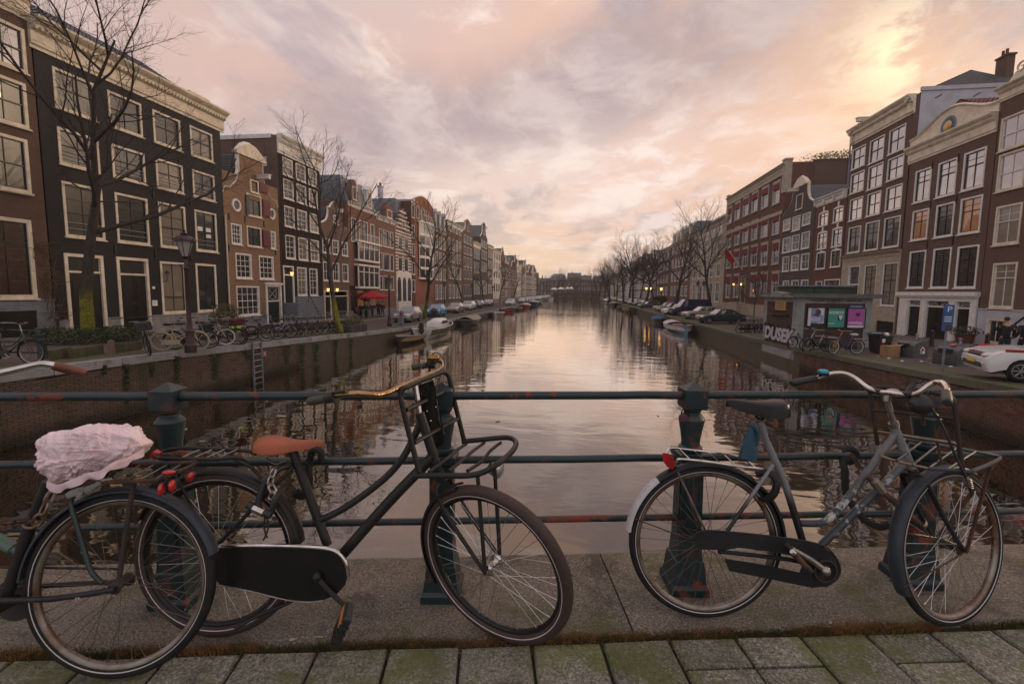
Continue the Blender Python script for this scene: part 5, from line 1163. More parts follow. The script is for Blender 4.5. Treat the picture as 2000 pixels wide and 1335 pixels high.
def wheel(b,c,fx,up,R,rt,mt,mr,ms,name='wheel',hubm='alloy',rimw=.013,seed=0,label=None,line=True):
 fx=fx.normalized();up=up.normalized();n=fx.cross(up)
 T=Matrix(((fx.x,n.x,up.x,c.x),(fx.y,n.y,up.y,c.y),(fx.z,n.z,up.z,c.z),(0,0,0,1)));N=72
 def circ(r,y,k=N):return[(r*cos(2*pi*i/k),y,r*sin(2*pi*i/k))for i in range(k)]
 rr=R-rt*1.75
 q=MB();rings=[[(rr+.004,-rimw),(rr-.006,-rimw),(rr-.016,-rimw*.62),(rr-.018,0),(rr-.016,rimw*.62),(rr-.006,rimw),(rr+.004,rimw)]]
 pr=rings[0];vs=[];fs=[]
 for i in range(N):
  a=2*pi*i/N;vs+=[(r*cos(a),y,r*sin(a))for r,y in pr]
 L=len(pr)
 for i in range(N):
  for j in range(L-1):fs.append((i*L+j,i*L+j+1,((i+1)%N)*L+j+1,((i+1)%N)*L+j))
 q.add(vs,fs,T);w_=q.build(name,M[mr],b.t,smooth=True,world=True,sharp=1.0)
 if label:w_['label']=label
 q=MB();q.tube(circ(R-rt,0),rt,14,closed=True,M=T);q.build('tyre',M[mt],w_,smooth=True,world=True)
 if line:
  for sgn in(-1,1):q=MB();rl_=R-rt*1.36;q.tube(circ(rl_,sgn*rt*.90),.0022,4,closed=True,M=T);q.build('reflective_ring',M['reflex'],w_,world=True)
 q=MB();q.lathe([(.008,-.062),(.008,-.045),(.022,-.040),(.026,-.036),(.022,-.030),(.016,-.02),(.016,.02),(.022,.030),(.026,.036),(.022,.040),(.008,.045),(.008,.062)],14,T@Matrix.Rotation(pi/2,4,'X'));q.build('hub',M[hubm],w_,smooth=True,world=True)
 q=MB();rnd=random.Random(seed)
 for i in range(36):
  a=2*pi*i/36+rnd.gauss(0,.012);sgn=1 if i%2 else-1;cr=(1.25 if(i//2)%2 else-1.25);h=a+cr
  q.tube([(.024*cos(h),sgn*.034,.024*sin(h)),((rr-.012)*cos(a),sgn*.003,(rr-.012)*sin(a))],.00115,4,cap=False,M=T)
  q.tube([((rr-.030)*cos(a),sgn*.0034,(rr-.030)*sin(a)),((rr-.014)*cos(a),sgn*.003,(rr-.014)*sin(a))],.0022,5,M=T)
 q.build('spokes',M[ms],w_,world=True);w_['_T']=0;del w_['_T'];return w_,T
def guard(b,T,R,a0,a1,wd,m,name='mudguard',th=.0015,gap=.018,depth=.016,parent=None):
 q=MB();n=36;sec=[(-wd/2,-depth),(-wd*.46,-depth*.5),(-wd*.3,-.003),(0,0),(wd*.3,-.003),(wd*.46,-depth*.5),(wd/2,-depth)]
 sec=sec+[(y,z-th*1.8)for y,z in reversed(sec)];rings=[]
 for i in range(n+1):a=a0+(a1-a0)*i/n;rings.append([((R+gap+z)*cos(a),y,(R+gap+z)*sin(a))for y,z in sec])
 q.loft(rings,M=T);return q.build(name,m,parent or b.t,smooth=True,world=True,sharp=.9)
def saddle(b,pos,fwd,up,L,wd,m,skirt=.05,name='saddle'):
 fwd=fwd.normalized();sdv=fwd.cross(up).normalized();up=sdv.cross(fwd).normalized();q=MB();rings=[]
 prof=[(0,.35,.010),(.03,.62,.020),(.10,.90,.028),(.22,1.0,.026),(.36,.88,.018),(.50,.60,.011),(.64,.38,.008),(.80,.27,.009),(.92,.22,.008),(.98,.15,.002),(1.0,.06,-.006)]
 for t,w_,zt in prof:
  hw=wd/2*w_;sk=skirt*(.55+.45*w_)*(.9 if t<.9 else.6);c=pos+fwd*(L*(t-.35));ring=[]
  for k in range(14):
   a=pi*k/13;x=cos(a);z=sin(a)**.6 if k not in(0,13)else 0
   ring.append(c+sdv*(hw*x*(1 if abs(x)<.99 else 1.0))+up*(zt-sk*(1-z)))
  ring.append(c-sdv*hw*.75+up*(zt-sk*1.02));ring.append(c+sdv*hw*.75+up*(zt-sk*1.02));rings.append(ring)
 q.loft(rings);return q.build(name,m,b.t,smooth=True,world=True,sharp=1.0)
#  black transport bicycle with orange saddle
b=Bike('bicycle','black transport bicycle with orange saddle, front carrier and big brown tyres leaning on the railing',(-1.262,1.835),.012,.10,.357)
wr,Tr=wheel(b,b.A+b.up*b.R,b.fx,b.up,b.R,.025,'tyrebrown','glossblack','spoke',seed=1)
hf=-.515;lf=-.15;fxf=kd(Vector((cos(hf),sin(hf),0)));nf=kd(Vector((-sin(hf),cos(hf),0)));upf=Vector((0,0,1))*cos(lf)+nf*sin(lf)
cf=K(-.045,1.85,FZ+.006)+upf*.36
wf,Tf=wheel(b,cf,fxf,upf,.36,.026,'tyrebrown','glossblack','spoke',name='wheel',hubm='chrome',seed=2)
guard(b,Tr,b.R,radians(8),radians(158),.070,M['matblack'],'mudguard',gap=.014)
guard(b,Tf,.36,radians(112),radians(212),.062,M['matblack'],'mudguard',gap=.012)
b.tube('seat_tube',[(570,876),(640,1064)],.019,M['matblack'],straight=True)
b.tube('seat_post',[(566,868),(571,880)],.0125,M['chrome'],straight=True)
b.tube('top_tube',[(612,1018),(650,1004),(695,977),(752,933),(787,893),(810,850),(822,822)],.0155,M['matblack'])
b.tube('down_tube',[(655,1098),(760,979),(847,890)],.0235,M['matblack'],n=14)
b.tube('head_tube',[(820,806),(852,905)],.022,M['matblack'],straight=True)
b.tube('stem',[(811,742),(820,806)],.0125,M['chrome'],straight=True)
for off in(-.055,.055):
 b.tube('seat_stay',[(571,912,off*.4),(540,945,off),(425,1063,off)],.0085,M['matblack'],k=3)
 b.tube('chain_stay',[(645,1110,off*.6),(421,1085,off)],.0095,M['matblack'],straight=True)
hubf=cf;crown=b.P(868,938)
for sgn in(-1,1):
 q=MB();nn=nf*cos(lf)-Vector((0,0,1))*sin(lf);e=hubf+nn*(.055*sgn)*-1;m1=crown+nn*(.050*sgn)*-1
 q.tube(smooth_path([crown+nn*(.03*sgn)*-1,m1-Vector((0,0,.03)),m1*.55+e*.45-fxf*.035+Vector((0,0,.0)),e],5),[.0135-.0004*i for i in range(16)],10);q.build('fork_leg',M['matblack'],b.t,smooth=True,world=True)
q=MB();q.tube([b.P(852,905),crown],.016,10);q.build('fork_crown',M['matblack'],b.t,smooth=True,world=True)
FA=lambda u,v,y:aty(u,v,y)
q=MB();yn,yf=1.80,2.16
loop=[FA(808,928,yn),FA(860,928,yn),FA(913,928,yn),FA(945,921,yn+.005),FA(975,903,yn+.04),FA(1000,881,yn+.16),FA(1008,866,yn+.25),FA(1002,857,yf-.04),FA(985,854,yf),FA(940,858,yf),FA(902,862,yf)]
q.tube(smooth_path(loop,4),.0125,10);fc=q.build('front_carrier',M['matblack'],b.t,smooth=True,world=True)
for pa,pb,bend in(((838,921),(911,866),0),((877,919),(946,864),0),((913,919),(978,864),1)):
 q=MB();a_,c_=FA(*pa,yn+.01),FA(*pb,yf-.01)
 q.tube(smooth_path([a_,a_*.6+c_*.4+Vector((0,0,-.012*bend)),a_*.35+c_*.65+Vector((0,0,.004)),c_],4),.0075,8);q.build('slat',M['matblack'],fc,smooth=True,world=True)
up_=[FA(819,922,1.80),FA(800,850,1.815),FA(786,792,1.82),FA(782,772,1.825),FA(786,761,1.83),FA(796,755,1.85),FA(830,740,2.0),FA(862,727,2.12),FA(872,729,2.15),FA(878,740,2.155),FA(888,785,2.155),(FA(906,858,2.155))]
q=MB();q.tube(smooth_path(up_,4),.0115,10);fr_=q.build('carrier_back',M['matblack'],b.t,smooth=True,world=True)
for pa,pb in(((794,800),(879,759)),((810,864),(895,816))):
 q=MB();q.tube([FA(*pa,1.82),FA(*pb,2.155)],.0095,8);q.build('cross_bar',M['matblack'],fr_,smooth=True,world=True)
pan=[(806,757),(846,741),(852,770),(868,848),(867,864),(859,872),(848,870),(840,856),(822,800)]
q=MB();pv=[FA(u,v,1.955 if u<848 else 2.0)for u,v in pan];nb=(pv[1]-pv[0]).cross(pv[4]-pv[0]).normalized();q.loft([[p-nb*.006 for p in pv],[p+nb*.006 for p in pv]]);pn_=q.build('number_panel',M['glossblack'],fr_,world=True)
q=MB()
c0=FA(829,760,1.94);rr_=[(c0+(pv[1]-pv[0]).normalized()*.018*cos(a)+Vector((0,0,1))*.026*sin(a))for a in[2*pi*i/16 for i in range(16)]];q.tube(rr_,.0018,4,closed=True);q.tube([c0+(pv[1]-pv[0]).normalized()*.008*cos(a)+Vector((0,0,.014*sin(a)))for a in[.3+5*i/10 for i in range(11)]],.002,4);q.build('embossed_emblem',M['matblack'],fr_,world=True)
for(u,v)in((834,803),(851,795),(841,822),(857,818)):
 q=MB();q.ball(FA(u,v,1.955 if u<845 else 1.98),.006,8,5);q.build('bolt',M['chrome'],fr_,world=True)
for u0,v0,y0,sgn in((933,930,1.81,1),(966,915,1.90,-1)):
 q=MB();nn=nf*cos(lf)-Vector((0,0,1))*sin(lf);q.tube([FA(u0,v0,y0),hubf-nn*(.058*sgn)],.0085,8);q.build('carrier_strut',M['matblack'],b.t,smooth=True,world=True)
hp=FA(972,917,1.93);q=MB();dl=(fxf*.9+kd(Vector((.2,-.3,0)))).normalized();Tq=Matrix.Translation(hp)@dl.to_track_quat('Z','Y').to_matrix().to_4x4()
q.lathe([(.012,-.05),(.028,-.035),(.036,0),(.037,.008),(.034,.010)],16,Tq);hl=q.build('headlight',M['chrome'],b.t,smooth=True,world=True);q=MB();q.lathe([(.034,.0095),(.026,.016),(.0,.020)],16,Tq,cap=False);q.build('lens',M['lens'],hl,smooth=True,world=True)
hb=[FA(637,779,1.70),FA(660,771,1.665),FA(700,768,1.66),FA(735,771,1.70),FA(757,767,1.76),FA(785,754,1.86),FA(812,742,1.97),FA(840,730,2.08),FA(858,722,2.17),FA(865,714,2.24),FA(862,706,2.29),FA(852,705,2.32),FA(835,714,2.31)]
q=MB();q.tube(smooth_path(hb,4),.0112,10);hbo=q.build('handlebar',M['gold'],b.t,smooth=True,world=True)
for pa,pb,rr0 in((FA(604,784,1.775),FA(641,778,1.70),.0165),(FA(804,717,2.28),FA(836,713,2.31),.0165)):
 q=MB();q.tube([pa+(pb-pa)*t for t in(0,.04,.2,.9,1)],[.010,rr0,rr0*1.05,rr0*.95,rr0*.8],12);q.build('grip',M['gripgreen'],hbo,smooth=True,world=True)
q=MB();q.tube([FA(640,777,1.70),FA(657,773,1.668)],.022,10);q.tube([FA(652,767,1.66),FA(676,763,1.64)],.007,6);q.build('gear_shifter',M['gripblack'],hbo,smooth=True,world=True)
q=MB();q.tube([FA(838,712,2.3),FA(850,712,2.3)],.022,10);q.tube(smooth_path([FA(846,716,2.28),FA(835,708,2.25),FA(824,714,2.2),FA(817,740,2.0)],4),.003,5);q.build('brake_lever',M['gripblack'],hbo,smooth=True,world=True)
q=MB();bp0=FA(847,698,2.27);q.ball(bp0,(.034,.034,.022),16,8);q.build('bell',mat_brass,hbo,smooth=True,world=True)
q=MB();q.tube(smooth_path([FA(832,718,2.3),FA(836,700,2.27),FA(849,689,2.25),FA(862,695,2.25),FA(868,715,2.2),FA(852,760,2.0),FA(860,830,1.96)],5),.0026,5);q.tube(smooth_path([FA(670,764,1.65),FA(720,762,1.70),FA(790,768,1.88),FA(820,790,1.93)],5),.0026,5);q.build('cables',M['iron'],b.t,world=True)
cc=[(421,1068),(432,1066),(520,1065),(601,1067),(640,1071),(662,1081),(676,1101),(680,1122),(674,1142),(657,1160),(630,1172),(600,1174),(555,1169),(490,1153),(430,1141),(410,1120),(408,1090)]
q=MB();q.loft([[b.P(u,v,.052)for u,v in cc],[b.P(u,v,.085)for u,v in cc]]);ccs=q.build('chain_case',M['glossblack'],b.t,world=True)
b.tube('chrome_trim',[(428,1066),(520,1064.5),(601,1067),(640,1071),(662,1080),(676,1100),(680,1124)],.0085,M['chrome'],off=.082,parent=ccs)
b.tube('lower_edge',[(424,1141),(490,1154),(555,1170),(600,1175),(632,1172)],.003,M['alloy'],off=.085,parent=ccs)
b.tube('crank',[(619,1126,.095),(645,1155,.10),(677,1184,.11)],.0105,M['matblack'],n=8);q=MB();q.ball(b.P(619,1126,.10),.02,10,6);q.build('crank_boss',M['matblack'],b.t,smooth=True,world=True)
pa,pb=b.P(681,1192,.20),b.P(657,1244,.20);ax=(pb-pa).normalized();q=MB();Tq=Matrix.Translation((pa+pb)/2)@ax.to_track_quat('X','Z').to_matrix().to_4x4();q.bbox((-.062,-.05,-.014),(.062,.05,.014),.006,Tq)
for k in range(5):q.box((-.055+.025*k,-.055,-.018),(-.045+.025*k,.055,.018),Tq)
pd=q.build('pedal',M['gripblack'],b.t,world=True);q=MB();q.bbox((-.050,-.045,-.009),(-.012,.045,.0195),.002,Tq);q.build('reflector',M['amber'],pd,world=True)
for nm,pts in(('rear_carrier',[(484,905,.03),(462,893,.07),(420,896,.07),(330,895,.07),(310,893,.055),(306,886,0),(318,880,-.055),(352,875,-.07),(420,877,-.07),(482,880,-.07),(500,886,-.05)]),):
 rc=b.tube(nm,pts,.0085,M['matblack'])
for k in range(4):b.tube('cross_wire',[(352+24*k,894.5,.07),(392+24*k,877,-.07)],.0032,M['alloy'],straight=True,parent=rc,n=6)
b.tube('carrier_stay',[(455,894,.07),(490,912,.06),(512,935,.055)],.007,M['matblack']);b.tube('carrier_stay',[(322,895,.065),(360,960,.07),(419,1078,.07)],.006,M['matblack'])
sp=b.P(548,868)+b.up*.012;saddle(b,sp,b.fx+b.up*.02,b.up,.285,.185,M['saddle_or'],.062)
q=MB();q.tube(smooth_path([b.P(520,893,.03),b.P(538,905,.03),b.P(560,897,.03)],4),.004,6);q.build('saddle_spring',M['chrome'],b.t,world=True)
b.tube('kickstand',[(600,1155,-.02),(560,1178,.03),(500,1203,.06),(458,1228,.10)],.008,M['matblack']);b.tube('rear_light',[(301,884),(309,890)],.02,M['redlens'],straight=True)
BK=b
q=MB();ch=[(536,916,.06),(532,928,.075),(528,944,.085),(534,960,.09),(527,972,.085)]
cl=b.P(510,994,.09);t=thing('chain_lock','black chain lock with silver cylinder hanging behind the orange saddle','lock',tuple(cl))
def links(root,pts,m,L=.026,r=.0038,w_=.009,name='chain_link'):
 pp=smooth_path(pts,8);acc=0;last=pp[0];k=0;D=[0]
 for a,c in zip(pp,pp[1:]):D.append(D[-1]+(c-a).length)
 n=int(D[-1]/(L*.74))
 for i in range(n):
  d=D[-1]*(i+.5)/n;j=max(j_ for j_ in range(len(D))if D[j_]<=d);j=min(j,len(pp)-2);f=(d-D[j])/max(1e-6,D[j+1]-D[j]);c=pp[j].lerp(pp[j+1],f);tg=(pp[j+1]-pp[j]).normalized()
  Tm=Matrix.Translation(c)@tg.to_track_quat('X','Z').to_matrix().to_4x4()@Matrix.Rotation(pi/2*(i%2)+.35,4,'X');q=MB();h=L/2-w_
  q.tube([(h+w_*cos(a),w_*sin(a),0)for a in[-pi/2+pi*k/4 for k in range(5)]]+[(-h+w_*cos(a),w_*sin(a),0)for a in[pi/2+pi*k/4 for k in range(5)]],r,6,closed=True,M=Tm);q.build(name,m,root,smooth=True,world=True)
links(t,[b.P(*p)for p in ch],M['alloy'],.04,.005,.011)
q=MB();q.tube(smooth_path([b.P(571,911,.0),b.P(548,914,.05),b.P(520,940,.07),b.P(508,966,.08),b.P(505,990,.085)],4),.013,8);q.build('chain_sleeve',M['gripblack'],t,smooth=True,world=True)
q=MB();q.tube([b.P(484,984,.10),b.P(496,992,.10)],.0165,12);q.tube([b.P(514,1000,.10),b.P(530,1005,.10)],.0165,12);q.build('lock_end',M['gripblack'],t,smooth=True,world=True)
q=MB();q.tube([b.P(495,991.5,.10),b.P(515,1000.5,.10)],.0172,12);q.build('lock_cylinder',M['chrome'],t,smooth=True,world=True)
q=MB();q.tube(smooth_path([b.P(530,1000,.09),b.P(537,975,.09),b.P(545,960,.06),b.P(560,950,.02)],4),.012,8);q.build('shackle',M['gripblack'],t,smooth=True,world=True)
q=MB();q.tube(smooth_path([b.P(518,1005,.09),b.P(516,1030,.09),b.P(522,1050,.09)],4),.004,6);q.tube(smooth_path([b.P(520,1005,.09),b.P(524,1030,.09),b.P(514,1055,.09)],4),.004,6);q.build('strap',M['gripblack'],t,world=True)
rp=MBf@Vector((-.83,RY,.682));t=thing('lock_sleeve','black fabric chain sleeve looped over the middle rail behind the orange saddle','lock',tuple(rp))
q=MB();q.tube(smooth_path([FA(628,900,2.06),FA(625,881,2.05),FA(612,879,2.06),FA(606,893,2.06),FA(603,920,2.05),FA(604,950,2.03),FA(592,968,2.0),FA(577,960,1.98)],5),.020,8,flat=.7);q.build('sleeve',mat('black_webbing',(.013,.013,.014),(.02,.02,.02),sc=40,rough=.9,bump=.5,bsc=120),t,smooth=True,world=True)
#  grey and blue old bicycle on the right
b=Bike('bicycle','worn grey and blue bicycle with white rear mudguard tip and rusty front carrier',(.905,1.98),-.022,.10,.352)
wr,Tr=wheel(b,b.A+b.up*b.R,b.fx,b.up,b.R,.020,'tyre','alloyrust','spokedull',hubm='rust',seed=3)
hf=.294;lf=.14;fxf=kd(Vector((cos(hf),sin(hf),0)));nf=kd(Vector((-sin(hf),cos(hf),0)));upf=Vector((0,0,1))*cos(lf)+nf*sin(lf);cf=K(2.04,1.946,FZ+.006)+upf*.352;nnf=nf*cos(lf)-Vector((0,0,1))*sin(lf)
wf,Tf=wheel(b,cf,fxf,upf,.352,.020,'tyre','alloyrust','spoke',hubm='rustdark',seed=4)
guard(b,Tr,b.R,radians(2),radians(128),.055,M['guard'],'mudguard');o=guard(b,Tr,b.R,radians(128.5),radians(173),.056,mat('chipped_white_paint',(.55,.53,.54),(.44,.42,.43),sc=8,rough=.45,c3=(.05,.03,.02),sc3=14,lim3=(.66,.70)),'mudguard');o['label']='white painted rear end of the mudguard'
guard(b,Tf,.352,radians(62),radians(206),.058,M['guardblue'],'mudguard')
b.tube('seat_tube',[(1497,862),(1516,905),(1535,950),(1567,1054)],.0165,M['oldgrey']);b.tube('seat_post',[(1487,826),(1498,865)],.0135,M['oldgrey'],straight=True)
b.tube('top_tube',[(1562,1021),(1600,1021),(1622,1010),(1645,985),(1700,913),(1750,845)],.0155,M['oldblue']);b.tube('down_tube',[(1604,1064),(1690,980),(1768,903)],.0165,M['oldblue'],straight=True)
b.tube('head_tube',[(1747,836),(1782,917)],.0185,M['oldgrey'],straight=True)
for k in range(3):b.tube('headset_ring',[(1744.5+1.2*k,824+4*k),(1746+1.2*k,827+4*k)],.0215-.001*k,M['alloy'],straight=True)
b.tube('lower_headset',[(1781,914),(1783.5,920)],.0205,M['rust'],straight=True);b.tube('stem',[(1733,780),(1745.5,828)],.0125,M['alloy'],straight=True);b.tube('stem_clamp',[(1731,783),(1733,770),(1741,766),(1752,767)],.0185,M['alloy'])
for off in(-.052,.052):
 b.tube('seat_stay',[(1510,907,off*.5),(1480,950,off),(1402,1063,off)],.0085,M['oldgrey'],k=3);b.tube('chain_stay',[(1403,1076,off),(1537,1091,off),(1595,1105,off*.7)],.0095,M['guard'],k=2)
crown=b.P(1786,928)
for sgn in(-1,1):
 q=MB();e=cf-nnf*(.055*sgn);m1=crown-nnf*(.048*sgn);q.tube(smooth_path([crown-nnf*(.02*sgn),m1-Vector((0,0,.02)),m1*.5+e*.5-fxf*.02,e*.85+m1*.15-fxf*.012,e],5),[.0135-.0003*i for i in range(21)],10);q.build('fork_leg',M['guard'],b.t,smooth=True,world=True)
q=MB();q.tube([b.P(1783,918),crown],.017,10);q.build('fork_crown',M['rustdark'],b.t,smooth=True,world=True)
for sgn in(-1,1):q=MB();q.tube([cf-nnf*(.06*sgn),Tf@Vector((.372*cos(radians(197)),.028*sgn,.372*sin(radians(197))))],.003,5);q.build('mudguard_stay',M['rust'],b.t,world=True)
for off in(-.05,.05):b.tube('mudguard_stay',[(1394,1070,off),(1239,1012,off*.6)],.003,M['rust'],straight=True,n=5);b.tube('carrier_stay',[(1324,922,off),(1392,1066,off)],.0048,M['alloy'],straight=True,n=6)
cg=[(1352,1052),(1358,1041),(1372,1036),(1435,1039),(1543,1051),(1605,1064),(1629,1083),(1641,1109),(1634,1130),(1612,1145),(1585,1147),(1556,1141),(1424,1114),(1415,1090),(1470,1098),(1540,1112),(1561,1117),(1566,1105),(1545,1084),(1500,1076),(1442,1069),(1415,1074),(1365,1072)]
q=MB();q.loft([[b.P(u,v,.055)for u,v in cg],[b.P(u,v,.082)for u,v in cg]]);cgs=q.build('chain_guard',M['guard'],b.t,world=True);b.tube('guard_edge',[(1354,1050),(1372,1036),(1435,1039),(1543,1051),(1605,1064),(1629,1083),(1641,1109),(1634,1130),(1612,1145)],.004,M['guard'],off=.082,parent=cgs)
q=MB();Tq=Matrix.Translation(b.P(1612,1114,.088))@b.sd.to_track_quat('Z','Y').to_matrix().to_4x4();q.lathe([(.052,0),(.052,.004),(.044,.005),(.044,0)],20,Tq);q.build('chain_ring',M['rustdark'],b.t,world=True)
b.tube('crank',[(1612,1114,.10),(1580,1090,.10),(1545,1070,.10)],[.015,.011],M['alloy']);q=MB();q.ball(b.P(1612,1114,.105),(.022),10,6);q.build('crank_boss',M['alloy'],b.t,smooth=True,world=True)
pa,pb=b.P(1545,1073,.15),b.P(1574,1104,.15);ax=(pb-pa).normalized();Tq=Matrix.Translation((pa+pb)/2)@ax.to_track_quat('X','Z').to_matrix().to_4x4();q=MB()
for yy in(-.032,.032):q.tube([(-.055,yy,0),(.055,yy,0)],.010,8,M=Tq)
pd=q.build('pedal',M['rustdark'],b.t,smooth=True,world=True);q=MB();q.tube([(-.062,-.032,0),(-.050,-.032,0)],.0115,10,M=Tq);q.build('pedal_cap',M['chrome'],pd,smooth=True,world=True)
rc=b.tube('rear_carrier',[(1488,915,.045),(1470,913,.06),(1435,909,.065),(1380,901,.065),(1330,896,.065),(1322,900,.06),(1318,905,.05)],.0062,M['chrome']);b.tube('carrier_rail',[(1300,890,-.03),(1305,878,-.05),(1316,874,-.065),(1340,877,-.065),(1435,889,-.065),(1456,897,-.06),(1474,912,-.05)],.0062,M['chrome'],parent=rc)
for k in range(4):b.tube('cross_wire',[(1328+29*k,877+3.6*k,-.065),(1349+29*k,898+3.2*k,.065)],.0032,M['chrome'],straight=True,parent=rc,n=6)
q=MB();c_=b.P(1306,900,.0);q.loft([[b.P(u,v,.05*sg)for u,v in((1294,884),(1304,885),(1316,893),(1319,906),(1314,917),(1304,912),(1295,901))]for sg in(-1,-.6,.6,1)]);q.build('tail_light',M['redlens'],b.t,smooth=True,world=True,sharp=.5)
q=MB();c_=b.P(1500,955,0);q.tube(smooth_path([b.P(1478,925,.0),b.P(1500,922,.03),b.P(1516,938,.05),b.P(1512,962,.05),b.P(1496,974,.03),b.P(1482,968,.0)],5),.017,8);rlk=q.build('ring_lock',M['guard'],b.t,smooth=True,world=True)
q=MB();q.ball(b.P(1490.5,981,.02),.006,8,5);q.build('lock_key_tab',M['redlens'],rlk,world=True)
sp=b.P(1470,795);fw=kd(Vector((-.93,.36,0)));saddle(b,b.P(1497,793)+b.up*.012,fw,b.up,.265,.215,M['saddle_bk'],.085)
q=MB();q.tube(smooth_path([b.P(1498,770,-.02)+Vector((0,0,-.06)),b.P(1489,818,0),b.P(1475,812,0)],4),.006,6);q.build('saddle_clamp',M['iron'],b.t,world=True)
hb=[FA(1592,739,2.26),FA(1624,729.5,2.25),FA(1649,729,2.23),FA(1670,738,2.19),FA(1691,754,2.14),FA(1712,764,2.09),FA(1741,767,2.03),FA(1775,771,1.98),FA(1795,766,1.95),FA(1815,752,1.93),FA(1829,746,1.91),FA(1842,747,1.86),FA(1849,757,1.80),FA(1848,768,1.75)]
q=MB();q.tube(smooth_path(hb,4),.0112,10);hbo=q.build('handlebar',M['chrome'],b.t,smooth=True,world=True)
for pa,pb in((FA(1545,748,2.24),FA(1594,738.5,2.26)),(FA(1850,786,1.62),FA(1848,765,1.76))):
 q=MB();q.tube([pa+(pb-pa)*t for t in(0,.05,.15,.9,1)],[.011,.0165,.0175,.0165,.013],12);q.build('grip',M['gripblack'],hbo,smooth=True,world=True)
q=MB();q.tube([FA(1697,760,2.13),FA(1722,766,2.07)],.0145,10);q.build('grip_tape',M['gripblack'],hbo,smooth=True,world=True);q=MB();q.tube([FA(1763,770,2.0),FA(1783,770,1.97)],.0145,10);q.build('grip_tape',M['gripblack'],hbo,smooth=True,world=True)
q=MB();p_=FA(1608,728,2.24);q.lathe([(.022,-.012),(.026,-.004),(.024,.004)],14,Matrix.Translation(p_));bl_=q.build('bell',M['gripblack'],hbo,smooth=True,world=True);q=MB();q.lathe([(.0255,.004),(.024,.013),(.014,.018),(.0,.019)],14,Matrix.Translation(p_),cap=False);q.build('bell_dome',mat('turquoise_metal',(.03,.36,.48),(.02,.28,.40),sc=20,rough=.2,metal=.5),bl_,smooth=True,world=True)
yn2,yf2=1.90,2.20
q=MB();q.tube(smooth_path([FA(1812,914,yn2),FA(1850,917,yn2),FA(1892,920,yn2),FA(1905,917,yn2+.01),FA(1930,907,yn2+.10),FA(1950,897,yn2+.22),FA(1952,892,yf2),FA(1940,889,yf2+.01),FA(1880,877,yf2+.01),FA(1790,861,yf2+.01),FA(1768,857,yf2)],3),.0085,8);fc=q.build('front_carrier',M['guardblue'],b.t,smooth=True,world=True)
for pa,pb in(((1850,916),(1905,882)),((1815,913),(1868,875)),((1782,908),(1832,868)),((1752,899),(1800,862))):q=MB();q.tube([FA(*pa,yn2),FA(*pb,yf2)],.005,6);q.build('slat',M['guardblue'],fc,smooth=True,world=True)
q=MB();q.tube(smooth_path([FA(1812,914,yn2),FA(1770,905,yn2+.01),FA(1735,895,yn2+.03),FA(1722,888,yn2+.12),FA(1740,878,yf2-.05),FA(1768,857,yf2)],3),.006,8);q.build('carrier_side',M['alloyrust'],fc,smooth=True,world=True)
q=MB();q.tube(smooth_path([FA(1714,868,2.12),FA(1706,815,2.12),FA(1700,768,2.13),FA(1704,757,2.14),FA(1720,756,2.13),FA(1780,761,2.04),FA(1840,770,1.95),FA(1858,776,1.92),FA(1864,792,1.90),FA(1872,860,1.90),FA(1881,926,1.90)],4),.0095,8);fr_=q.build('carrier_back',M['rustdark'],b.t,smooth=True,world=True)
for pa,pb,mm in(((1703,800),(1866,817),'rustdark'),((1710,842),(1872,866),'alloyrust')):q=MB();q.tube([FA(*pa,2.12),FA(*pb,1.90)],.007,8);q.build('cross_bar',M[mm],fr_,smooth=True,world=True)
q=MB();q.tube([FA(1800,770,2.02),FA(1803,830,2.01)],.013,6,flat=.4);q.tube([FA(1822,820,2.0),FA(1838,900,1.98)],.006,6);q.build('centre_strap',M['rust'],fr_,smooth=True,world=True)
for sgn,u0,v0,y0 in((1,1934,912,2.0),(-1,1951,893,2.2)):q=MB();q.tube([FA(u0,v0,y0),cf-nnf*(.06*sgn)],.010,6,flat=.45);q.build('carrier_strut',M['rust'],b.t,smooth=True,world=True)
q=MB();Tq=Matrix.Translation(FA(1795,789,1.96))@fxf.to_track_quat('Z','Y').to_matrix().to_4x4();q.lathe([(.012,-.05),(.034,-.03),(.044,.0),(.046,.012),(.040,.014)],16,Tq);hl=q.build('headlight',M['gripblack'],b.t,smooth=True,world=True);q=MB();q.lathe([(.040,.0135),(.03,.02),(0,.024)],16,Tq,cap=False);q.build('lens',M['lens'],hl,smooth=True,world=True)
q=MB()
for k in range(4):q.tube(smooth_path([FA(1768+4*k,768,1.98),FA(1780+5*k,750-2*k,2.02),FA(1800+3*k,748+2*k,2.0),FA(1812-2*k,770+8*k,1.97),FA(1790+8*k,800,1.97)],5),.0035,5)
q.tube(smooth_path([FA(1805,775,1.97),FA(1840,830,1.93),FA(1862,880,1.9),FA(1885,930,1.88),FA(1896,960,1.9)],5),.005,6);q.build('cables',M['iron'],b.t,smooth=True,world=True)
q=MB()
for k in range(5):c_=FA(1889+.8*k,934+4*k,1.885);q.tube([c_+Vector((.013*cos(a),.013*sin(a),.003*sin(a*2)))for a in[2*pi*i/12 for i in range(12)]],.0028,5,closed=True)
q.build('wire_coil',M['alloy'],b.t,world=True)
t=thing('cloth','faded blue cloth tied under the black saddle','cloth',tuple(b.P(1462,830)))
M['bluecloth']=mat('faded_blue_cloth',(.030,.075,.110),(.022,.056,.085),sc=12,rough=.9,bump=.3,bsc=60)
q=MB();rings=[]
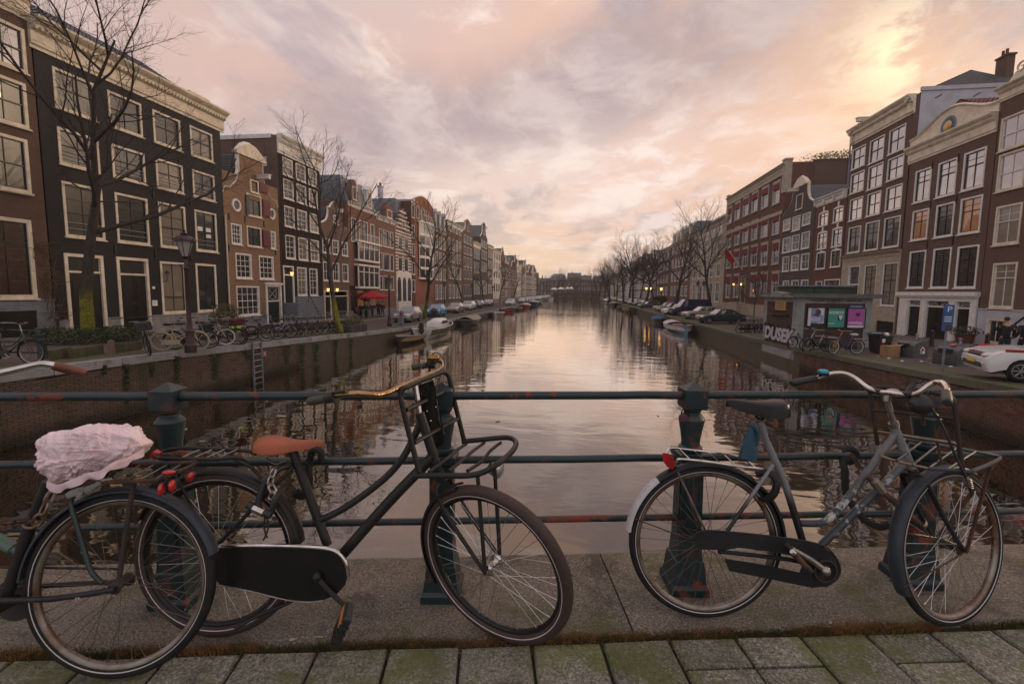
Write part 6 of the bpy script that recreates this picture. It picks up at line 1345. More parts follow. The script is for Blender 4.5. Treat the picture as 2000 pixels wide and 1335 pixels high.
for k in range(10):
 f=k/9;uc=1470-11*f;vv=832+66*f;hw=(7+13*f**.8)*(1 if k<9 else.95);dp=.012+.018*f;ring=[]
 for j in range(14):
  a=2*pi*j/14;fold=1+.18*sin(5*a+k*.35);ring.append(b.P(uc+hw*cos(a)*(.75+.25*fold),vv+(3*sin(a*2)if k==9 else 0),.05+dp*sin(a)*fold))
 rings.append(ring)
q.loft(rings);q.build('hanging_flap',M['bluecloth'],t,smooth=True,world=True)
q=MB();q.tube(smooth_path([b.P(1466,828,.05),b.P(1478,840,.055),b.P(1479,858,.05),b.P(1476,872,.05)],4),[.016,.018,.018,.019,.019,.018,.018,.017,.016,.014,.012,.010,.006],8,flat=.6);q.build('knot_end',M['bluecloth'],t,smooth=True,world=True)
t=thing('bar_lock','rusty bar lock strapped across the grey down tube and front wheel','lock',tuple(b.P(1740,970,.05)))
q=MB();q.tube([b.P(1694,930,.05),b.P(1715,953,.06),b.P(1760,990,.06),b.P(1793,1020,.05)],[.011,.014,.014,.012],8);q.build('lock_bar',M['rust'],t,smooth=True,world=True);q=MB();q.tube([b.P(1708,938,.07),b.P(1724,960,.07)],.019,8);q.build('lock_clamp',M['alloyrust'],t,smooth=True,world=True)
q=MB();q.tube(smooth_path([b.P(1788,1016,.05),b.P(1800,1030,.02),b.P(1806,1022,-.04),b.P(1795,1005,-.06)],4),.012,8);q.build('shackle',M['iron'],t,smooth=True,world=True)
t=thing('rope_lock','black cable sleeve with frayed rusty end tied round the middle rail','lock',tuple(FA(1655,890,2.2)))
q=MB();q.tube(smooth_path([FA(1644,878,2.17),FA(1662,876,2.16),FA(1672,888,2.18),FA(1660,902,2.22),FA(1646,896,2.24),FA(1650,920,2.2),FA(1652,960,2.19),FA(1664,985,2.16),FA(1690,1015,2.1),FA(1718,1028,2.06),FA(1738,1022,2.04)],5),.0165,8);q.build('sleeve',mat('worn_black_cable',(.014,.014,.014),(.03,.028,.026),sc=30,rough=.8,bump=.6,bsc=50),t,smooth=True,world=True)
q=MB()
for k in range(3):q.tube(smooth_path([FA(1661+2*k,885,2.15),FA(1668+3*k,898,2.14),FA(1676+2*k,914,2.13)],4),.005,5)
q.build('frayed_end',M['rust'],t,smooth=True,world=True)
#  black bicycle with pink bag, cut by the left edge (faces left)
b=Bike('bicycle','dark rusty bicycle cut off by the left edge with red lamps on its carrier',(-1.508,1.616),.07,.165,.352)
wr,Tr=wheel(b,b.A+b.up*b.R,b.fx,b.up,b.R,.021,'tyre','alloyrust','spokedull',hubm='rustdark',seed=5)
guard(b,Tr,b.R,radians(17),radians(176),.058,M['guardblue'],'mudguard')
M['greentape']=mat('green_tape_over_grey',(.035,.22,.05),(.12,.13,.15),sc=26,rough=.5,lim=(.44,.54))
b.tube('frame_tube',[(-150,975),(38,1078)],.019,M['oldblue'],straight=True);b.tube('taped_tube',[(-60,1022.5),(26,1070)],.0215,M['greentape'],straight=True)
b.tube('seat_tube',[(95,940),(58,1030),(12,1165)],.021,M['matblack'],straight=True);b.tube('chain_stay',[(-40,1172,.055),(100,1169,.055),(225,1150,.055)],.0105,M['guard'],k=2)
for k in range(2):b.tube('white_band',[(152+5*k,1166.2-.4*k,.055),(154+5*k,1166-.4*k,.055)],.0115,M['reflex'],straight=True)
b.tube('chain_stay',[(-40,1150,-.055),(232,1135,-.055)],.009,M['rustdark'],straight=True)
b.tube('chain',[(-40,1106,-.06),(236,1110,-.06)],.005,M['rustdark'],straight=True,n=5)
for off in(.05,-.05):b.tube('carrier_strut',[(262,942,off),(250,1010,off),(233,1128,off)],.009,M['rustdark'],k=3);b.tube('seat_stay',[(136,978,off),(165,1075,off),(178,1115,off),(200,1138,off)],.009,mat('dark_green_enamel',(.02,.045,.04),(.014,.02,.02),sc=6,rough=.4)if off>0 else M['guard'],k=3)
q=MB();Tq=Matrix.Translation(b.P(0,1185,.0))@b.sd.to_track_quat('Z','Y').to_matrix().to_4x4();q.lathe([(.085,-.07),(.085,-.062),(.02,-.06),(.02,.06)],24,Tq);q.build('chain_ring',M['rustdark'],b.t,world=True)
rc=b.tube('rear_carrier',[(138,946,.06),(180,942,.065),(264,939,.065),(310,936,.06),(350,920,.0),(379,907,-.055),(381,902,-.065),(366,903,-.07),(287,906,-.07),(200,910,-.07)],.0088,M['rust'])
for k in range(4):b.tube('cross_wire',[(215+26*k,940,.06),(275+26*k,907,-.065)],.003,M['alloyrust'],straight=True,parent=rc,n=6)
def oval(u,v,off,su,sv,tilt=0):
 q=MB();c=b.P(u,v,off);T_=Matrix.Translation(c)@b.sd.to_track_quat('Z','Y').to_matrix().to_4x4()@Matrix.Rotation(tilt,4,'Z');q.ball((0,0,0),(su,sv,.016),14,8,T_);l_=q.build('red_lamp',M['redlens'],b.t,smooth=True,world=True)
 q=MB();q.bbox((-su*.9,-sv*.9,-.02),(su*.9,sv*.9,-.006),.004,T_);q.build('lamp_back',M['gripblack'],l_,world=True)
oval(329,922,.07,.026,.010);oval(315,955,.075,.011,.026);oval(336,948,.07,.012,.023);oval(371,931,-.02,.015,.021,-.4)
b.tube('wire_tie',[(312,938,.07),(318,932,.075),(326,936,.07),(322,944,.07)],.004,M['iron'])
hbL=thing('x',None,None)if False else None
q=MB();q.tube(smooth_path([FA(-120,742,1.36),FA(-60,738,1.40),FA(0,727.5,1.45),FA(40,719,1.48),FA(75,711,1.50),FA(92,711,1.51),FA(108,714,1.52)],5),.0112,10);hbo=q.build('handlebar',M['chrome'],b.t,smooth=True,world=True)
pa,pb=FA(166,729,1.58),FA(103,713,1.515);q=MB();q.tube([pa+(pb-pa)*t for t in(0,.04,.15,.6,.9,1)],[.012,.0155,.0165,.0155,.015,.013],12);q.build('grip',M['gripbrown'],hbo,smooth=True,world=True)
t=thing('chain','heavy rusty chain wrapped round the seat tube at the left edge','chain',tuple(b.P(60,1015)))
for dy,dv in((.05,0),(.03,6),(.06,11)):links(t,[b.P(-30,1017+dv,dy),b.P(20,1018+dv*1.1,dy),b.P(55,1013+dv*.8,dy+.02)],M['rust'],.042,.003,.0065)
links(t,[b.P(52,1020,.07),b.P(68,1024,.08),b.P(80,1006,.085),b.P(92,982,.08),b.P(104,958,.07)],M['alloyrust'],.05,.006,.014)
t=thing('plastic_bag','crumpled pale pink plastic bag tied over the left bicycle saddle','bag',tuple(b.P(190,900)))
def bag_mat(name,c,c2):
 m=mat(name,c,c2,sc=5,rough=.42,spec=.4);t_=NT.__new__(NT);return m
M['pinkbag']=mat('pale_pink_plastic',(.82,.68,.71),(.77,.58,.62),sc=4,rough=.38,spec=.45,bump=.35,bsc=26);M['greybag']=mat('grey_white_plastic',(.36,.36,.36),(.29,.29,.29),sc=6,rough=.55)
def crumple(outline,zc,off,name,m,parent,seed,thick=.13,creases=1.0):
 bm=bmesh.new();bmesh.ops.create_icosphere(bm,subdivisions=6,radius=1.0)
 ol=[b.P(u,v,off)for u,v in outline];c=sum(ol,Vector())/len(ol);X=b.fx;Z=Vector((0,0,1));Yv=b.sd
 pol=sorted([(atan2((p-c).dot(Z),(p-c).dot(X)),sqrt((p-c).dot(Z)**2+(p-c).dot(X)**2))for p in ol])
 def rad(a):
  pl=[(pol[-1][0]-2*pi,pol[-1][1])]+pol+[(pol[0][0]+2*pi,pol[0][1])]
  for(a0,r0),(a1,r1)in zip(pl,pl[1:]):
   if a0<=a<=a1:
    f=(a-a0)/(a1-a0+1e-9);x0=Vector((r0*cos(a0),r0*sin(a0)));x1=Vector((r1*cos(a1),r1*sin(a1)));d0=Vector((cos(a),sin(a)));e=x1-x0;den=d0.x*e.y-d0.y*e.x
    return(x0.x*e.y-x0.y*e.x)/den if abs(den)>1e-6 else r0
  return pol[0][1]
 R=random.Random(seed);res=[];rx=max(x[1]for x in pol);tips=[(Vector((rx*1.15,0,-.01)),13,5.0),(Vector((-rx*.75,0,-.14)),9,3.1),(Vector((-rx*.2,-.05,.26)),7,8.7),(Vector((rx*.25,0,-.19)),8,1.3)]
 for v in bm.verts:
  d=v.co.normalized();a=atan2(d.z,d.x);r=rad(a);hx=sqrt(d.x*d.x+d.z*d.z)
  p=Vector((cos(a)*r*hx**.8,d.y*thick,sin(a)*r*hx**.8));wv=mnoise.noise_vector(p*7+Vector((seed,0,0)));dis=.020*mnoise.noise(p*8+Vector((seed,3,0)))
  for k,(T0,f,o_)in enumerate(tips):
   q_=p-T0;th=atan2(q_.z,q_.x)+.9*q_.y/(.06+q_.length)+.05*wv.x;L_=q_.length
   x=th*f+o_+.25*wv.y;tri=abs((x%1)-.5)*2;mk=max(0,.10+1.8*mnoise.noise(Vector((th*5+o_,L_*9,k*3.7))));dis+=.022*(1-tri)**.8*mk*min(1,L_/.12)
   x2=th*f*2.7+o_*2+.3*wv.z;dis+=.008*abs((x2%1)-.5)*2*max(0,.3+mnoise.noise(Vector((th*11,L_*14,k*5.1))))
  x=(p.x*.8+p.z*.6+.03*wv.x)*16;dis+=.007*abs((x%1)-.5)*2*max(0,mnoise.noise(p*9+Vector((7,seed,1))))*2
  res.append((v,p,dis,hx,d,a))
 mean=sum(x[2]for x in res)/len(res)
 for v,p,dis,hx,d,a in res:
  n_=Vector((p.x/.2,p.y/.1,p.z/.12)).normalized()if p.length>0 else d
  edge=1.0-.55*min(1,max(0,(hx-.85)/.15));p=p+n_*((dis-mean)*creases*edge-.004)+Vector((0,0,-.010*max(0,-d.z)*sin(a*13)));v.co=c+X*p.x+Yv*p.y+Z*p.z-WM[parent.name].translation
 me=bpy.data.meshes.new(name);bm.to_mesh(me);bm.free();me.materials.append(m);me.polygons.foreach_set('use_smooth',[True]*len(me.polygons));me.set_sharp_from_angle(angle=.42);o=bpy.data.objects.new(name,me);COL.objects.link(o);o.parent=parent;return o
crumple([(86,855),(95,846),(122,836),(150,834),(175,826),(205,824),(235,825),(262,833),(282,846),(300,864),(285,884),(262,897),(240,902),(225,912),(190,928),(165,934),(140,945),(118,953),(97,948),(92,936),(84,924),(83,900)],0,.03,'bag_cover',M['pinkbag'],t,3,.10,.55)
q=MB();hp_=smooth_path([b.P(*p_)for p_ in((92,944,.10),(112,952,.12),(140,942,.13),(168,930,.14),(196,924,.14),(222,908,.12),(250,898,.09),(282,880,.05))],6);rr=[]
for i,p_ in enumerate(hp_):rr.append([p_+Vector((0,0,.012)),p_+b.sd*(.003*sin(i*.7)+.003)+Vector((0,0,-.004)),p_+b.sd*(.006*sin(i*.5+1))+Vector((.003*sin(i*1.3),0,-.012-.010*abs(sin(i*.33))))])
q.loft(rr,closed=False,cap=False);q.build('torn_hem',M['pinkbag'],t,smooth=True,world=True,sharp=1.2)
t=thing('plastic_bag','grey white plastic bag sticking out under the pink bag','bag',tuple(b.P(180,955)))
crumple([(124,966),(140,955),(170,945),(205,932),(222,930),(222,936),(200,946),(185,957),(165,965),(150,972),(143,980),(132,975)],0,.055,'bag_body',M['greybag'],t,8,.02,.35)
# bare winter trees
def barkmat(name,moss_h,green=(.20,.19,.012),amt=.9):
 m=bpy.data.materials.new(name);m.use_nodes=True;t=NT(m.node_tree);p=t.n('BsdfPrincipled');o=t.n('OutputMaterial');t.t.links.new(p.outputs[0],o.inputs[0]);p.inputs['Roughness'].default_value=.9
 co=t.n('TexCoord').outputs['Object'];s=t.n('SeparateXYZ',i_0=co);n=t.noise(t.mapping(co,scale=(1,1,.3)),9,6,.7);col=t.mix(t.sstep(n,.3,.7),(.052,.042,.034,1),(.024,.019,.016,1))
 k=t.sstep(t.math('ADD',s.outputs[2],t.math('MULTIPLY',t.math('SUBTRACT',t.noise(co,2.5,6,.7),.5),1.6)),moss_h+.35,moss_h-.35);col=t.mix(t.math('MULTIPLY',k,amt),col,t.mix(t.sstep(t.noise(co,14,4),.35,.65),(*green,1),tuple(x*.45 for x in green)+(1,)))
 k2=t.math('MULTIPLY',t.sstep(t.noise(co,1.7,6,.7),.5,.62),t.sstep(s.outputs[2],moss_h+4.5,moss_h));col=t.mix(t.math('MULTIPLY',k2,.75),col,(.030,.036,.010,1))
 t.put(p.inputs['Base Color'],col);b=t.n('Bump',i_Strength=.8,i_Distance=.03);t.put(b.inputs['Height'],n);t.put(p.inputs['Normal'],b.outputs[0]);return m
M['bark']=barkmat('mossy_bark',2.0,(.21,.20,.014));M['bark2']=barkmat('dark_bark',.5,(.09,.09,.02),.5);M['twig']=mat('bare_twig',(.040,.029,.024),(.026,.02,.018),sc=3,rough=.9)
def grow(B3,p,d,L,r,lev,R,up,cnt,thin):
 n=(6,6,5,4,3)[lev];pts=[p];d=d.normalized();dirs=[d]
 for i in range(n):
  d=(d+Vector((R.gauss(0,.13),R.gauss(0,.13),R.gauss(0,.08)+up[lev]))).normalized();pts.append(pts[-1]+d*(L/n));dirs.append(d)
 tip=r*(.42,.30,.25,.3,.4)[lev]if lev else r*.13
 B3[lev].tube(pts,[r+(tip-r)*(i/n)**.8 for i in range(n+1)],(9,7,5,3,3)[lev],cap=False)
 if lev+1>=len(cnt)+1:return
 if lev>=len(cnt):return
 k=cnt[lev]
 for j in range(k):
  t0=(.34 if lev==0 else.22);f=t0+(1-t0)*(j+R.random()*.8)/k;f=min(f,.99);i=min(int(f*n),n-1);q=pts[i].lerp(pts[i+1],f*n-i);a=R.random()*2*pi if lev else j*2.4+R.gauss(0,.3)
  base=dirs[i];o1=base.orthogonal().normalized();o2=base.cross(o1);sp=thin[lev]*R.uniform(.75,1.25);nd=(base*cos(sp)+(o1*cos(a)+o2*sin(a))*sin(sp)).normalized()
  Lc=L*((.62,.52,.50,.5)[lev])*(1.12-.55*f if lev else 1.05-.5*f)*R.uniform(.75,1.2);rc=max((r+(tip-r)*f)*(.62,.52,.5,.6)[lev],(.05,.016,.0065,.004)[lev]if lev<4 else.003)
  grow(B3,q,nd,Lc,rc,lev+1,R,up,cnt,thin)
def tree(name,label,loc,seed,H=12,r=.22,cnt=(8,8,6,3),thin=(.75,.7,.65,.6),up=(.06,.10,.08,.05,.03),lean=(0,0),bark='bark',group='bare trees along the quays'):
 R=random.Random(seed);B3=[MB()for _ in range(5)]
 grow(B3,Vector((0,0,-.15)),Vector((lean[0],lean[1],1)),H*.86,r,0,R,up,cnt,thin)
 fl=MB();fl.tube([(0,0,-.2),(0,0,.1),(lean[0]*.5,lean[1]*.5,.5)],[r*1.45,r*1.2,r*1.02],10);B3[0].add(fl.v,fl.f)
 t=thing(name,label,'tree',loc,group=group);B3[0].build('trunk',M[bark],t,smooth=True,sharp=2);
 q=MB();q.add(B3[1].v,B3[1].f);q.add(B3[2].v,B3[2].f);tag(q.build('branches',M[bark],t,smooth=True,sharp=2),kind='stuff')
 q=MB();q.add(B3[3].v,B3[3].f);q.add(B3[4].v,B3[4].f);tag(q.build('twigs',M['twig'],t),kind='stuff');return t
def at3(p):return(p.x,p.y,p.z)
GT='bare trees along the quays'
t1=tree('bare_tree','largest near bare tree with bright mossy trunk in front of the black house',at3(onL(174,668)),4,H=14.5,r=.265,cnt=(11,9,8,5),lean=(-.01,-.05),thin=(.85,.68,.62,.6),up=(.03,.09,.07,.05,.02))
tA=tree('bare_tree','bare tree with mossy trunk in front of the narrow brown house',at3(onL(664,650)),12,H=13.2,r=.19,cnt=(10,8,7,4),thin=(.70,.65,.6,.6),up=(.05,.12,.10,.05,.03))
tB=tree('bare_tree','bare tree with bright green trunk between the silver hatchback and blue car',at3(onL(827,622)),23,H=12.8,r=.24,cnt=(10,8,7,4))
tC=tree('bare_tree','broad crowned dark bare tree rising in the middle of the right bank',at3(onR(1319,607)),31,H=15,r=.36,cnt=(11,9,8,4),thin=(.8,.7,.65,.6),up=(.05,.10,.08,.05,.03),bark='bark2')
tD=tree('bare_tree','tall slim bare tree beside the navy van',at3(onR(1389,616)),44,H=15.5,r=.27,cnt=(12,9,7,4),thin=(.7,.65,.6,.6),bark='bark2')
for k,(src,u,v,s,lb)in enumerate([(tA,905,601,1.0,'bare tree with greenish trunk behind the white car on the left bank'),(tB,946,595,.95,'bare tree in front of the slim brown house on the left bank'),(tA,976,591.5,1.0,'bare tree beside the whitewashed house on the left bank'),(tB,1001,586,.95,'distant bare tree, nearest of the last left bank trees'),(tA,1019,582,1.0,'distant bare tree, middle of the last left bank trees'),(tC,1036,579,.8,'distant bare tree, farthest of the last left bank trees'),(tC,1262,600,.98,'second broad dark bare tree beyond the largest right bank tree'),(tD,1236,596.5,1.05,'slim dark bare tree third along the right bank beyond the parked van'),(tC,1218,593,1.0,'broad dark bare tree fourth along the right bank beyond the parked van'),(tB,1203,590,1.1,'dark bare tree fifth along the right bank beyond the parked van'),(tC,1190,587.5,1.0,'dark bare tree sixth along the right bank beyond the parked van'),(tD,1180,585.5,1.05,'distant bare tree seventh along the right bank beyond the parked van'),(tC,1170,583.2,.9,'distant bare tree eighth along the right bank beside the far bridge')]):
 p=(onL if u<1100 else onR)(u,v);dup(src,at3(p),1.1+k*1.9,lb,GT,s)
for k,(src,u,v,s)in enumerate([(tC,1250,596.5,1.0),(tD,1226,593,1.05),(tC,1209,590,1.1),(tB,1196,587,1.2),(tC,1184,585,1.15),(tC,1175,583.3,1.1)]):p=onR(u,v);dup(src,(p.x+3.5,p.y+3,p.z),2.2+k*1.3,'dark bare tree of the right bank back row, %s from the near end'%ORD[k],GT,s)
for k in range(18):
 R=random.Random(k);dup([tA,tB,tC][k%3],(-36+k*4.4+R.uniform(-1.5,1.5),300+R.uniform(-8,10),.9),k*1.3,'distant bare tree behind the far bridge, %s from the left'%ORD[k],GT,R.uniform(.9,1.25))
tree('sapling','young bare tree left of the small brick kiosk',at3(onR(1473,634)),9,H=5.6,r=.07,cnt=(8,6,4),thin=(.9,.8,.7),bark='bark2',group=None)
# leafy plants
M['leaf']=mat('shrub_leaf',(.030,.044,.016),(.055,.066,.022),sc=3,rough=.7);M['leaf2']=mat('olive_shrub_leaf',(.075,.078,.026),(.10,.085,.034),sc=3,rough=.7);M['leaf3']=mat('bright_shrub_leaf',(.065,.098,.026),(.04,.062,.02),sc=3,rough=.7);M['leafdark']=mat('dark_evergreen_leaf',(.014,.024,.012),(.024,.036,.016),sc=3,rough=.6)
def leaves(q,c,rad,n,R,sz=.06,box=False,surf=.45):
 for _ in range(n):
  d=Vector((R.uniform(-1,1),R.uniform(-1,1),R.uniform(-1,1)))
  if not box:
   if d.length>1 or d.length<.1:continue
   d=d.normalized()*(surf+(1-surf)*R.random())*(1+.28*mnoise.noise(Vector(d)*2.6+Vector(c)))
  p=Vector(c)+Vector((d.x*rad[0],d.y*rad[1],d.z*rad[2]));a=Vector((R.gauss(0,1),R.gauss(0,1),R.gauss(0,1))).normalized()*sz*R.uniform(.6,1.3);b=a.orthogonal().normalized()*sz*R.uniform(.35,.6)
  q.add([p-a,p+b,p+a,p-b],[(0,1,2,3)])
def shrub(label,p,rad,m,n=1600,sz=.06,name='shrub',lift=None,seed=1,cat='plant',box=False):
 R=random.Random(seed);t=thing(name,label,cat,at3(p));q=MB();z=lift if lift is not None else rad[2]*.9;leaves(q,(0,0,z),rad,n,R,sz,box);tag(q.build('foliage',M[m],t),kind='stuff')
 s=MB()
 for k in range(6):a=k*1.05;s.tube([(0.03*cos(a),.03*sin(a),0),(rad[0]*.4*cos(a),rad[1]*.4*sin(a),z),(rad[0]*.6*cos(a),rad[1]*.6*sin(a),z+rad[2]*.6)],[.02,.012,.005],4)
 s.build('stem',M['twig'],t);return t
shrub('low dark hedge around the mossy tree trunk, left part',onL(130,672),(1.5,1.0,.36),'leaf',5200,.045,'hedge',seed=1);shrub('low dark hedge right of the mossy tree trunk',onL(232,667),(1.2,1.3,.36),'leaf',5200,.045,'hedge',seed=2)
shrub('yellow green shrub left of the mossy tree trunk',onL(145,655),(.75,.7,.55),'leaf2',2400,.05,seed=3);shrub('bright green upright shrub in front of the black double door',onL(240,648),(.45,.5,.75),'leaf3',1500,.06,seed=4);shrub('small bright green plant beside the black railing post',onL(118,650),(.4,.4,.7),'leaf3',1000,.06,seed=14)
shrub('olive bush at the corner of black and tan houses',onL(441,646),(.9,.9,.95),'leaf2',2600,.07,seed=5);shrub('dark evergreen bush beside the stoop of the very dark house',onL(561,628),(1.1,1.1,1.05),'leafdark',3000,.08,seed=6);shrub('low green bush under the sash windows of the very dark house',onL(622,627),(1.3,1.0,.55),'leaf',2200,.08,seed=7);shrub('thin green bush left of the white doorway',onL(505,634),(.4,.4,.6),'leafdark',900,.06,seed=8)
shrub('big dark green bush behind the tree with the green trunk',onL(828,604),(1.7,1.7,1.9),'leaf',4200,.11,seed=9);shrub('dark leafy climber above the red parasol',onx(715,578,TL+.25),(.3,2.3,.45),'leafdark',1800,.1,lift=0,seed=10)
def planter(label,p,L,m,seed,rz=pi/2):
 t=thing('planter',label,'planter',at3(p),rz);q=MB();q.bbox((-L/2,-.4,0),(L/2,.4,.48),.03)
 for k in range(5):q.box((-L/2+.1+(L-.2)*k/4-.04,-.425,.03),(-L/2+.1+(L-.2)*k/4+.04,-.4005,.45))
 q.build('tub',mat('weathered_planter_wood',(.06,.052,.045),(.04,.034,.03),sc=4,rough=.9),t);q=MB();leaves(q,(0,0,.75),(L/2,.45,.38),1500,random.Random(seed),.06);tag(q.build('foliage',M[m],t),kind='stuff');return t
planter('wooden planter with brown green bushes beside the second tree',onL(690,648),2.4,'leaf2',3);planter('green planter between the silver hatchback and the blue car',onL(848,619.5),1.5,'leaf',4)
shrub('overgrown plants on the roof terrace of the broad red house',Vector((RH6.xp+7,RH6.s0+1,RH6.zb+RH6.hh if hasattr(RH6,'hh')else RH6.zb+RH6.h+.2)),(5.0,2.0,.6),'leaf2',3600,.14,seed=12,lift=.45)
M['bed']=mat('mossy_timber',(.10,.085,.06),(.06,.07,.02),sc=3,rough=.95)
for k,(ua,va,ub,vb,lb)in enumerate([(98,704,136,696,'left weathered timber edging of the tree bed'),(138,700,199,690,'middle mossy timber edging of the tree bed'),(224,689,276,682,'right timber edging of the tree bed')]):
 pa,pb=onL(ua,va),onL(ub,vb);d=(pb-pa);T=Matrix.Translation(pa)@d.to_track_quat('X','Z').to_matrix().to_4x4();q=MB();q.box((0,-.06,-.1),(d.length,.06,.30),T);tag(q.build('timber_edging',M['bed']),lb,'edging')
pa=onL(218,692);q=MB();q.lathe([(.15,-.1),(.12,.36),(.11,.44),(.0,.47)],4,Matrix.Translation(pa));tag(q.build('stone_bollard',B['brown1']),'short brownish stone bollard beside the mossy timber edging','bollard')
q=MB();R=random.Random(4)
for k in range(60):
 z0=R.uniform(0,4.0);p=Vector((TL+.1,onx(91,560,TL).y+R.gauss(0,.12),zL(17)+z0));q.tube(smooth_path([p,p+Vector((R.uniform(0,.25),R.gauss(0,.25),R.uniform(.1,.5))),p+Vector((R.uniform(0,.2),R.gauss(0,.3),R.uniform(.3,1.0)))],3),.012,3)
tag(q.build('dry_climber',mat('dry_vine',(.13,.075,.04),(.08,.05,.03),sc=5,rough=1)),'dry brown climber hanging between the brown and black houses','plant',kind='stuff')
q=MB();R=random.Random(9)
for(u,vt,vb,wd)in((247,703,790,8),(346,688,748,9),(420,682,742,14),(297,700,735,5),(485,676,700,10),(560,668,712,9),(590,666,716,10),(617,662,706,10),(655,657,700,7),(685,654,690,6),(205,706,730,5)):
 for _ in range(330):
  f=R.random()**1.4;vv=vt+8+(vb-vt-8)*f;uu=u+R.gauss(0,wd*.36*(1-.35*f));p=onx(uu,vv,XL+R.uniform(.01,.07));a=Vector((R.gauss(0,.4),R.gauss(0,1),R.gauss(0,1))).normalized()*R.uniform(.025,.05);b=a.orthogonal().normalized()*.022;q.add([p-a,p+b,p+a,p-b],[(0,1,2,3)])
o=tag(q.build('ivy',M['leaf'],QL,world=True),kind='stuff')
y0,y1=onx(490.5,700,XL).y,onx(507.5,700,XL).y;zt=zL(y0)+.10;t=thing('ladder','grey iron ladder fixed to the left quay wall','ladder',(XL+.1,y0,0))
for y in(y0,y1):q=MB();q.box((XL+.06,y-.03,-.2),(XL+.13,y+.03,zt));q.build('stile',M['lead'],t,world=True)
for k in range(7):q=MB();q.tube([(XL+.095,y0,.12+.26*k),(XL+.095,y1,.12+.26*k)],.017,6);q.build('rung',M['trimgrey'],t,world=True)
pa,pb=onx(513.5,686.5,XL),onx(519.5,695,XL);t=thing('wall_sign','small pale pink square sign beside the ladder','sign',tuple(pa));q=MB();q.box((XL+.008,pa.y,pb.z),(XL+.02,pb.y,pa.z));q.build('plate',mat('faded_pink_sign',(.50,.30,.26),rough=.6),t,world=True)
q=MB();c=(pa+pb)/2;q.tube([(XL+.021,c.y+.10*cos(a),c.z+.10*sin(a))for a in[2*pi*i/12 for i in range(12)]],.012,4,closed=True);q.tube([(XL+.022,c.y-.07,c.z-.07),(XL+.022,c.y+.07,c.z+.07)],.012,4);q.build('ring_symbol',mat('faded_red',(.3,.06,.05),rough=.6),t,world=True)
# lamp posts, bollards, signs
M['lampred']=mat('dark_oxblood_iron',(.040,.012,.014),(.026,.010,.011),sc=6,rough=.45)
def lamppost(label,p,H=4.2,lit=False,twin=False,red=True):
 t=thing('street_lamp',label,'street lamp',at3(p),group='street lamps');q=MB();q.lathe([(.19,0),(.19,.25),(.14,.32),(.13,.7),(.16,.74),(.11,.82),(.075,1.0),(.065,H-.9),(.09,H-.86),(.06,H-.8),(.05,H-.55),(.10,H-.5),(.03,H-.46)],12);pc=q.build('pole',M['lampred' if red else 'iron'],t,smooth=True,sharp=.6)
 q=MB();q.tube([(-.30,0,H-.75),(.30,0,H-.75)],.02,6);q.build('ladder_bar',M['lampred' if red else 'iron'],t)
 for dx_ in((-.42,.42)if twin else(0,)):
  T=Matrix.Translation((dx_,0,H-.46));q=MB();q.lathe([(.10,0),(.26,.50)],6,T,cap=False);g=q.build('lantern_glass',M['lamp']if lit else mat('clear_lantern_glass',(.30,.29,.27),rough=.1,spec=.8)if 'lgl' not in M else M['lgl'],t)
  q=MB();q.lathe([(.34,.50),(.34,.54),(.22,.66),(.10,.70),(.12,.76),(.04,.80),(.05,.86),(0,.95)],12,T)
  for k in range(6):a=2*pi*k/6;q.tube([(dx_+.105*cos(a),.105*sin(a),H-.46),(dx_+.265*cos(a),.265*sin(a),H+.05)],.014,4);q.ball((dx_+.33*cos(a),.33*sin(a),H+.10),.035,6,4)
  q.build('lantern_crown',M['lampred' if red else 'iron'],t)
 return t
lamppost('near dark red street lamp with crown lantern behind the parked bicycles',onL(373,688),3.75);M['lgl']=M['glass_cur']
lamppost('dark red street lamp right of the red parasol',onL(761,637),3.9);lamppost('dark street lamp behind the blue car on the left bank',onL(868,610),4.2);lamppost('dark street lamp behind the beige car on the left bank',onL(922,601.5),4.2);lamppost('small distant street lamp in front of the whitewashed house',onL(962,594),4.2)
lamppost('lit street lamp beside the broad bare tree on the right bank',onR(1290,604),4.0,True);lamppost('lit twin street lamp behind the black van on the right bank',onR(1265,600),4.2,True,True);lamppost('unlit dark twin street lamp left of the tall slim bare tree',onR(1366,612),4.6,False,True)
def bollard(label,p):
 t=thing('bollard',label,'bollard',at3(p),group='dark red bollards on the right quay');q=MB();q.lathe([(.13,0),(.11,.1),(.085,.75),(.10,.78),(.10,.84),(.06,.92),(0,.96)],4,Matrix.Rotation(pi/4,4,'Z'));q.build('shaft',M['lampred'],t);return t
b0=bollard('dark red bollard between the two grey containers',onR(1819,677,.1));dup(b0,at3(onR(1926,689,.1)),.2,'dark red bollard beside the white car bonnet','dark red bollards on the right quay')
def pole_sign(label,p,H,w_,h_,mcol,text=None):
 t=thing('sign_post',label,'sign',at3(p),YAW-.55);q=MB();q.tube([(0,0,0),(0,0,H)],.035,8);q.build('pole',M['lead'],t,smooth=True);q=MB();q.box((-w_/2,-.06,H-h_-.02),(w_/2,-.036,H-.02));s=q.build('sign_plate',mcol,t);return t,s
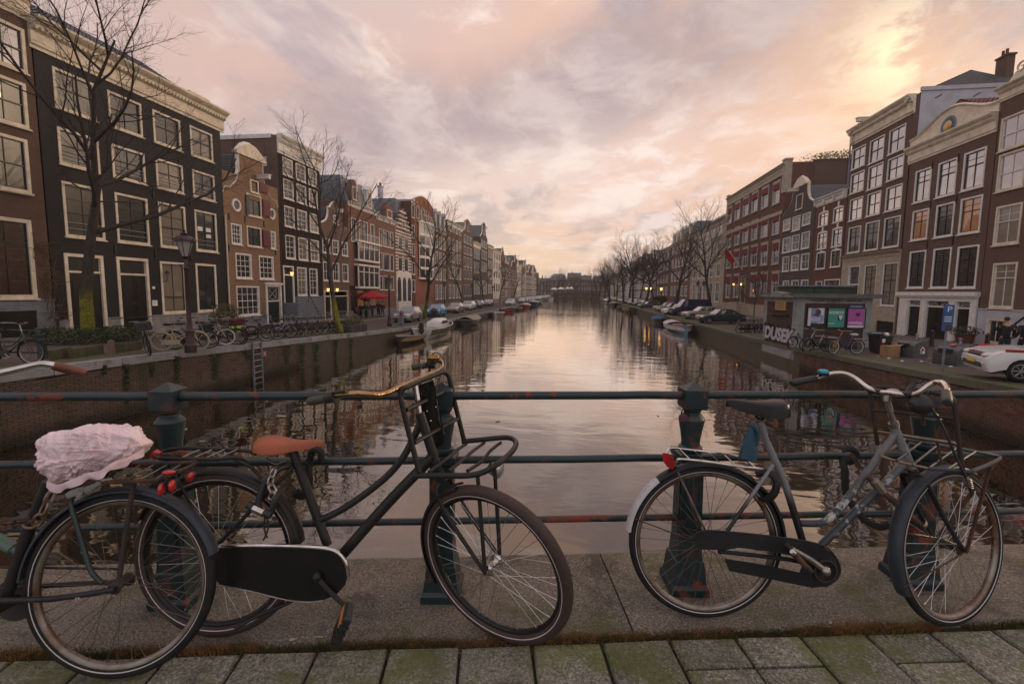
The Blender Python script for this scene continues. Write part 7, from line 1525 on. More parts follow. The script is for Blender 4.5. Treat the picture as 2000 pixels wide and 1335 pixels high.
def text(body,size,m,parent,loc,rot,name='lettering',off=0.0,ext=.004,shear=0.0,align='CENTER',sx=1.0,res=3):
 cu=bpy.data.curves.new('txt','FONT');cu.body=body;cu.size=size;cu.extrude=ext;cu.offset=off;cu.shear=shear;cu.align_x=align;cu.align_y='CENTER';cu.resolution_u=res
 o=bpy.data.objects.new('txt',cu);COL.objects.link(o);bpy.context.view_layer.update();me=bpy.data.meshes.new_from_object(o.evaluated_get(bpy.context.evaluated_depsgraph_get()));bpy.data.objects.remove(o);me.materials.clear();me.materials.append(m)
 for p_ in me.polygons:p_.material_index=0
 ob=bpy.data.objects.new(name,me);COL.objects.link(ob);ob.parent=parent;ob.location=loc;ob.rotation_euler=rot;ob.scale=(sx,1,1);WM[ob.name]=Matrix.Identity(4);return ob
M['signblue']=mat('blue_sign_enamel',(.020,.085,.24),(.018,.07,.20),sc=3,rough=.35);M['wht']=mat('white_print',(.68,.68,.66),rough=.6);M['blk']=mat('black_print',(.012,.012,.012),rough=.6)
t,s=pole_sign('blue parking sign with white P on a grey pole beside the second container',onR(1840,726),2.3,.27,.88,M['signblue']);text('P',.26,M['wht'],s,(.02,-.065,2.12),(pi/2,0,0));q=MB();q.box((-.04,-.066,1.42),(.11,-.0605,1.60));q.build('brown_panel',M['rust'],s)
for k in range(3):q=MB();q.box((-.09,-.064,1.86-.07*k),(.09,-.0605,1.885-.07*k));q.build('print_line',M['wht'],s)
t,s=pole_sign('blue and yellow sign on a pole beside the broad bare tree',onR(1320.5,607),2.3,.9,.8,M['signblue']);q=MB();q.box((-.38,-.06,1.0),(.38,-.036,1.46));q.build('yellow_plate',mat('yellow_sign',(.6,.36,.03),rough=.5),t)
t,s=pole_sign('plain grey pole beside the parking meter and silver hatchback',onL(778,637.5),2.4,.06,.3,M['lead']);t=thing('parking_meter','dark parking meter with red front beside the silver hatchback','parking meter',at3(onL(784.5,635)));q=MB();q.bbox((-.16,-.16,0),(.16,.16,1.15),.03);q.lathe([(.17,1.15),(.17,1.25),(.05,1.33)],10);q.build('cabinet',M['lead'],t);q=MB();q.box((-.12,-.168,.85),(.12,-.161,1.1));q.build('red_front',M['redlens'],t)
# cars
M['rubber']=M['tyre'];M['carglass']=glass('car_glass',(.010,.012,.013),.22);M['headl']=mat('headlamp_lens',(.55,.55,.53),rough=.1,metal=.3);M['plastic']=mat('black_car_plastic',(.016,.016,.017),rough=.5);M['plate']=mat('yellow_number_plate',(.65,.42,.03),rough=.5);M['wheelrim']=mat('silver_wheel',(.34,.34,.34),(.25,.25,.25),sc=6,rough=.3,metal=.7)
def paint(name,c,metal=.25):return mat(name,c,rough=.28,metal=metal,coat=.6)
def car(label,paintm,p,rz,kind='hatch',stripe=None,scale=1.0,group='parked cars along the canal'):
 K_={'hatch':dict(L=4.05,W=1.75,H=1.50,hood=.95,belt=.93,ws=1.55,r0=2.05,r1=3.55,end=3.95,tail=.98),'small':dict(L=3.6,W=1.65,H=1.50,hood=.95,belt=.92,ws=1.15,r0=1.7,r1=3.05,end=3.5,tail=.95),'sedan':dict(L=4.5,W=1.8,H=1.46,hood=.92,belt=.93,ws=1.45,r0=2.05,r1=3.25,end=4.05,tail=1.0),'wagon':dict(L=4.6,W=1.8,H=1.50,hood=.94,belt=.95,ws=1.45,r0=2.05,r1=3.95,end=4.45,tail=.98),'van':dict(L=5.4,W=2.0,H=2.25,hood=1.20,belt=1.25,ws=1.0,r0=1.75,r1=5.15,end=5.35,tail=1.25)}[kind]
 L,W,H,hd,bl,ws,r0,r1,en,tl=[K_[k]for k in('L','W','H','hood','belt','ws','r0','r1','end','tail')];R=.315 if kind!='van' else.34;wx=(.80,L-.78)
 t=thing('parked_car' if kind!='van' else 'parked_van',label,'van' if kind=='van' else 'car',p,rz,group)
 def X(x):return L/2-x
 top=[(0,.48),(.02,.62),(.12,hd-.20),(.35,hd-.08),(ws*.7,hd),(ws,bl+.02),(r1,bl+.06),(en,tl),(L-.05,tl-.10),(L,.75),(L,.48)]
 low=[(L-.05,.25)]
 for c in reversed(wx):low+=[(c+(R+.06)*cos(a),.30+(R+.06)*sin(a))for a in[pi*i/8*.92+.12 for i in range(9)]]
 low+=[(.10,.24)];poly=[(X(x),z)for x,z in top+low];cx=sum(a for a,b in poly)/len(poly);cz=.62
 def ins(f,g):return[(cx+(a-cx)*f,cz+(b-cz)*g if b>cz else b)for a,b in poly]
 q=MB();rings=[]
 for y,f,g in((-W/2,.965,.80),(-W/2+.02,.985,.92),(-W/2+.10,.998,.985),(-W/2+.25,1,1),(W/2-.25,1,1),(W/2-.10,.998,.985),(W/2-.02,.985,.92),(W/2,.965,.80)):rings.append([(a,y,b)for a,b in ins(f,g)])
 q.loft(rings);q.build('body',paintm,t,smooth=True,sharp=.5)
 b0,b1,w0,w1=W/2-.06,W/2-.24,bl-.03,H
 def fr(x,z):f=(z-w0)/(w1-w0);return b0+(b1-b0)*f
 cab=[(ws-.05,w0),(r0,H-.03),(r0+.25,H),(r1-.3,H),(r1,H-.05),(en-.05 if kind in('hatch','small','wagon','van')else en,tl-.02)]
 q=MB();rings=[]
 for x,z in cab:rings.append((X(x),z))
 lft=[(x,-fr(x,z),z)for x,z in rings];rgt=[(x,fr(x,z),z)for x,z in rings];n=len(rings);vs=lft+rgt;fs=[(i,i+1,n+i+1,n+i)for i in range(n-1)]+[tuple(range(n)),tuple(reversed(range(n,2*n)))];q.add(vs,fs);q.build('cabin',paintm,t,smooth=True,sharp=.35)
 def side_glass(xa,xb,xc,xd,sgn,z0=bl+.05,z1=H-.10):
  q=MB();P=[(xa,z0),(xb,z0),(xc,z1),(xd,z1)];q.add([(X(x),sgn*(fr(x,z)+.006),z)for x,z in P],[(0,1,2,3)]);q.build('side_window',M['carglass'],t)
 mid=(r0+r1)/2 if kind!='van' else 2.1
 for sgn in(-1,1):
  side_glass(ws+.22,mid-.04,mid-.04,r0+.16,sgn)
  if kind!='van':side_glass(mid+.04,r1-.02 if kind!='sedan' else r1+.3,r1-.16,mid+.04,sgn)
 z0,z1=w0+.06,H-.06
 def cross(xa,za,xb,zb,nm,dx_):
  q=MB();a0,a1=fr(0,za)-.08,fr(0,zb)-.08;q.add([(X(xa)+dx_,-a0,za),(X(xa)+dx_,a0,za),(X(xb)+dx_,a1,zb),(X(xb)+dx_,-a1,zb)],[(0,1,2,3)]);q.build(nm,M['carglass'],t)
 f0=(z0-w0)/(H-.03-w0);f1=(z1-w0)/(H-.03-w0);cross(ws-.05+(r0-ws+.05)*f0,z0+.012,ws-.05+(r0-ws+.05)*f1,z1+.012,'windscreen',.012)
 xe=cab[-1][0];cross(xe-(xe-r1)*.12,tl+.05,r1+(xe-r1)*.12,H-.12,'rear_window',-.014)
 for sgn in(-1,1):
  for c in wx:
   T=Matrix.Translation((X(c),sgn*(W/2-.115),R))@Matrix.Rotation(pi/2,4,'X');q=MB();q.tube([(R*.80*cos(a),R*.80*sin(a),0)for a in[2*pi*i/22 for i in range(22)]],R*.215,8,closed=True,flat=1.0,M=T);q.lathe([(R*.8,-.09),(R*.8,.09)],20,T);wh=q.build('wheel',M['rubber'],t,smooth=True,sharp=.6)
   q=MB();s_=-sgn;T2=T@Matrix.Translation((0,0,-s_*-1*.0));zf_=.095*(1 if sgn<0 else-1);q.lathe([(R*.66,zf_),(R*.60,zf_*1.02),(R*.52,zf_*.75),(R*.2,zf_*.72),(R*.16,zf_*.95),(0,zf_*.98)],18,T,cap=False)
   for k in range(7):a=2*pi*k/7;q.tube([(R*.15*cos(a),R*.15*sin(a),zf_*.9),(R*.56*cos(a),R*.56*sin(a),zf_*.97)],.02,4,M=T)
   q.build('rim',M['wheelrim'],wh)
  q=MB();q.ball((X(.19),sgn*(W/2-.24),hd-.235),(.20,.215,.10),10,6,Matrix.Identity(4));q.build('headlight',M['headl'],t,smooth=True)
  q=MB();q.bbox((X(L-.03),sgn*(W/2-.22)-.12,tl-.26),(X(L-.22),sgn*(W/2-.22)+.12,tl-.06),.02)if False else q.ball((X(L-.10),sgn*(W/2-.20),tl-.16),(.13,.15,.11),10,6);q.build('tail_light',M['redlens'],t,smooth=True)
  q=MB();q.bbox((X(ws+.22)-.07,sgn*(W/2+.02)-.09,bl+.02),(X(ws+.22)+.07,sgn*(W/2+.02)+.09,bl+.16),.03);q.build('mirror',paintm,t)
 q=MB();q.bbox((X(.10),-W/2+.28,.36),(X(-.012),W/2-.28,.50),.02);q.build('air_intake',M['plastic'],t);q=MB();q.bbox((X(.12),-W/2+.42,hd-.33),(X(.045),W/2-.42,hd-.22),.02);q.build('grille',M['plastic'],t)
 for xx in(X(-.018),X(L+.012)):q=MB();q.box((xx-.008,-.26,.46 if xx>0 else.62),(xx+.008,.26,.57 if xx>0 else.73));q.build('number_plate',M['plate'],t)
 q=MB();q.box((X(L-.25),-W/2+.14,.20),(X(.25),W/2-.14,.42));q.build('underbody',M['plastic'],t)
 if stripe:
  for sgn in(-1,1):q=MB();q.box((X(L-.5),min(sgn*(W/2-.008),sgn*(W/2+.004)),.86),(X(.42),max(sgn*(W/2-.008),sgn*(W/2+.004)),.93));q.build('red_stripe',stripe,t)
  q=MB();q.box((X(.20),-W/2+.3,hd-.185),(X(.085),W/2-.3,hd-.165));q.build('bonnet_stripe',stripe,t)
 t.scale=(scale,)*3;return t
P_={k:paint(k,c,m_)for k,c,m_ in(('silver_paint',(.34,.33,.33),.5),('sky_blue_paint_car',(.05,.30,.58),.1),('champagne_paint',(.34,.30,.26),.5),('white_paint_car',(.60,.60,.59),0),('teal_black_paint',(.018,.036,.046),.3),('beige_paint',(.31,.27,.215),.4),('navy_paint',(.008,.012,.042),.1),('black_paint_car',(.012,.012,.014),.2),('grey_paint',(.10,.105,.11),.4),('dark_blue_paint',(.016,.028,.07),.3),('red_paint_car',(.30,.016,.018),.1))}
GL='cars parked along the left canal edge';GR='cars parked nose to the canal on the right quay'
def carL(label,pm,u,v,kind,L):p=onL(u,v);c=Vector((p.x-.80,p.y+L/2-.8,p.z));return car(label,P_[pm],(c.x,c.y,zL(c.y)),-pi/2+.02,kind,group=GL)
cs=carL('silver hatchback nearest the camera on the left bank','silver_paint',803,629.5,'hatch',4.05);cb=carL('light blue small car behind the silver hatchback','sky_blue_paint_car',860,618.5,'small',3.6);cg=carL('champagne saloon car behind the light blue car','champagne_paint',895,611.5,'sedan',4.5);cw=carL('white estate car behind the champagne saloon','white_paint_car',920,605.5,'wagon',4.6);cd=carL('dark blue hatchback behind the white estate car','dark_blue_paint',939,602,'hatch',4.05);cy=carL('grey hatchback behind the dark blue hatchback on the left bank','grey_paint',958,598.8,'hatch',4.05)
yy=onL(974,596.3).y;lastx=onL(974,596.3).x-.8;srcs=[cw,cs,cg,cs,cw,cg,cs,cw];nm=['white estate car','silver hatchback','champagne saloon','silver hatchback','white estate car','champagne saloon','silver hatchback','white estate car']
for k in range(16):
 dup(srcs[k%8],(XL-1.35,yy+2+k*8.2+(14 if k else 0),.82),-pi/2,'distant %s parked %s beyond the dark cars on the left bank'%(nm[k%8],ORD[k]),GL)
def carR(label,pm,u,v,kind,L,rz=pi+YAW):p=onR(u,v);d=Vector((cos(rz),sin(rz),0));s_=Vector((-d.y,d.x,0));c=p-d*(L/2-.80)-s_*.80;return car(label,P_[pm],(c.x,c.y,zR(c.y)),rz,kind,group=GR)
c1=carR('dark teal hatchback with red tail light beside the bicycle rack','teal_black_paint',1384.6,632,'sedan',4.5);c2=carR('beige estate car beside the dark teal hatchback','beige_paint',1351.6,623.5,'wagon',4.6);c3=carR('large navy blue van under the slim bare tree','navy_paint',1324.6,616.5,'van',5.4);c4=carR('white hatchback left of the navy van','white_paint_car',1308,614.5,'hatch',4.05);c5=carR('dark blue hatchback left of the white hatchback','dark_blue_paint',1297,611,'hatch',4.05);c6=carR('beige hatchback half hidden left of the dark blue hatchback','beige_paint',1289,607.5,'hatch',4.05);c7=carR('dark grey estate car standing in front of the black van','grey_paint',1256.5,602.2,'wagon',4.6);c8=carR('black van behind the dark grey estate car','black_paint_car',1262,599.2,'van',5.4)
s0=c8.location.y+4;src=[(c1,'dark saloon'),(c2,'beige estate car'),(c7,'grey estate car'),(c5,'dark blue hatchback'),(c4,'white hatchback'),(c7,'grey estate car'),(c1,'dark saloon')]
for k in range(24):
 s_,n_=src[k%7];y=s0+k*4.4;dup(s_,(XR+1.2+2.3,y,zR(y)),pi+YAW-.1,'distant %s, %s of the row beyond the black van'%(n_,ORD[k]),GR)
pw=onR(1968,748);rz=radians(161);d=Vector((cos(rz),sin(rz),0));s_=Vector((-d.y,d.x,0));c=pw-d*(3.95/2-.80)-s_*.85+Vector((cy_,sy_,0))*.42;c.z=zR(pw.y)+.02
wc=car('white car with red stripe cut off by the right edge',P_['white_paint_car'],at3(c),rz,'hatch',stripe=M['redlens'],group=None)
# boats
def boat(label,c,L,W,hullm,rz,h=.55,trim='cream',inner='bed',cover=None,cabin=False,motor=None,seats=2,deck=None,group='boats moored in the canal',gun=None):
 t=thing('boat',label,'boat',c,rz,group);n=16;q=MB();rings=[];rim=[]
 def sec(f):
  b=W/2*(1-max(0,(f-.45)/.55)**2.2)*(.80+.20*min(1,f/.3));z=h*(.92+.28*max(0,f-.35)/.65+.10*max(0,.2-f)/.2);return max(b,.03),z
 for i in range(n+1):
  f=i/n;b,z=sec(f);x=-L/2+L*f;kx=x-(.35*max(0,f-.7)/.3)*.6;ring=[]
  for k in range(11):
   a=-1+2*k/10;yy=b*(abs(a)**.7)*(1 if a>0 else-1);zz=-.22+(z+.22)*(abs(a)**1.8);ring.append((kx+(x-kx)*abs(a),yy,zz))
  rings.append(ring);rim.append((x,b,z))
 q.loft(rings,closed=False,cap=False);fs=[tuple(range(11))];q.add(rings[0],fs);hu=q.build('hull',hullm,t,smooth=True,sharp=.9)
 q=MB();pl=[(x,b+.01,z)for x,b,z in rim];q.tube(pl+[(x,-y,z)for x,y,z in reversed(pl)],.035,6,closed=True);q.build('gunwale',M[gun or trim],t,smooth=True)
 if cover:
  q=MB();R=random.Random(int(abs(c[1])*10));rr=[]
  for i in range(n+1):
   x,b,z=rim[i];hh=(.30+.12*sin(i*1.7))*min(1,(n-i)/4+.15);rr.append([(x,(b+.03)*a,z+.02+hh*(1-abs(a)**1.6)+.03*sin(i*2+a*4))for a in[-1+2*k/10 for k in range(11)]])
  q.loft(rr,closed=False,cap=False);q.build('cover',cover,t,smooth=True,sharp=1.5)
 else:
  q=MB();rr=[[(x,(b-.05)*a,z*.42)for a in(-1,0,1)]for x,b,z in rim[:-1]];q.loft(rr,closed=False,cap=False);q.build('floor',M[inner],t)
  q=MB();rr=[[(x,s_*(b-.02),z)for s_ in(1,)]+[(x,(b-.06),z*.4)]for x,b,z in rim[:-1]];q.loft(rr,closed=False,cap=False);q.loft([[(x,-y,z)for x,y,z in r_]for r_ in rr],closed=False,cap=False);q.build('lining',M[inner],t)
  for k in range(seats):f=.22+.30*k;i=int(f*n);x,b,z=rim[i];q=MB();q.box((x-.16,-b+.04,z*.70),(x+.16,b-.04,z*.76));q.build('thwart',M[trim],t)
 if deck:q=MB();rr=[[(x,b*a*.97,z+.05*(1-a*a))for a in(-1,-.5,0,.5,1)]for x,b,z in rim[int(n*.6):]];q.loft(rr,closed=False,cap=False);q.build('foredeck',deck,t,smooth=True)
 if cabin:
  q=MB();rr=[]
  for f,hh,ww in((.34,.0,.62),(.36,.55,.60),(.52,.66,.62),(.64,.58,.58),(.74,.10,.50)):x=-L/2+L*f;b,z=sec(f);rr.append([(x,-b*ww,z-.05),(x,-b*ww*.92,z+hh*.8),(x,-b*ww*.6,z+hh),(x,b*ww*.6,z+hh),(x,b*ww*.92,z+hh*.8),(x,b*ww,z-.05)])
  q.loft(rr);cb_=q.build('cabin',M['white'],t,smooth=True,sharp=.7)
  for s_ in(-1,1):q=MB();x0,x1=-L/2+L*.40,-L/2+L*.62;b,z=sec(.5);q.quad((x0,s_*(b*.605),z+.22),(x1,s_*(b*.605),z+.20),(x1-.1,s_*(b*.59),z+.45),(x0+.06,s_*(b*.59),z+.48));q.build('cabin_window',M['carglass'],cb_)
 if motor:q=MB();q.bbox((-L/2-.35,-.17,h*.7),(-L/2-.02,.17,h+.55),.06);q.box((-L/2-.25,-.05,-.3),(-L/2-.14,.05,h*.7));q.build('outboard_motor',motor,t)
 return t
M['hullblk']=mat('black_hull',(.015,.016,.016),(.03,.03,.026),sc=3,rough=.5);M['hullwht']=mat('off_white_hull',(.52,.49,.45),(.42,.39,.35),sc=2,rough=.4,c3=(.25,.21,.14),sc3=2);M['hullblue']=mat('light_blue_hull',(.10,.21,.29),(.075,.165,.235),sc=2,rough=.4,c3=(.32,.36,.38),sc3=3);M['hullred']=mat('red_hull',(.26,.025,.02),(.18,.02,.018),sc=3,rough=.5);M['hullnavy']=mat('navy_hull',(.018,.045,.12),(.014,.03,.08),sc=3,rough=.5)
M['covbeige']=mat('beige_boat_cover',(.33,.28,.22),(.24,.2,.155),sc=3,rough=.8);M['covgrey']=mat('grey_boat_cover',(.16,.16,.16),(.11,.11,.11),sc=3,rough=.8);M['covblue']=mat('blue_boat_cover',(.03,.085,.22),(.024,.06,.16),sc=3,rough=.7);M['covlilac']=mat('pale_lilac_boat_cover',(.50,.46,.48),(.42,.38,.40),sc=3,rough=.7);M['wood']=mat('varnished_wood',(.34,.17,.065),(.24,.115,.045),sc=4,rough=.35,stretch=(1,6,6));M['tan_in']=mat('tan_plywood',(.30,.20,.09),(.2,.13,.06),sc=4,rough=.7)
GB='boats moored along the canal walls'
def wat(u,v):p=onz(u,v,0);return p
def bL(label,u,v,L,W,hm,rz=pi/2,off=None,**k):
 p=wat(u,v);return boat(label,(XL+.25+W/2 if off is None else off,p.y,.02),L,W,hm,rz,group=GB,**k)
bL('dark old rowing boat with tan inside and blue tarp on its motor',790,668,4.6,1.6,M['hullblk'],-pi/2,inner='tan_in',trim='covbeige',motor=M['covblue'],deck=M['covgrey'])
bL('white cabin boat behind the dark rowing boat',850,653.5,8.4,2.2,M['hullwht'],pi/2,h=.85,cabin=True,trim='white',motor=M['hullblk'],inner='bed')
bL('black boat under a peaked beige cover',913,633,6.0,2.1,M['hullblk'],pi/2,h=.7,cover=M['covbeige'],trim='covbeige')
bL('small white open boat beyond the black covered boat',965,617.5,5.0,1.9,M['hullwht'],-pi/2,h=.6,trim='white',motor=M['hullblk'],inner='covgrey')
bL('small red rowing boat in front of the far dark boat',988,610,5.0,1.8,M['hullred'],pi/2,trim='hullred',inner='hullblk');bL('small dark boat between the two red boats',1001,605.5,6,2.0,M['hullblk'],pi/2,inner='bed');bL('red boat with white cover far along the left wall',1013,601.5,6,2.4,M['hullred'],-pi/2,h=.8,cover=M['covlilac'],trim='white');bL('blue boat with white cover far along the left wall',1025,597.5,7,3.0,M['hullnavy'],-pi/2,h=1.1,cover=M['covlilac'],trim='white');bL('dark flat boat farthest along the left wall',1037,593.5,8,2.6,M['hullblk'],pi/2,cover=M['covgrey'],trim='covgrey');bL('tiny white boat moored by the far bridge',1060,586.5,7,2.6,M['hullwht'],pi/2,cover=M['covlilac'],trim='white')
def bR(label,u,v,L,W,hm,rz=-pi/2,**k):p=wat(u,v);return boat(label,(XR-.25-W/2,p.y,.02),L,W,hm,rz,group=GB,**k)
pb_,ps_=wat(1352,657),wat(1286,636)
bt=bR('light blue open boat with pale lilac cover and wooden rim beside the mossy wall',1322,647.5,8.2,2.2,M['hullblue'],-pi/2,h=.72,trim='wood',inner='covlilac',gun='wood');q=MB();rr=[[(x,b_*a,z_+.30*(1-a*a))for a in(-1,-.6,0,.6,1)]for x,b_,z_ in((-4.0,.85,.75),(-3.2,.98,.72),(-2.2,1.06,.68),(-1.2,1.1,.68))];q.loft(rr,closed=False,cap=False);q.build('half_cover',M['covlilac'],bt,smooth=True);q=MB();q.bbox((-.9,-.5,.35),(-.2,.5,.78),.04);q.build('wooden_engine_box',M['wood'],bt)
bR('small boat under a bright blue tarp behind the light blue boat',1277,630.5,3.8,1.6,M['hullblk'],-pi/2,cover=M['covblue'],trim='covblue');bR('dark boat with tan deck farther along the right wall',1224,609,6.5,2.3,M['hullblk'],-pi/2,h=.9,trim='covbeige',deck=M['covbeige'],inner='tan_in');bR('low dark boat with beige rim beyond the tan decked boat',1208,603.5,6,2.0,M['hullblk'],-pi/2,trim='covbeige',inner='bed');bR('dark boat with white top third from the far bridge on the right',1190,598,7,2.4,M['hullblk'],-pi/2,h=.9,cover=M['covbeige'],trim='white');bR('white cabin boat near the far bridge on the right',1172,592,9,2.8,M['hullwht'],-pi/2,h=1.0,cabin=True,trim='white')
# parked bicycles on the quays
def citybike(label,loc,rz,fm,rim='alloy',tyre='tyre',box=None,step=True,guardm='plastic',saddle_='saddle_bk',group=None,steer=.4,lean=.12,boxm='plastic'):
 R=.345;t=thing('bicycle',label,'bicycle',loc,rz,group);t.rotation_euler=(lean,0,rz);Lw=1.10
 def tb(nm,pts,r,m,n=6,par=None):q=MB();q.tube(smooth_path(pts,3)if len(pts)>2 else pts,r,n);return q.build(nm,m,par or t,smooth=True)
 S=Matrix.Translation((Lw,0,R))@Matrix.Rotation(steer,4,'Z')
 for c,T in((0,Matrix.Translation((0,0,R))),(1,S)):
  q=MB();q.tube([(.318*cos(a),0,.318*sin(a))for a in[2*pi*i/26 for i in range(26)]],.024,6,closed=True,M=T);wh=q.build('wheel',M[tyre],t,smooth=True);q=MB();q.tube([(.289*cos(a),0,.289*sin(a))for a in[2*pi*i/26 for i in range(26)]],.016,5,closed=True,M=T);q.build('rim',M[rim],wh,smooth=True)
  q=MB()
  for k in range(14):a=2*pi*k/14;s_=.03*(1 if k%2 else-1);q.tube([(.02*cos(a+1),s_,.02*sin(a+1)),(.285*cos(a),0,.285*sin(a))],.0032,3,cap=False,M=T)
  q.tube([(0,-.05,0),(0,.05,0)],.022,6,M=T);q.build('spokes',M['spokedull'],wh)
  q=MB();sec=[(-.032,-.01),(0,.004),(.032,-.01)];a0,a1=(.1,2.9)if c==0 else(.9,3.5);q.loft([[((R+.015+z)*cos(a),y,(R+.015+z)*sin(a))for y,z in sec]for a in[a0+(a1-a0)*i/14 for i in range(15)]],closed=False,cap=False,M=T);q.build('mudguard',M[guardm],t,smooth=True)
 bb=Vector((.46,0,.30));hd=Vector((.86,0,.90));hb=Vector((.93,0,.72));st=Vector((.30,0,.82))
 q=MB();q.tube([bb,st],.018,6);q.tube([bb,hb],.020,6);q.tube([hd,hb],.020,6)
 q.tube(smooth_path([(.40,0,.48),(.62,0,.55),(.80,0,.70),(.87,0,.85)],3)if step else[(.31,0,.78),(.87,0,.86)],.016,6)
 for s_ in(-.05,.05):q.tube([(.36,s_*.5,.64),(0,s_,R)],.010,5);q.tube([(.45,s_*.5,.30),(0,s_,R)],.011,5)
 q.build('frame',fm,t,smooth=True);q=MB()
 for s_ in(-.055,.055):q.tube([hb+Vector((.01,s_*.6,-.03)),S@Vector((0,s_,0))],.013,5)
 q.build('fork',fm,t,smooth=True);tb('stem',[hd,hd+Vector((-.05,0,.20))],.014,M['alloy']);c,s=cos(steer),sin(steer)
 hp=hd+Vector((-.05,0,.20));pts=[hp+Vector((x*c-y*s,x*s+y*c,z))for x,y,z in((-.26,-.31,.02),(-.12,-.30,.05),(.04,-.18,.04),(.02,0,0),(.04,.18,.04),(-.12,.30,.05),(-.26,.31,.02))];h_=tb('handlebar',pts,.012,M['alloy'])
 for a,b_ in((0,1),(6,5)):q=MB();q.tube([pts[a],pts[a].lerp(pts[b_],.8)],.019,6);q.build('grip',M['gripblack'],h_,smooth=True)
 q=MB();q.loft([[(.12,-.10,.93),(.12,.10,.93),(.12,.10,.99),(.12,-.10,.99)],[(.26,-.10,.92),(.26,.10,.92),(.26,.09,.98),(.26,-.09,.98)],[(.42,-.03,.94),(.42,.03,.94),(.42,.02,.985),(.42,-.02,.985)]]);q.build('saddle',M[saddle_],t,smooth=True);tb('seat_post',[st,(.26,0,.93)],.014,M['alloy'])
 q=MB();q.box((-.02,-.045,.235),(.55,-.028,.40));q.build('chain_case',M[guardm],t)
 q=MB()
 for s_ in(-.07,.07):q.tube([(.28,s_,.74),(-.32,s_,.74),(-.34,0,.74)],.009,4);q.tube([(-.2,s_,.74),(0,s_*.8,R)],.006,4)
 for k in range(4):q.tube([(.15-.14*k,-.07,.74),(.15-.14*k,.07,.74)],.005,4)
 q.build('rear_carrier',M['alloy'],t);q=MB();q.box((-.36,-.03,.66),(-.335,.03,.72));q.build('tail_light',M['redlens'],t);q=MB();q.tube([(.46,-.06,.30),(.60,-.07,.20)],.010,4);q.box((.55,-.17,.185),(.65,-.075,.21));q.build('crank',M['alloy'],t)
 if box:q=MB();q.bbox((Lw-.30,-.22,.84),(Lw+.16,.22,1.12),.03)if box=='crate' else q.bbox((-.36,-.20,.50),(.10,.20,.92),.06);q.build('crate' if box=='crate' else 'pannier',M[boxm],t,smooth=False)
 return t
GBK='bicycles parked along the left quay edge'
fm={k:paint(k,c_,m_)for k,c_,m_ in(('bike_black',(.014,.014,.015),.1),('bike_cream',(.42,.33,.18),.1),('bike_silver',(.36,.36,.38),.5),('bike_blue',(.022,.055,.16),.1),('bike_orange',(.42,.09,.03),.1),('bike_green',(.03,.06,.04),.1),('bike_yellow',(.65,.30,.015),.1),('bike_lilac',(.26,.27,.36),.2))}
M['cloth_wine']=mat('burgundy_canvas',(.09,.014,.02),(.06,.012,.016),sc=4,rough=.9);M['acid']=mat('acid_yellow_bag',(.45,.62,.05),rough=.6);M['crm']=mat('cream_tyre',(.42,.36,.24),rough=.8)
def bk(label,u,v,rz,frame,**k):p=onL(u,v);return citybike(label,at3(p),rz,fm[frame],group=GBK,**k)
A0=.60
b1=bk('black bicycle with a big black crate at the near end of the left row',292,688,-.75,'bike_black',box='crate',steer=.2);b2=bk('cream bicycle with cream tyres near the crate bicycle',318,685,.50,'bike_cream',tyre='crm',guardm='crm',steer=.15);b3=bk('dark bicycle with red lamp between the cream and silver bicycles',342,682,.45,'bike_green',steer=.1);b4=bk('silver fork bicycle with large bright wheel beside the dark street lamp',378,676,.62,'bike_silver',tyre='reflex',steer=.1);b5=bk('black bicycle with a black pannier right of the silver fork bicycle',414,672,.1,'bike_black',box='pannier');b6=bk('cargo bicycle with burgundy canvas box',442,670,-.35,'bike_black',box='crate',boxm='cloth_wine');b7=bk('black bicycle with an acid yellow pannier',470,667,.3,'bike_black',box='pannier',boxm='acid');b8=bk('black step-through bicycle with high silver handlebar above the ladder',492,664,.62,'bike_black',rim='alloy',steer=.1)
cols_=[('lilac','bike_lilac'),('black','bike_black'),('silver','bike_silver'),('green','bike_green'),('blue','bike_blue')]
prot={}
seq=['bike_lilac','bike_silver','bike_black','bike_blue','bike_black','bike_lilac','bike_black','bike_orange','bike_silver','bike_black','bike_cream','bike_black','bike_silver','bike_black']
for k,f in enumerate(seq):
 u=522+k*11.4;v=660.5-k*1.25;lb='%s bicycle, %s of the dense row right of the ladder'%(f[5:],ORD[k]);p=onL(u,v);rz=.55+random.uniform(-.35,.35)
 if f not in prot:prot[f]=citybike(lb,at3(p),rz,fm[f],group=GBK,steer=random.uniform(-.5,.5))
 else:dup(prot[f],at3(p),rz,lb,GBK,rot=(.12,0,rz))
for k in range(7):p=onL(985+k*3.0,594.2-k*.75);rz=.5;dup(prot[seq[k]],at3(p),rz,'distant %s bicycle, %s of the far group on the left quay'%(seq[k][5:],ORD[k]),'distant bicycles on the left quay',rot=(.12,0,rz))
for k in range(7):p=onR(1441+k*8.2,650-k*.2);rz=YAW+pi/2-.9+random.uniform(-.2,.2);dup(prot[['bike_black','bike_silver','bike_black','bike_lilac','bike_black','bike_blue','bike_silver'][k]],at3(p),rz,'%s bicycle, %s from the left in the rack beside the kiosk'%(['black','silver','black','lilac','black','blue','silver'][k],ORD[k]),'bicycles in the rack beside the kiosk',rot=(.12,0,rz))
p=onL(-20,712);citybike('black bicycle behind the green corner railing at the far left',at3(p),YAW+.05,fm['bike_black'],lean=-.05,steer=.05)
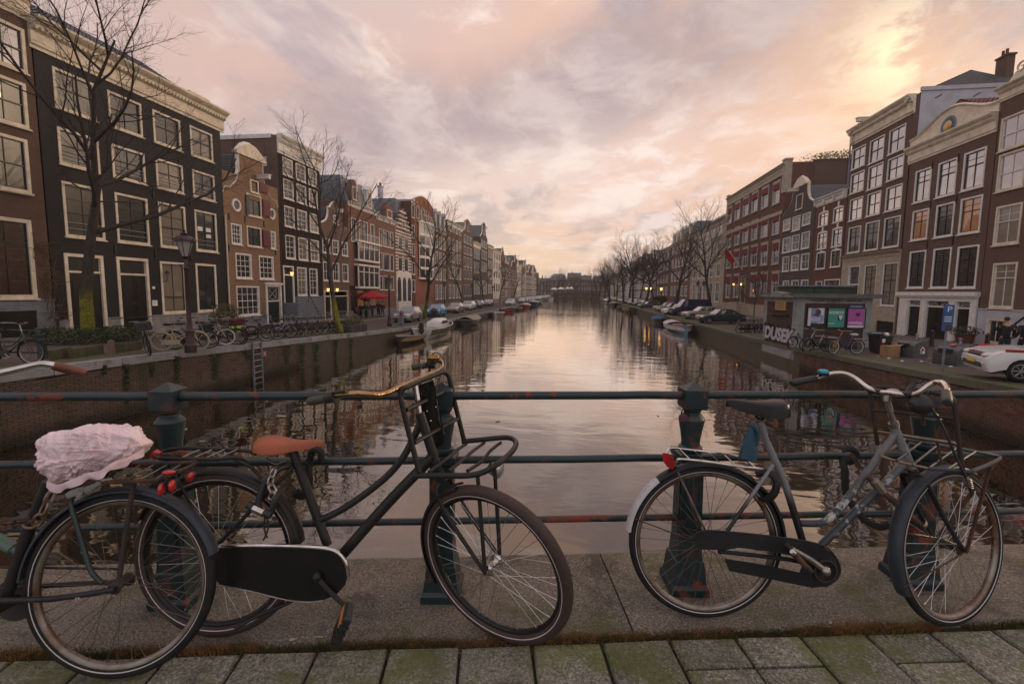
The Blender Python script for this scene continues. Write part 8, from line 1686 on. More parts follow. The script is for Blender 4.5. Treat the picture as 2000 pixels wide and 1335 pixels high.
pc=onL(85,711);t=thing('corner_railing','dark green railing with post at the far left corner of the quay','railing',at3(pc),YAW+.04);q=MB();q.lathe([(.11,0),(.11,.1),(.075,.16),(.07,.62),(.09,.64),(.09,.67)],sq=True);q.lathe([(.06,.67),(.055,.72),(.08,.82),(.055,.88)],12);q.lathe([(.085,.88),(.085,1.0),(0,1.05)],sq=True,cap=False);q.build('post',M['rail'],t)
for z in(.93,.62,.32):q=MB();q.tube([(-4.5,0,z+.06),(0,0,z)],.024,8);q.build('rail',M['rail'],t,smooth=True)
for z in(.93,.55):q=MB();q.tube([(.05,0,z),(.42,.1,z)],.02,6);q.build('short_rail',M['iron'],t,smooth=True)
pc=onL(116,672);t=thing('iron_fence','black iron garden railing with posts behind the hedge','fence',at3(pc));
for k,(u,v)in enumerate(((116,672),(325,645),(403,634))):
 pp=onL(u,v);q=MB();q.lathe([(.07,0),(.055,.1),(.05,.95),(.09,.98),(.09,1.04),(.04,1.1),(0,1.2)],8,Matrix.Translation(pp));q.build('post',M['iron'],t,world=True,smooth=True)
for a,b_ in(((220,660),(325,645)),):
 for z in(.55,.92):q=MB();q.tube([onL(*a)+Vector((0,0,z)),onL(*b_)+Vector((0,0,z))],.022,6);q.build('rail',M['iron'],t,world=True)
# brick kiosk with posters
A=onR(1556,677);A=Vector((XR+.01,A.y,zR(A.y)));Wk=4.05;Dk=onx(1491,640,XR).y-A.y;Hk=onx(1556,581,XR).z-A.z
t=thing('brick_kiosk','small brick kiosk with three posters and graffiti standing on the quay edge','kiosk',at3(A));M['concrete']=mat('pale_grey_concrete',(.27,.27,.265),(.20,.20,.19),sc=2,rough=.85,c3=(.13,.12,.10),sc3=1.5,bump=.2);M['green']=mat('dark_green_steel',(.018,.048,.028),(.014,.036,.022),sc=3,rough=.5)
dxv=Vector((cos(YAW),sin(YAW),0));dyv=Vector((0,1,0));KM=Matrix(((dxv.x,dyv.x,0,A.x),(dxv.y,dyv.y,0,A.y),(0,0,1,A.z),(0,0,0,1)))
B['kiosk']=brickmat('kiosk_brick',(.082,.040,.034),(.062,.034,.030),(.07,.06,.055),dirt_amt=.25)
q=MB();q.box((.02,.02,-2.2),(Wk-.02,Dk-.02,Hk),KM);q.build('brick_wall',B['kiosk'],t,world=True)
for nm,a,b_ in(('corner_pillar',(-.03,-.03,-.06),(.42,.40,Hk)),('right_pillar',(Wk-.36,-.03,-.2),(Wk+.02,.40,Hk)),('rear_pillar',(-.03,Dk-.42,-.06),(.40,Dk+.02,Hk)),('text_beam',(.42,-.022,Hk-.30),(Wk-.36,.1,Hk)),('side_beam',(-.022,.40,Hk-.26),(.1,Dk-.42,Hk)),('side_base',(-.025,-.02,-.75),(.1,Dk+.01,-.061))):q=MB();q.box(a,b_,KM);q.build(nm,M['concrete'],t,world=True)
q=MB();q.box((-.30,-.35,Hk+.001),(Wk+.75,Dk+.3,Hk+.13),KM);q.box((-.22,-.26,Hk+.131),(Wk+.6,Dk+.2,Hk+.22),KM);q.build('roof_slab',mat('weathered_roof_felt',(.14,.13,.12),(.10,.095,.085),sc=2,rough=.9),t,world=True)
q=MB();q.prism([(-.28,0),(Dk*.5,.34),(Dk+.28,0)],-.32,.4,'YZ',KM@Matrix.Translation((0,0,Hk+.005)));q.build('side_roof_gable',M['concrete'],t,world=True)
q=MB();q.loft([[(.3,.9,Hk+.22),(3.3,.9,Hk+.22),(3.3,3.3,Hk+.22),(.3,3.3,Hk+.22)],[(.3,.9,Hk+.62),(3.3,.9,Hk+.62),(3.3,3.3,Hk+.62),(.3,3.3,Hk+.62)]],M=KM);tk=q.build('roof_tank',M['green'],t,world=True);q=MB();q.box((.1,.7,Hk+.621),(3.5,3.5,Hk+.69),KM);q.build('tank_lid',M['lead'],tk,world=True);q=MB();q.box((1.35,.86,Hk+.23),(1.42,.899,Hk+.62),KM);q.build('tank_rib',M['green'],tk,world=True)
def onface(u,v):
 d=kd(ray(u,v));n=Vector((-sin(YAW),cos(YAW),0));k=(A-CAM).dot(n)/d.dot(n);P=CAM+d*k;return(P-A).dot(dxv),P.z-A.z
tx=text('WELCOME TO BEAUTIFUL AMSTERDAM',.155,M['blk'],t,(0,0,0),(pi/2,0,YAW),'lettering',.002,.004,sx=1.0);c=KM@Vector(((.42+Wk-.36)/2+.05,-.026,Hk-.15));tx.location=c-A
bw_=max(v.co.x for v in tx.data.vertices)-min(v.co.x for v in tx.data.vertices);tx.scale=(2.75/bw_,1,1)
pmat={k:mat(k,c_,rough=.45)for k,c_ in(('poster_white',(.56,.56,.58)),('poster_teal',(.035,.27,.21)),('poster_pink',(.40,.085,.30)),('poster_blue',(.20,.27,.48)),('poster_skin',(.070,.036,.026)),('poster_dark',(.014,.014,.018)),('poster_lilac',(.22,.24,.33)))}
def pq(par,nm,x0,z0,x1,z1,m,y,poly=None):
 q=MB();pl=poly or[(x0,z0),(x1,z0),(x1,z1),(x0,z1)];q.add([KM@Vector((x,y,z))for x,z in pl],[tuple(range(len(pl)))]);return q.build(nm,m,par,world=True)
pr=[]
for(ul,ur,vt,vb)in((1577,1609.5,601,636),(1616.5,1649.5,601.5,638.5),(1655,1688.5,602.5,639.5)):
 x0,z1=onface(ul,(vt+vb)/2)[0],onface((ul+ur)/2,vt)[1];x1,z0=onface(ur,(vt+vb)/2)[0],onface((ul+ur)/2,vb)[1];q=MB()
 for a,b_ in(((x0-.04,-.06,z0-.04),(x1+.04,.0,z0)),((x0-.04,-.06,z1),(x1+.04,.0,z1+.04)),((x0-.04,-.06,z0),(x0,.0,z1)),((x1,-.06,z0),(x1+.04,.0,z1))):q.box(a,b_,KM)
 f_=q.build('poster_frame',M['plastic'],t,world=True);pr.append((f_,x0,x1,z0,z1))
def el(cx,cz,rx,rz,n=18,a0=0,a1=2*pi):return[(cx+rx*cos(a0+(a1-a0)*i/n),cz+rz*sin(a0+(a1-a0)*i/n))for i in range(n)]
f_,x0,x1,z0,z1=pr[0];w_,h_=x1-x0,z1-z0;pq(f_,'poster',x0,z0,x1,z1,pmat['poster_white'],-.020);L_=lambda fx_,fz_:(x0+w_*fx_,z0+h_*fz_)
pq(f_,'print_backdrop',*L_(.2,0),*L_(.62,1),pmat['poster_lilac'],-.022);pq(f_,'print_shirt',0,0,0,0,pmat['poster_blue'],-.024,[L_(.2,.22),L_(.85,.17),L_(.97,.3),L_(.95,.58),L_(.75,.66),L_(.55,.55),L_(.4,.64),L_(.22,.6)]);pq(f_,'print_face',0,0,0,0,pmat['poster_skin'],-.026,el(*L_(.62,.76),w_*.17,h_*.17));pq(f_,'print_caption',*L_(.22,.28),*L_(.75,.45),pmat['poster_white'],-.028);pq(f_,'print_base',*L_(.2,0),*L_(1,.14),pmat['poster_dark'],-.025);pq(f_,'print_collar',0,0,0,0,pmat['poster_dark'],-.025,[L_(.22,.6),L_(.42,.66),L_(.68,.56),L_(.66,.5),L_(.48,.57)])
for k in range(3):pq(f_,'print_line',*L_(.27,.32+.045*k),*L_(.70,.338+.045*k),M['redlens'],-.0285)
f_,x0,x1,z0,z1=pr[1];w_,h_=x1-x0,z1-z0;pq(f_,'poster',x0,z0,x1,z1,pmat['poster_teal'],-.020);tt=text('8/3/2018',.20,M['wht'],t,(0,0,0),(pi/2,0,YAW),'poster_date',.003);tt.location=KM@Vector((x0+w_*.48,-.026,z0+h_*.76))-A;b_=max(v.co.x for v in tt.data.vertices)*2;tt.scale=(w_*.84/b_,1,1)
pq(f_,'print_figure',*L_(.58,.34),*L_(.86,.62),pmat['poster_dark'],-.022);pq(f_,'print_figure_shirt',0,0,0,0,pmat['poster_white'],-.024,[L_(.62,.62),L_(.88,.62),L_(.82,.42),L_(.74,.36),L_(.68,.48)])
for k in range(2):pq(f_,'print_line',*L_(.06,.20-.05*k),*L_(.45,.215-.05*k),M['wht'],-.022)
f_,x0,x1,z0,z1=pr[2];w_,h_=x1-x0,z1-z0;pq(f_,'poster',x0,z0,x1,z1,pmat['poster_pink'],-.020);tt=text('monkey',.2,M['wht'],t,(0,0,0),(pi/2,0,YAW),'poster_word',.003);tt.location=KM@Vector((x0+w_*.47,-.026,z0+h_*.26))-A;b_=max(v.co.x for v in tt.data.vertices)*2;tt.scale=(w_*.82/b_,1,1);pq(f_,'print_base',*L_(0,0),*L_(1,.12),pmat['poster_white'],-.022)
pq(f_,'print_dancer',0,0,0,0,pmat['poster_dark'],-.024,[L_(.28,.70),L_(.50,.69),L_(.46,.80),L_(.60,.75),L_(.80,.80),L_(.68,.70),L_(.70,.58),L_(.58,.62),L_(.50,.60),L_(.48,.66)]);pq(f_,'print_stroke',0,0,0,0,pmat['poster_dark'],-.024,[L_(.34,.38),L_(.37,.38),L_(.60,.52),L_(.57,.53)]);pq(f_,'print_line',*L_(.12,.86),*L_(.40,.875),pmat['poster_dark'],-.024)
x0,zz=onface(1657,598.5);x1,_=onface(1687,598.5);q=MB();q.box((x0,-.03,zz-.07),(x1,-.0,zz+.09),KM);bs=q.build('blue_strip_sign',mat('navy_sign',(.02,.05,.12),rough=.5),t,world=True);q=MB();q.box((x0+.1,-.034,zz-.02),(x1-.1,-.0305,zz+.03),KM);q.build('print_line',M['trimgrey'],bs,world=True)
TG=lambda y,z,o=0:KM@Vector((-.03-o,y,z))-A
pa,pb=onx(1516,586,XR),onx(1534.5,606,XR);ya,yb=sorted((pa.y-A.y,pb.y-A.y));q=MB();q.box((-.05,ya,pb.z-A.z),(.02,yb,pa.z-A.z),KM);ys=q.build('yellow_sign',mat('yellow_ochre_sign',(.50,.30,.10),(.40,.24,.08),sc=5,rough=.6),t,world=True);q=MB()
for k in range(4):z=pb.z-A.z+(pa.z-pb.z)*(.2+.2*k);q.box((-.054,ya+.15,z-.02),(-.0505,yb-.15,z+.02),KM)
q.build('print_line',M['rust'],ys,world=True)
pa,pb=onx(1507,610,XR),onx(1539,616,XR);ya,yb=sorted((pa.y-A.y,pb.y-A.y));q=MB();q.box((-.18,ya,pb.z-A.z),(.02,yb,pa.z-A.z-.03),KM);q.build('green_shelf',M['green'],t,world=True)
gz=onx(1522,654,XR).z-A.z;gy=Dk*.5
for nm,m_,off,o_ in(('graffiti_outline',M['blk'],.11,.004),('graffiti_fill',mat('grey_lilac_spray',(.46,.42,.46),(.38,.35,.39),sc=4,rough=.8),.05,.010)):
 g_=text('DUSEK',1.0,m_,t,(0,0,0),(pi/2,0,-pi/2),nm,off,.002,shear=.15);xs=[v.co.x for v in g_.data.vertices];b_=max(xs)-min(xs);sc_=(Dk*.98/b_)
 if nm=='graffiti_outline':sc0=sc_
 g_.scale=(sc0,1.0,1);g_.location=TG(gy,gz,o_)
q=MB();R=random.Random(2)
for k in range(26):y=Dk*(.03+.94*k/25);z=gz-.50-.02*R.random();q.box((-.045,y-.06,z-.12),(-.031,y+.05,z+.02),KM)
for k in range(18):y=Dk*R.random();q.box((-.045,y-.05,gz+.38+.12*R.random()),(-.031,y+.06,gz+.52+.14*R.random()),KM)
tag(q.build('graffiti_drip',M['blk'],t,world=True),kind='stuff')
GK='bicycles leaning before the kiosk'
for k,(u,v,f,rz,lb)in enumerate(((1592,683,'bike_black',YAW+pi-.2,'dark bicycle under the portrait poster'),(1612,686,'bike_silver',YAW+pi+.15,'silver bicycle between the kiosk posters'),(1622,688,'bike_black',YAW+pi-.1,'black bicycle behind the yellow fork bicycle'))):p=onR(u,v);dup(prot[f],at3(p),rz,lb,GK,rot=(-.15,0,rz))
p=onR(1672,692);yb_=citybike('blue bicycle with yellow fork leaning before the kiosk',at3(p),YAW+pi+.02,fm['bike_blue'],group=GK,rim='reflex',lean=-.1,steer=.25,saddle_='reflex')
for ch in yb_.children:
 if ch.name.split('.')[0]in('fork','stem'):ch.data.materials[0]=fm['bike_yellow']
# containers, bin, litter on the right quay
M['cont']=mat('grey_steel_container',(.090,.092,.096),(.065,.066,.07),sc=3,rough=.42,metal=.3,c3=(.12,.11,.10),sc3=5)
def container(label,p,rz,sticker):
 t=thing('waste_container',label,'waste container',at3(p),rz,'underground waste containers');q=MB();q.box((-.95,-.75,-.02),(.95,.75,.03));q.build('base_plate',M['lead'],t);W=.62
 prof=[(-.62,.03),(-.66,.62),(-.60,.86),(-.44,1.0),(.0,1.13),(.55,1.25),(.62,1.24),(.62,.03)];q=MB();q.loft([[(x*.97,y,z*(1 if z<.1 else.985))for x,z in prof]if abs(y)>W-.02 else[(x,y,z)for x,z in prof]for y in(-W,-W+.05,W-.05,W)]);q.build('body',M['cont'],t,smooth=True,sharp=.5)
 q=MB();q.bbox((-.67,-.36,.70),(-.52,.36,.93),.03,Matrix.Rotation(.0,4,'Y'));q.build('hatch',M['plastic'],t);q=MB();q.tube([(-.64,-.40,.96),(-.64,.40,.96)],.03,6);q.build('hatch_lip',M['cont'],t)
 q=MB();q.lathe([(.06,1.2),(.05,1.30),(.10,1.32),(.10,1.37),(.05,1.39),(.05,1.44),(.10,1.46),(.10,1.52),(.04,1.55)],12,Matrix.Translation((.42,0,0)));q.build('lifting_knob',M['alloy'],t,smooth=True,sharp=.6)
 if sticker:
  q=MB();pl=[(-.16,.28),(-.16,.50),(-.20,.52),(-.06,.66),(.0,.74),(.10,.64),(.20,.55),(.17,.50),(.19,.36),(.24,.30),(.12,.27)];q.add([(.12+x,-W-.004,z+.06)for x,z in pl],[tuple(range(len(pl)))]);s_=q.build('house_sticker',M['wht'],t);q=MB();q.add([(.13+.11*(abs(cos(a))**1.0)*(1 if cos(a)>0 else-1),-W-.007,.58+.09*sin(a))for a in[2*pi*i/14 for i in range(14)]],[tuple(range(14))]);q.build('red_heart_print',M['redlens'],s_);q=MB();q.box((.0,-W-.008,.36),(.09,-W-.005,.50));q.build('blue_print',M['signblue'],s_);q=MB();q.box((.30,-W-.006,.80),(.50,-W-.003,.92));q.build('red_tag',M['redlens'],t)
 else:q=MB();q.box((.0,-.12,1.148),(.3,.12,1.152),Matrix.Translation((0,0,.02))@Matrix.Rotation(-.21,4,'Y'));q.build('pink_sticker',mat('pink_sticker',(.5,.12,.12),rough=.5),t)
 t.scale=(.68,)*3;return t
container('grey waste container with a red heart house sticker',onR(1777,698),YAW+.22,True);container('grey waste container behind the blue parking sign without heart sticker',onR(1860,713),YAW+.22,False)
p=onR(1717,690);t=thing('wheelie_bin','overfull black wheelie bin with red and white sticker beside the kiosk','bin',at3(p),YAW);q=MB();q.loft([[(-.30,-.34,.05),(.30,-.34,.05),(.30,.34,.05),(-.30,.34,.05)],[(-.38,-.42,1.0),(.38,-.42,1.0),(.38,.42,1.0),(-.38,.42,1.0)],[(-.41,-.45,1.0),(.41,-.45,1.0),(.41,.45,1.0),(-.41,.45,1.0)],[(-.41,-.45,1.06),(.41,-.45,1.06),(.41,.45,1.06),(-.41,.45,1.06)]]);q.build('body',M['plastic'],t);q=MB();q.box((-.40,-.44,1.12),(.42,.5,1.16),Matrix.Rotation(-.06,4,'Y'));q.build('lid',M['plastic'],t);q=MB();q.quad((-.24,-.37,.30),(-.06,-.37,.30),(-.06,-.415,.68),(-.24,-.415,.68));q.build('red_sticker',M['redlens'],t);q=MB();q.quad((-.24,-.416,.681),(-.06,-.416,.681),(-.06,-.435,.88),(-.24,-.435,.88));q.build('white_sticker',M['wht'],t);t.scale=(.84,)*3
t=thing('rubbish','blue and white rubbish bags bulging from the wheelie bin','rubbish',at3(p+Vector((0,0,.89))));R=random.Random(6)
for k in range(6):
 q=MB();q.ball((-.25+.1*k,R.uniform(-.25,.2),.04),(R.uniform(.09,.14),.13,R.uniform(.05,.10)),8,6,Matrix.Rotation(R.random(),4,'Z'));q.build('bag',[mat('teal_bag',(.08,.26,.32),rough=.4),M['wht'],M['plastic']][k%3],t)
def carton(label,u,v,sx,sy,sz,rz):
 t=thing('cardboard_box',label,'box',at3(onR(u,v)),rz);q=MB();q.box((-sx/2,-sy/2,0),(sx/2,sy/2,sz));q.build('box_body',M['card'],t);q=MB();q.quad((sx/2,-sy/2,sz),(sx/2+.22,-sy/2,sz+.10),(sx/2+.22,sy/2,sz+.08),(sx/2,sy/2,sz));q.build('flap',M['card'],t);return t
M['card']=mat('brown_cardboard',(.30,.175,.09),(.24,.14,.075),sc=3,rough=.9);carton('brown cardboard box between the wheelie bin and first container',1737,697.5,.58,.4,.52,YAW+.1);carton('flattened brown carton behind the cardboard box',1748,692,.45,.3,.60,YAW-.3)
q=MB();pp=onR(1725,696);q.prism([(-.3,-.1),(.3,-.14),(.32,.1),(-.25,.12)],0,.02,'XY',Matrix.Translation(pp+Vector((0,0,.004))));tag(q.build('yellow_board',mat('yellow_card',(.5,.27,.03),rough=.8)),'flat yellow card scrap at the foot of the cardboard box','litter')
for k,(u,v,lb)in enumerate(((1736,701,'white litter scrap before the cardboard box'),(1762,706,'small white litter scrap left of the heart sticker container'),(1800,707,'white litter scrap right of the heart sticker container'),(1857,717,'white litter scrap before the second container'))):q=MB();q.ball((0,0,.03),(.07,.05,.03),7,4,Matrix.Translation(onR(u,v)));tag(q.build('litter',M['wht']),lb,'litter')
def pot(label,p):
 t=thing('planter',label,'planter',at3(p));q=MB();q.lathe([(.34,0),(.46,.55),(.5,.56),(.5,.62),(.42,.62)],14);q.build('pot',mat('terracotta',(.14,.055,.03),(.10,.04,.025),sc=5,rough=.8),t,smooth=True,sharp=.5);q=MB();leaves(q,(0,0,.78),(.75,.75,.3),900,random.Random(3),.07);tag(q.build('foliage',M['leafdark'],t),kind='stuff')
pot('terracotta pot with a spreading dark plant before the white doorway',onR(1883,672,.1))
q=MB();pa=onR(1972,690,.1)+Vector((1.2,0,0));q.tube([onx(1966,645,TR-1.2),onx(2010,612,TR-1.2)],.05,6);q.tube([onx(1966,645,TR-1.2),Vector((TR-1.2,onx(1966,645,TR-1.2).y,1.2))],.03,6);tag(q.build('stair_handrail',M['iron']),'black sloping stair handrail at the right edge house','handrail')
# people
M['skin']=mat('skin',(.42,.24,.17),(.36,.2,.14),sc=8,rough=.6)
def skin(name,joints,m,par,sub=1):
 vs,es,rs=[],[],[]
 for chain in joints:
  prev=None
  for(x,y,z,rx,ry)in chain:
   key=next((i for i,v in enumerate(vs)if(Vector(v)-Vector((x,y,z))).length<1e-4),None)
   if key is None:key=len(vs);vs.append((x,y,z));rs.append((rx,ry))
   if prev is not None:es.append((prev,key))
   prev=key
 me=bpy.data.meshes.new(name);me.from_pydata(vs,es,[]);me.materials.append(m);o=bpy.data.objects.new(name,me);COL.objects.link(o);o.parent=par;a=o.modifiers.new('skin','SKIN');a.use_smooth_shade=True
 for i,r in enumerate(rs):me.skin_vertices[0].data[i].radius=r
 me.skin_vertices[0].data[0].use_root=True;b_=o.modifiers.new('sub','SUBSURF');b_.levels=b_.render_levels=sub;return o
def person(label,loc,rz,jacket,trousers,hair,stride=.14,bag=None,arm=None,group=None,H=1.0,look=0.0,cap=None):
 t=thing('person',label,'person',loc,rz,group);s=stride
 hipL,hipR=(0,.09,.92),(0,-.09,.92);kL,kR=(s*.6+.03,.10,.50),(-s*.35+.03,-.10,.50);fL,fR=(s,.10,.07),(-s*1.1,-.10,.09)
 arm=arm or((-.10,.27,1.16,.12,.28,.93),(.10,-.27,1.16,.20,-.25,.95))
 def limb(a,k,f):return[(0,0,.96,.12,.09),(a[0],a[1],a[2]-.06,.10,.10),(k[0],k[1],k[2],.062,.062),(f[0],f[1],f[2],.042,.042),(f[0]+.15,f[1],.04,.034,.042)]
 sh=1.42;body=[[(0,0,.96,.12,.09),(0,0,1.18,.12,.09),(.01,0,1.36,.14,.09),(.01,0,1.50,.06,.06),(.03,0,1.56,.055,.055),(.04,0,1.64,.085,.095),(.04,0,1.72,.075,.08)],limb(hipL,kL,fL),limb(hipR,kR,fR)]
 for sg,e in((1,arm[0]),(-1,arm[1])):body.append([(.01,0,1.36,.14,.09),(.0,sg*.20,sh-.03,.065,.065),(e[0],e[1],e[2],.045,.045),(e[3],e[4],e[5],.034,.034),(e[3]+.05,e[4],e[5]-.08,.03,.038)])
 skin('body',body,M['skin'],t)
 cl=[[(0,0,.78,.18,.16),(0,0,.95,.185,.155),(0,0,1.18,.185,.145),(.01,0,1.37,.195,.13),(.01,0,1.47,.09,.085)]]
 for sg,e in((1,arm[0]),(-1,arm[1])):cl.append([(.01,0,1.37,.195,.13),(.0,sg*.215,sh-.03,.085,.085),(e[0],e[1],e[2],.065,.065),(e[3],e[4],e[5],.052,.052)])
 skin('jacket',cl,jacket,t)
 tr=[[(0,0,.98,.15,.13),(a[0],a[1],a[2]-.06,.115,.115),(k[0],k[1],k[2],.08,.08),(f[0],f[1],f[2]+.02,.066,.066)]for a,k,f in((hipL,kL,fL),(hipR,kR,fR))];skin('trousers',tr,trousers,t)
 for f in(fL,fR):q=MB();q.loft([[(f[0]-.08,f[1]-.042,0),(f[0]-.08,f[1]+.042,0),(f[0]-.08,f[1]+.035,.10),(f[0]-.08,f[1]-.035,.10)],[(f[0]+.06,f[1]-.05,0),(f[0]+.06,f[1]+.05,0),(f[0]+.06,f[1]+.04,.08),(f[0]+.06,f[1]-.04,.08)],[(f[0]+.19,f[1]-.035,0),(f[0]+.19,f[1]+.035,0),(f[0]+.19,f[1]+.03,.05),(f[0]+.19,f[1]-.03,.05)]]);q.build('shoe',M['plastic'],t,smooth=True)
 q=MB();q.ball((.02,0,1.705),(.105,.098,.095),12,8);q.build('hair' if not cap else 'cap',cap or hair,t,smooth=True)
 q=MB();q.ball((.135,0,1.645),(.018,.014,.022),6,4);q.build('nose',M['skin'],t,smooth=True);q=MB();[q.ball((.118,sg*.034,1.675),.011,6,4)for sg in(-1,1)];q.build('eyes',M['plastic'],t)
 if bag:q=MB();q.bbox((-.30,-.17,1.0),(-.14,.17,1.42),.05);q.build('backpack',bag,t,smooth=True)
 t.scale=(H,)*3;return t
cm={k:mat(k,c_,tuple(x*.7 for x in c_),sc=5,rough=.85)for k,c_ in(('black_cloth',(.016,.016,.018)),('navy_cloth',(.018,.022,.045)),('olive_cloth',(.040,.042,.028)),('jeans_cloth',(.035,.06,.10)),('grey_cloth',(.10,.10,.10)),('plum_cloth',(.06,.02,.04)),('hair_blond',(.40,.27,.13)),('hair_brown',(.05,.028,.018)),('hair_grey',(.32,.31,.30)))}
GP='people walking past the red parasol'
for k,(u,v,rz,j,tr,hr,lb,arm,bg,cap)in enumerate(((706,623.5,-pi/2-.2,'black_cloth','black_cloth','hair_blond','person with fair hair and black coat at the left of the group under the parasol',None,None,None),(716,623,-pi/2+.1,'olive_cloth','black_cloth','hair_blond','person with long blond hair and open dark coat under the parasol',((.16,.24,1.22,.22,.10,1.50),(.10,-.27,1.16,.20,-.25,.95)),None,None),(728,621.5,-pi/2,'navy_cloth','jeans_cloth','hair_brown','person in dark cap, black jacket and jeans in the middle of the group',None,None,'grey'),(739.5,618,-pi/2+.5,'plum_cloth','black_cloth','hair_grey','person with pale grey hair and dark plum jacket behind the group',None,None,None),(747,619.5,-pi/2+.9,'black_cloth','grey_cloth','hair_brown','person carrying a white shoulder bag at the right of the group',None,'w',None))):
 person(lb,at3(onL(u,v,.10)),rz,cm[j],cm[tr],cm[hr],bag=M['hullwht']if bg else None,arm=arm,group=GP,cap=cm['grey_cloth']if cap else None,stride=.12+.04*(k%3))
person('person in a padded black jacket and jeans seen from behind near the white car',at3(onR(1959,700)),YAW+pi/2-.5,cm['black_cloth'],cm['jeans_cloth'],cm['hair_brown'],stride=.10,arm=((.10,.27,1.2,.25,.14,1.3),(.06,-.28,1.16,.12,-.27,.95)),H=1.04)
person('person in dark jacket and reddish cap walking at the right edge',at3(onR(1997,704)),YAW+pi/2-.3,cm['black_cloth'],cm['black_cloth'],cm['hair_brown'],stride=.16,H=1.04,cap=cm['plum_cloth'])
# parasol, bin, benches at the cafe
M['redcloth']=mat('red_parasol_cloth',(.42,.014,.026),(.34,.012,.022),sc=3,rough=.8)
pc=onL(727,620);zt=3.0;t=thing('parasol','large red market parasol before the bay window house','parasol',at3(pc));q=MB();q.tube([(0,0,0),(0,0,zt+.25)],.035,8);q.build('pole',M['alloy'],t);n=8;R_=2.05;q=MB();vs=[(0,0,zt+.10)]
for k in range(2*n):a=pi/8+pi*k/n;rr=R_*(1 if k%2==0 else.93);vs.append((rr*cos(a),rr*sin(a)*1.05,zt-.62+(0 if k%2==0 else.05)))
for k in range(2*n):a=pi/8+pi*k/n;rr=R_*(1 if k%2==0 else.93);vs.append((rr*cos(a),rr*sin(a)*1.05,zt-.86+(0 if k%2==0 else.05)))
fs=[(0,1+k,1+(k+1)%(2*n))for k in range(2*n)]+[(1+k,1+2*n+k,1+2*n+(k+1)%(2*n),1+(k+1)%(2*n))for k in range(2*n)];q.add(vs,fs);q.build('canopy',M['redcloth'],t);q=MB()
for k in range(n):a=pi/8+2*pi*k/n;q.tube([(0,0,zt-.05),(R_*.98*cos(a),R_*1.02*sin(a),zt-.66)],.014,4)
q.build('ribs',M['alloy'],t)
pb_=onL(698,622);t=thing('litter_bin','dark litter bin with a red rim beside the red parasol','bin',at3(pb_));q=MB();q.lathe([(.28,0),(.32,.1),(.33,.95),(.30,1.0)],12);q.build('drum',M['plastic'],t,smooth=True,sharp=.6);q=MB();q.lathe([(.40,1.0),(.42,1.06),(.36,1.14),(.20,1.16)],12);q.build('rim_lid',M['redcloth'],t,smooth=True,sharp=.6)
# far bridge with arches and white parasols
yb0,yb1=268,277;xa,xb=XL-.3,XR+.3;t=thing('stone_bridge','distant low brick bridge with dark arches across the canal','bridge',(0,yb0,0));q=MB();n=120;cs_=[(-10.2,1.7,2.2),(-4.4,1.95,2.7),(1.6,1.95,2.7),(7.6,1.95,2.5)]
def low(x):
 for c_,hw,hh in cs_:
  if abs(x-c_)<hw:return hh*sqrt(max(0,1-((x-c_)/hw)**2))
 return-.5
def topz(x):return 3.05+.65*(1-(x/14)**2)
for i in range(n):
 x0,x1=xa+(xb-xa)*i/n,xa+(xb-xa)*(i+1)/n;z0,z1=low(x0),low(x1)
 for y in(yb0,yb1):q.quad((x0,y,z0),(x1,y,z1),(x1,y,topz(x1)),(x0,y,topz(x0)))
 q.quad((x0,yb0,z0),(x0,yb1,z0),(x1,yb1,z1),(x1,yb0,z1));q.quad((x0,yb0,topz(x0)),(x1,yb0,topz(x1)),(x1,yb1,topz(x1)),(x0,yb1,topz(x0)))
q.build('arched_wall',M['quayfar'],t,world=True);q=MB();q.loft([[(x,yb0-.15,topz(x)),(x,yb0+.3,topz(x)),(x,yb0+.3,topz(x)+.2),(x,yb0-.15,topz(x)+.2)]for x in[xa+(xb-xa)*i/20 for i in range(21)]]);q.build('parapet_stone',M['coping_r'],t,world=True)
for z in(.6,1.05):q=MB();q.tube([(xa+(xb-xa)*i/20,yb0,topz(xa+(xb-xa)*i/20)+z)for i in range(21)],.05,4);q.build('rail',M['iron'],t,world=True)
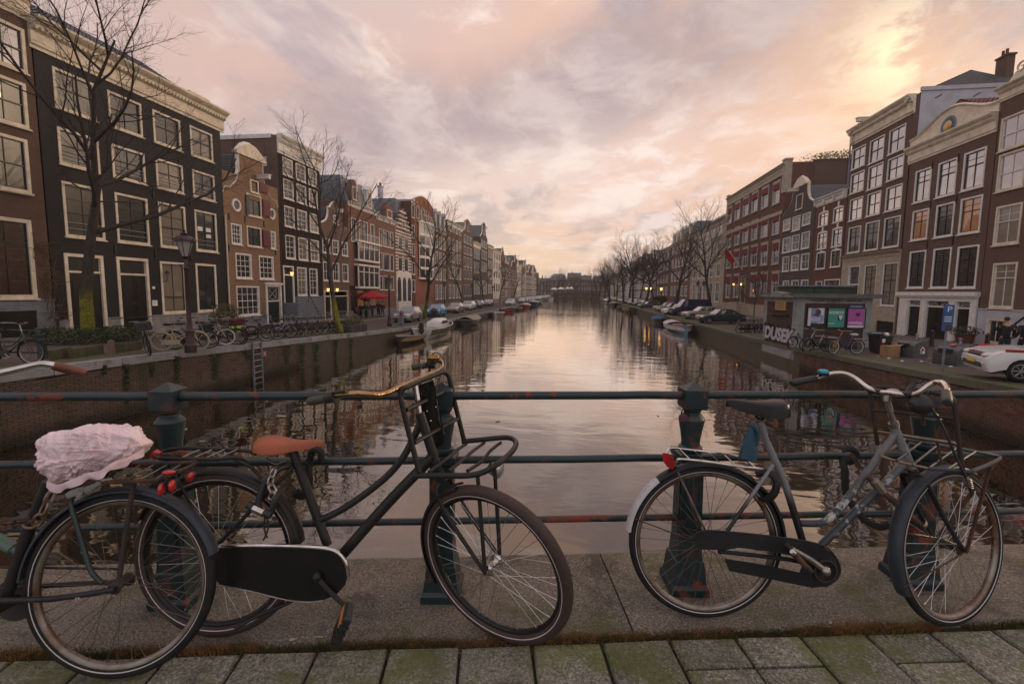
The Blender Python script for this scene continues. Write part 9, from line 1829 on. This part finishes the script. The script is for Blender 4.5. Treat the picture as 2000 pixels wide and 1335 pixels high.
for k in range(14):x=xa+(xb-xa)*(k+.5)/14;q=MB();q.box((x-.07,yb0-.07,topz(x)+.2),(x+.07,yb0+.07,topz(x)+1.15));q.build('post',M['iron'],t,world=True)
for k,(u,R_)in enumerate(((1082,2.3),(1095.5,2.3),(1108,1.5),(1115,1.5))):
 p=onz(u,573,3.3);d=kd(ray(u,572));P_k=CAM+d*(273/d.y);tt_=thing('parasol','distant white parasol on the far bridge, %s from the left'%ORD[k],'parasol',(P_k.x,273,topz(P_k.x)),group='white parasols on the far bridge');q=MB();q.lathe([(R_,2.3),(R_*.5,3.0),(.1,3.5),(.05,3.9)],8,cap=False);q.build('canopy',M['white'],tt_);q=MB();q.tube([(0,0,0),(0,0,3.4)],.06,5);q.build('pole',M['iron'],tt_)
for k,(u,v,lb)in enumerate(((549,812,'pale yellowish plate floating left of the gold handlebar'),(972,823,'tiny dark bottle floating in the bright reflection'),(678,848,'small pink scrap floating behind the orange saddle'),(363,838,'white scrap floating right of the first railing post'),(313,844,'white scrap floating left of the first railing post'),(395,861,'white paper strip floating below the railing post'),(470,835,'white crumb floating in the dark water'),(1285,812,'small white scrap floating left of the third post'))):q=MB();s_=.10 if k==0 else.045;q.prism([(-s_*1.6,-s_*.4),(s_*1.5,-s_*.5),(s_*1.7,s_*.4),(-s_*1.3,s_*.6)],0,.012,'XY',Matrix.Translation(onz(u,v,.002))@Matrix.Rotation(k*.7,4,'Z'));tag(q.build('floating_scrap',[M['paper'],M['plastic'],M['redlens']][0 if k not in(1,2)else k]),lb,'litter')
# evening haze
mh=bpy.data.materials.new('evening_haze');mh.use_nodes=True;t=NT(mh.node_tree);pv_=t.n('VolumePrincipled');pv_.inputs['Color'].default_value=(.95,.82,.74,1);pv_.inputs['Density'].default_value=0.0004;pv_.inputs['Anisotropy'].default_value=0.2
o=t.n('OutputMaterial');t.t.links.new(pv_.outputs[0],o.inputs[1])
mb=MB();mb.box((-160,-40,-5.0),(170,460,42));tag(mb.build('haze',mh),'thin warm evening haze over the canal',kind='stuff')
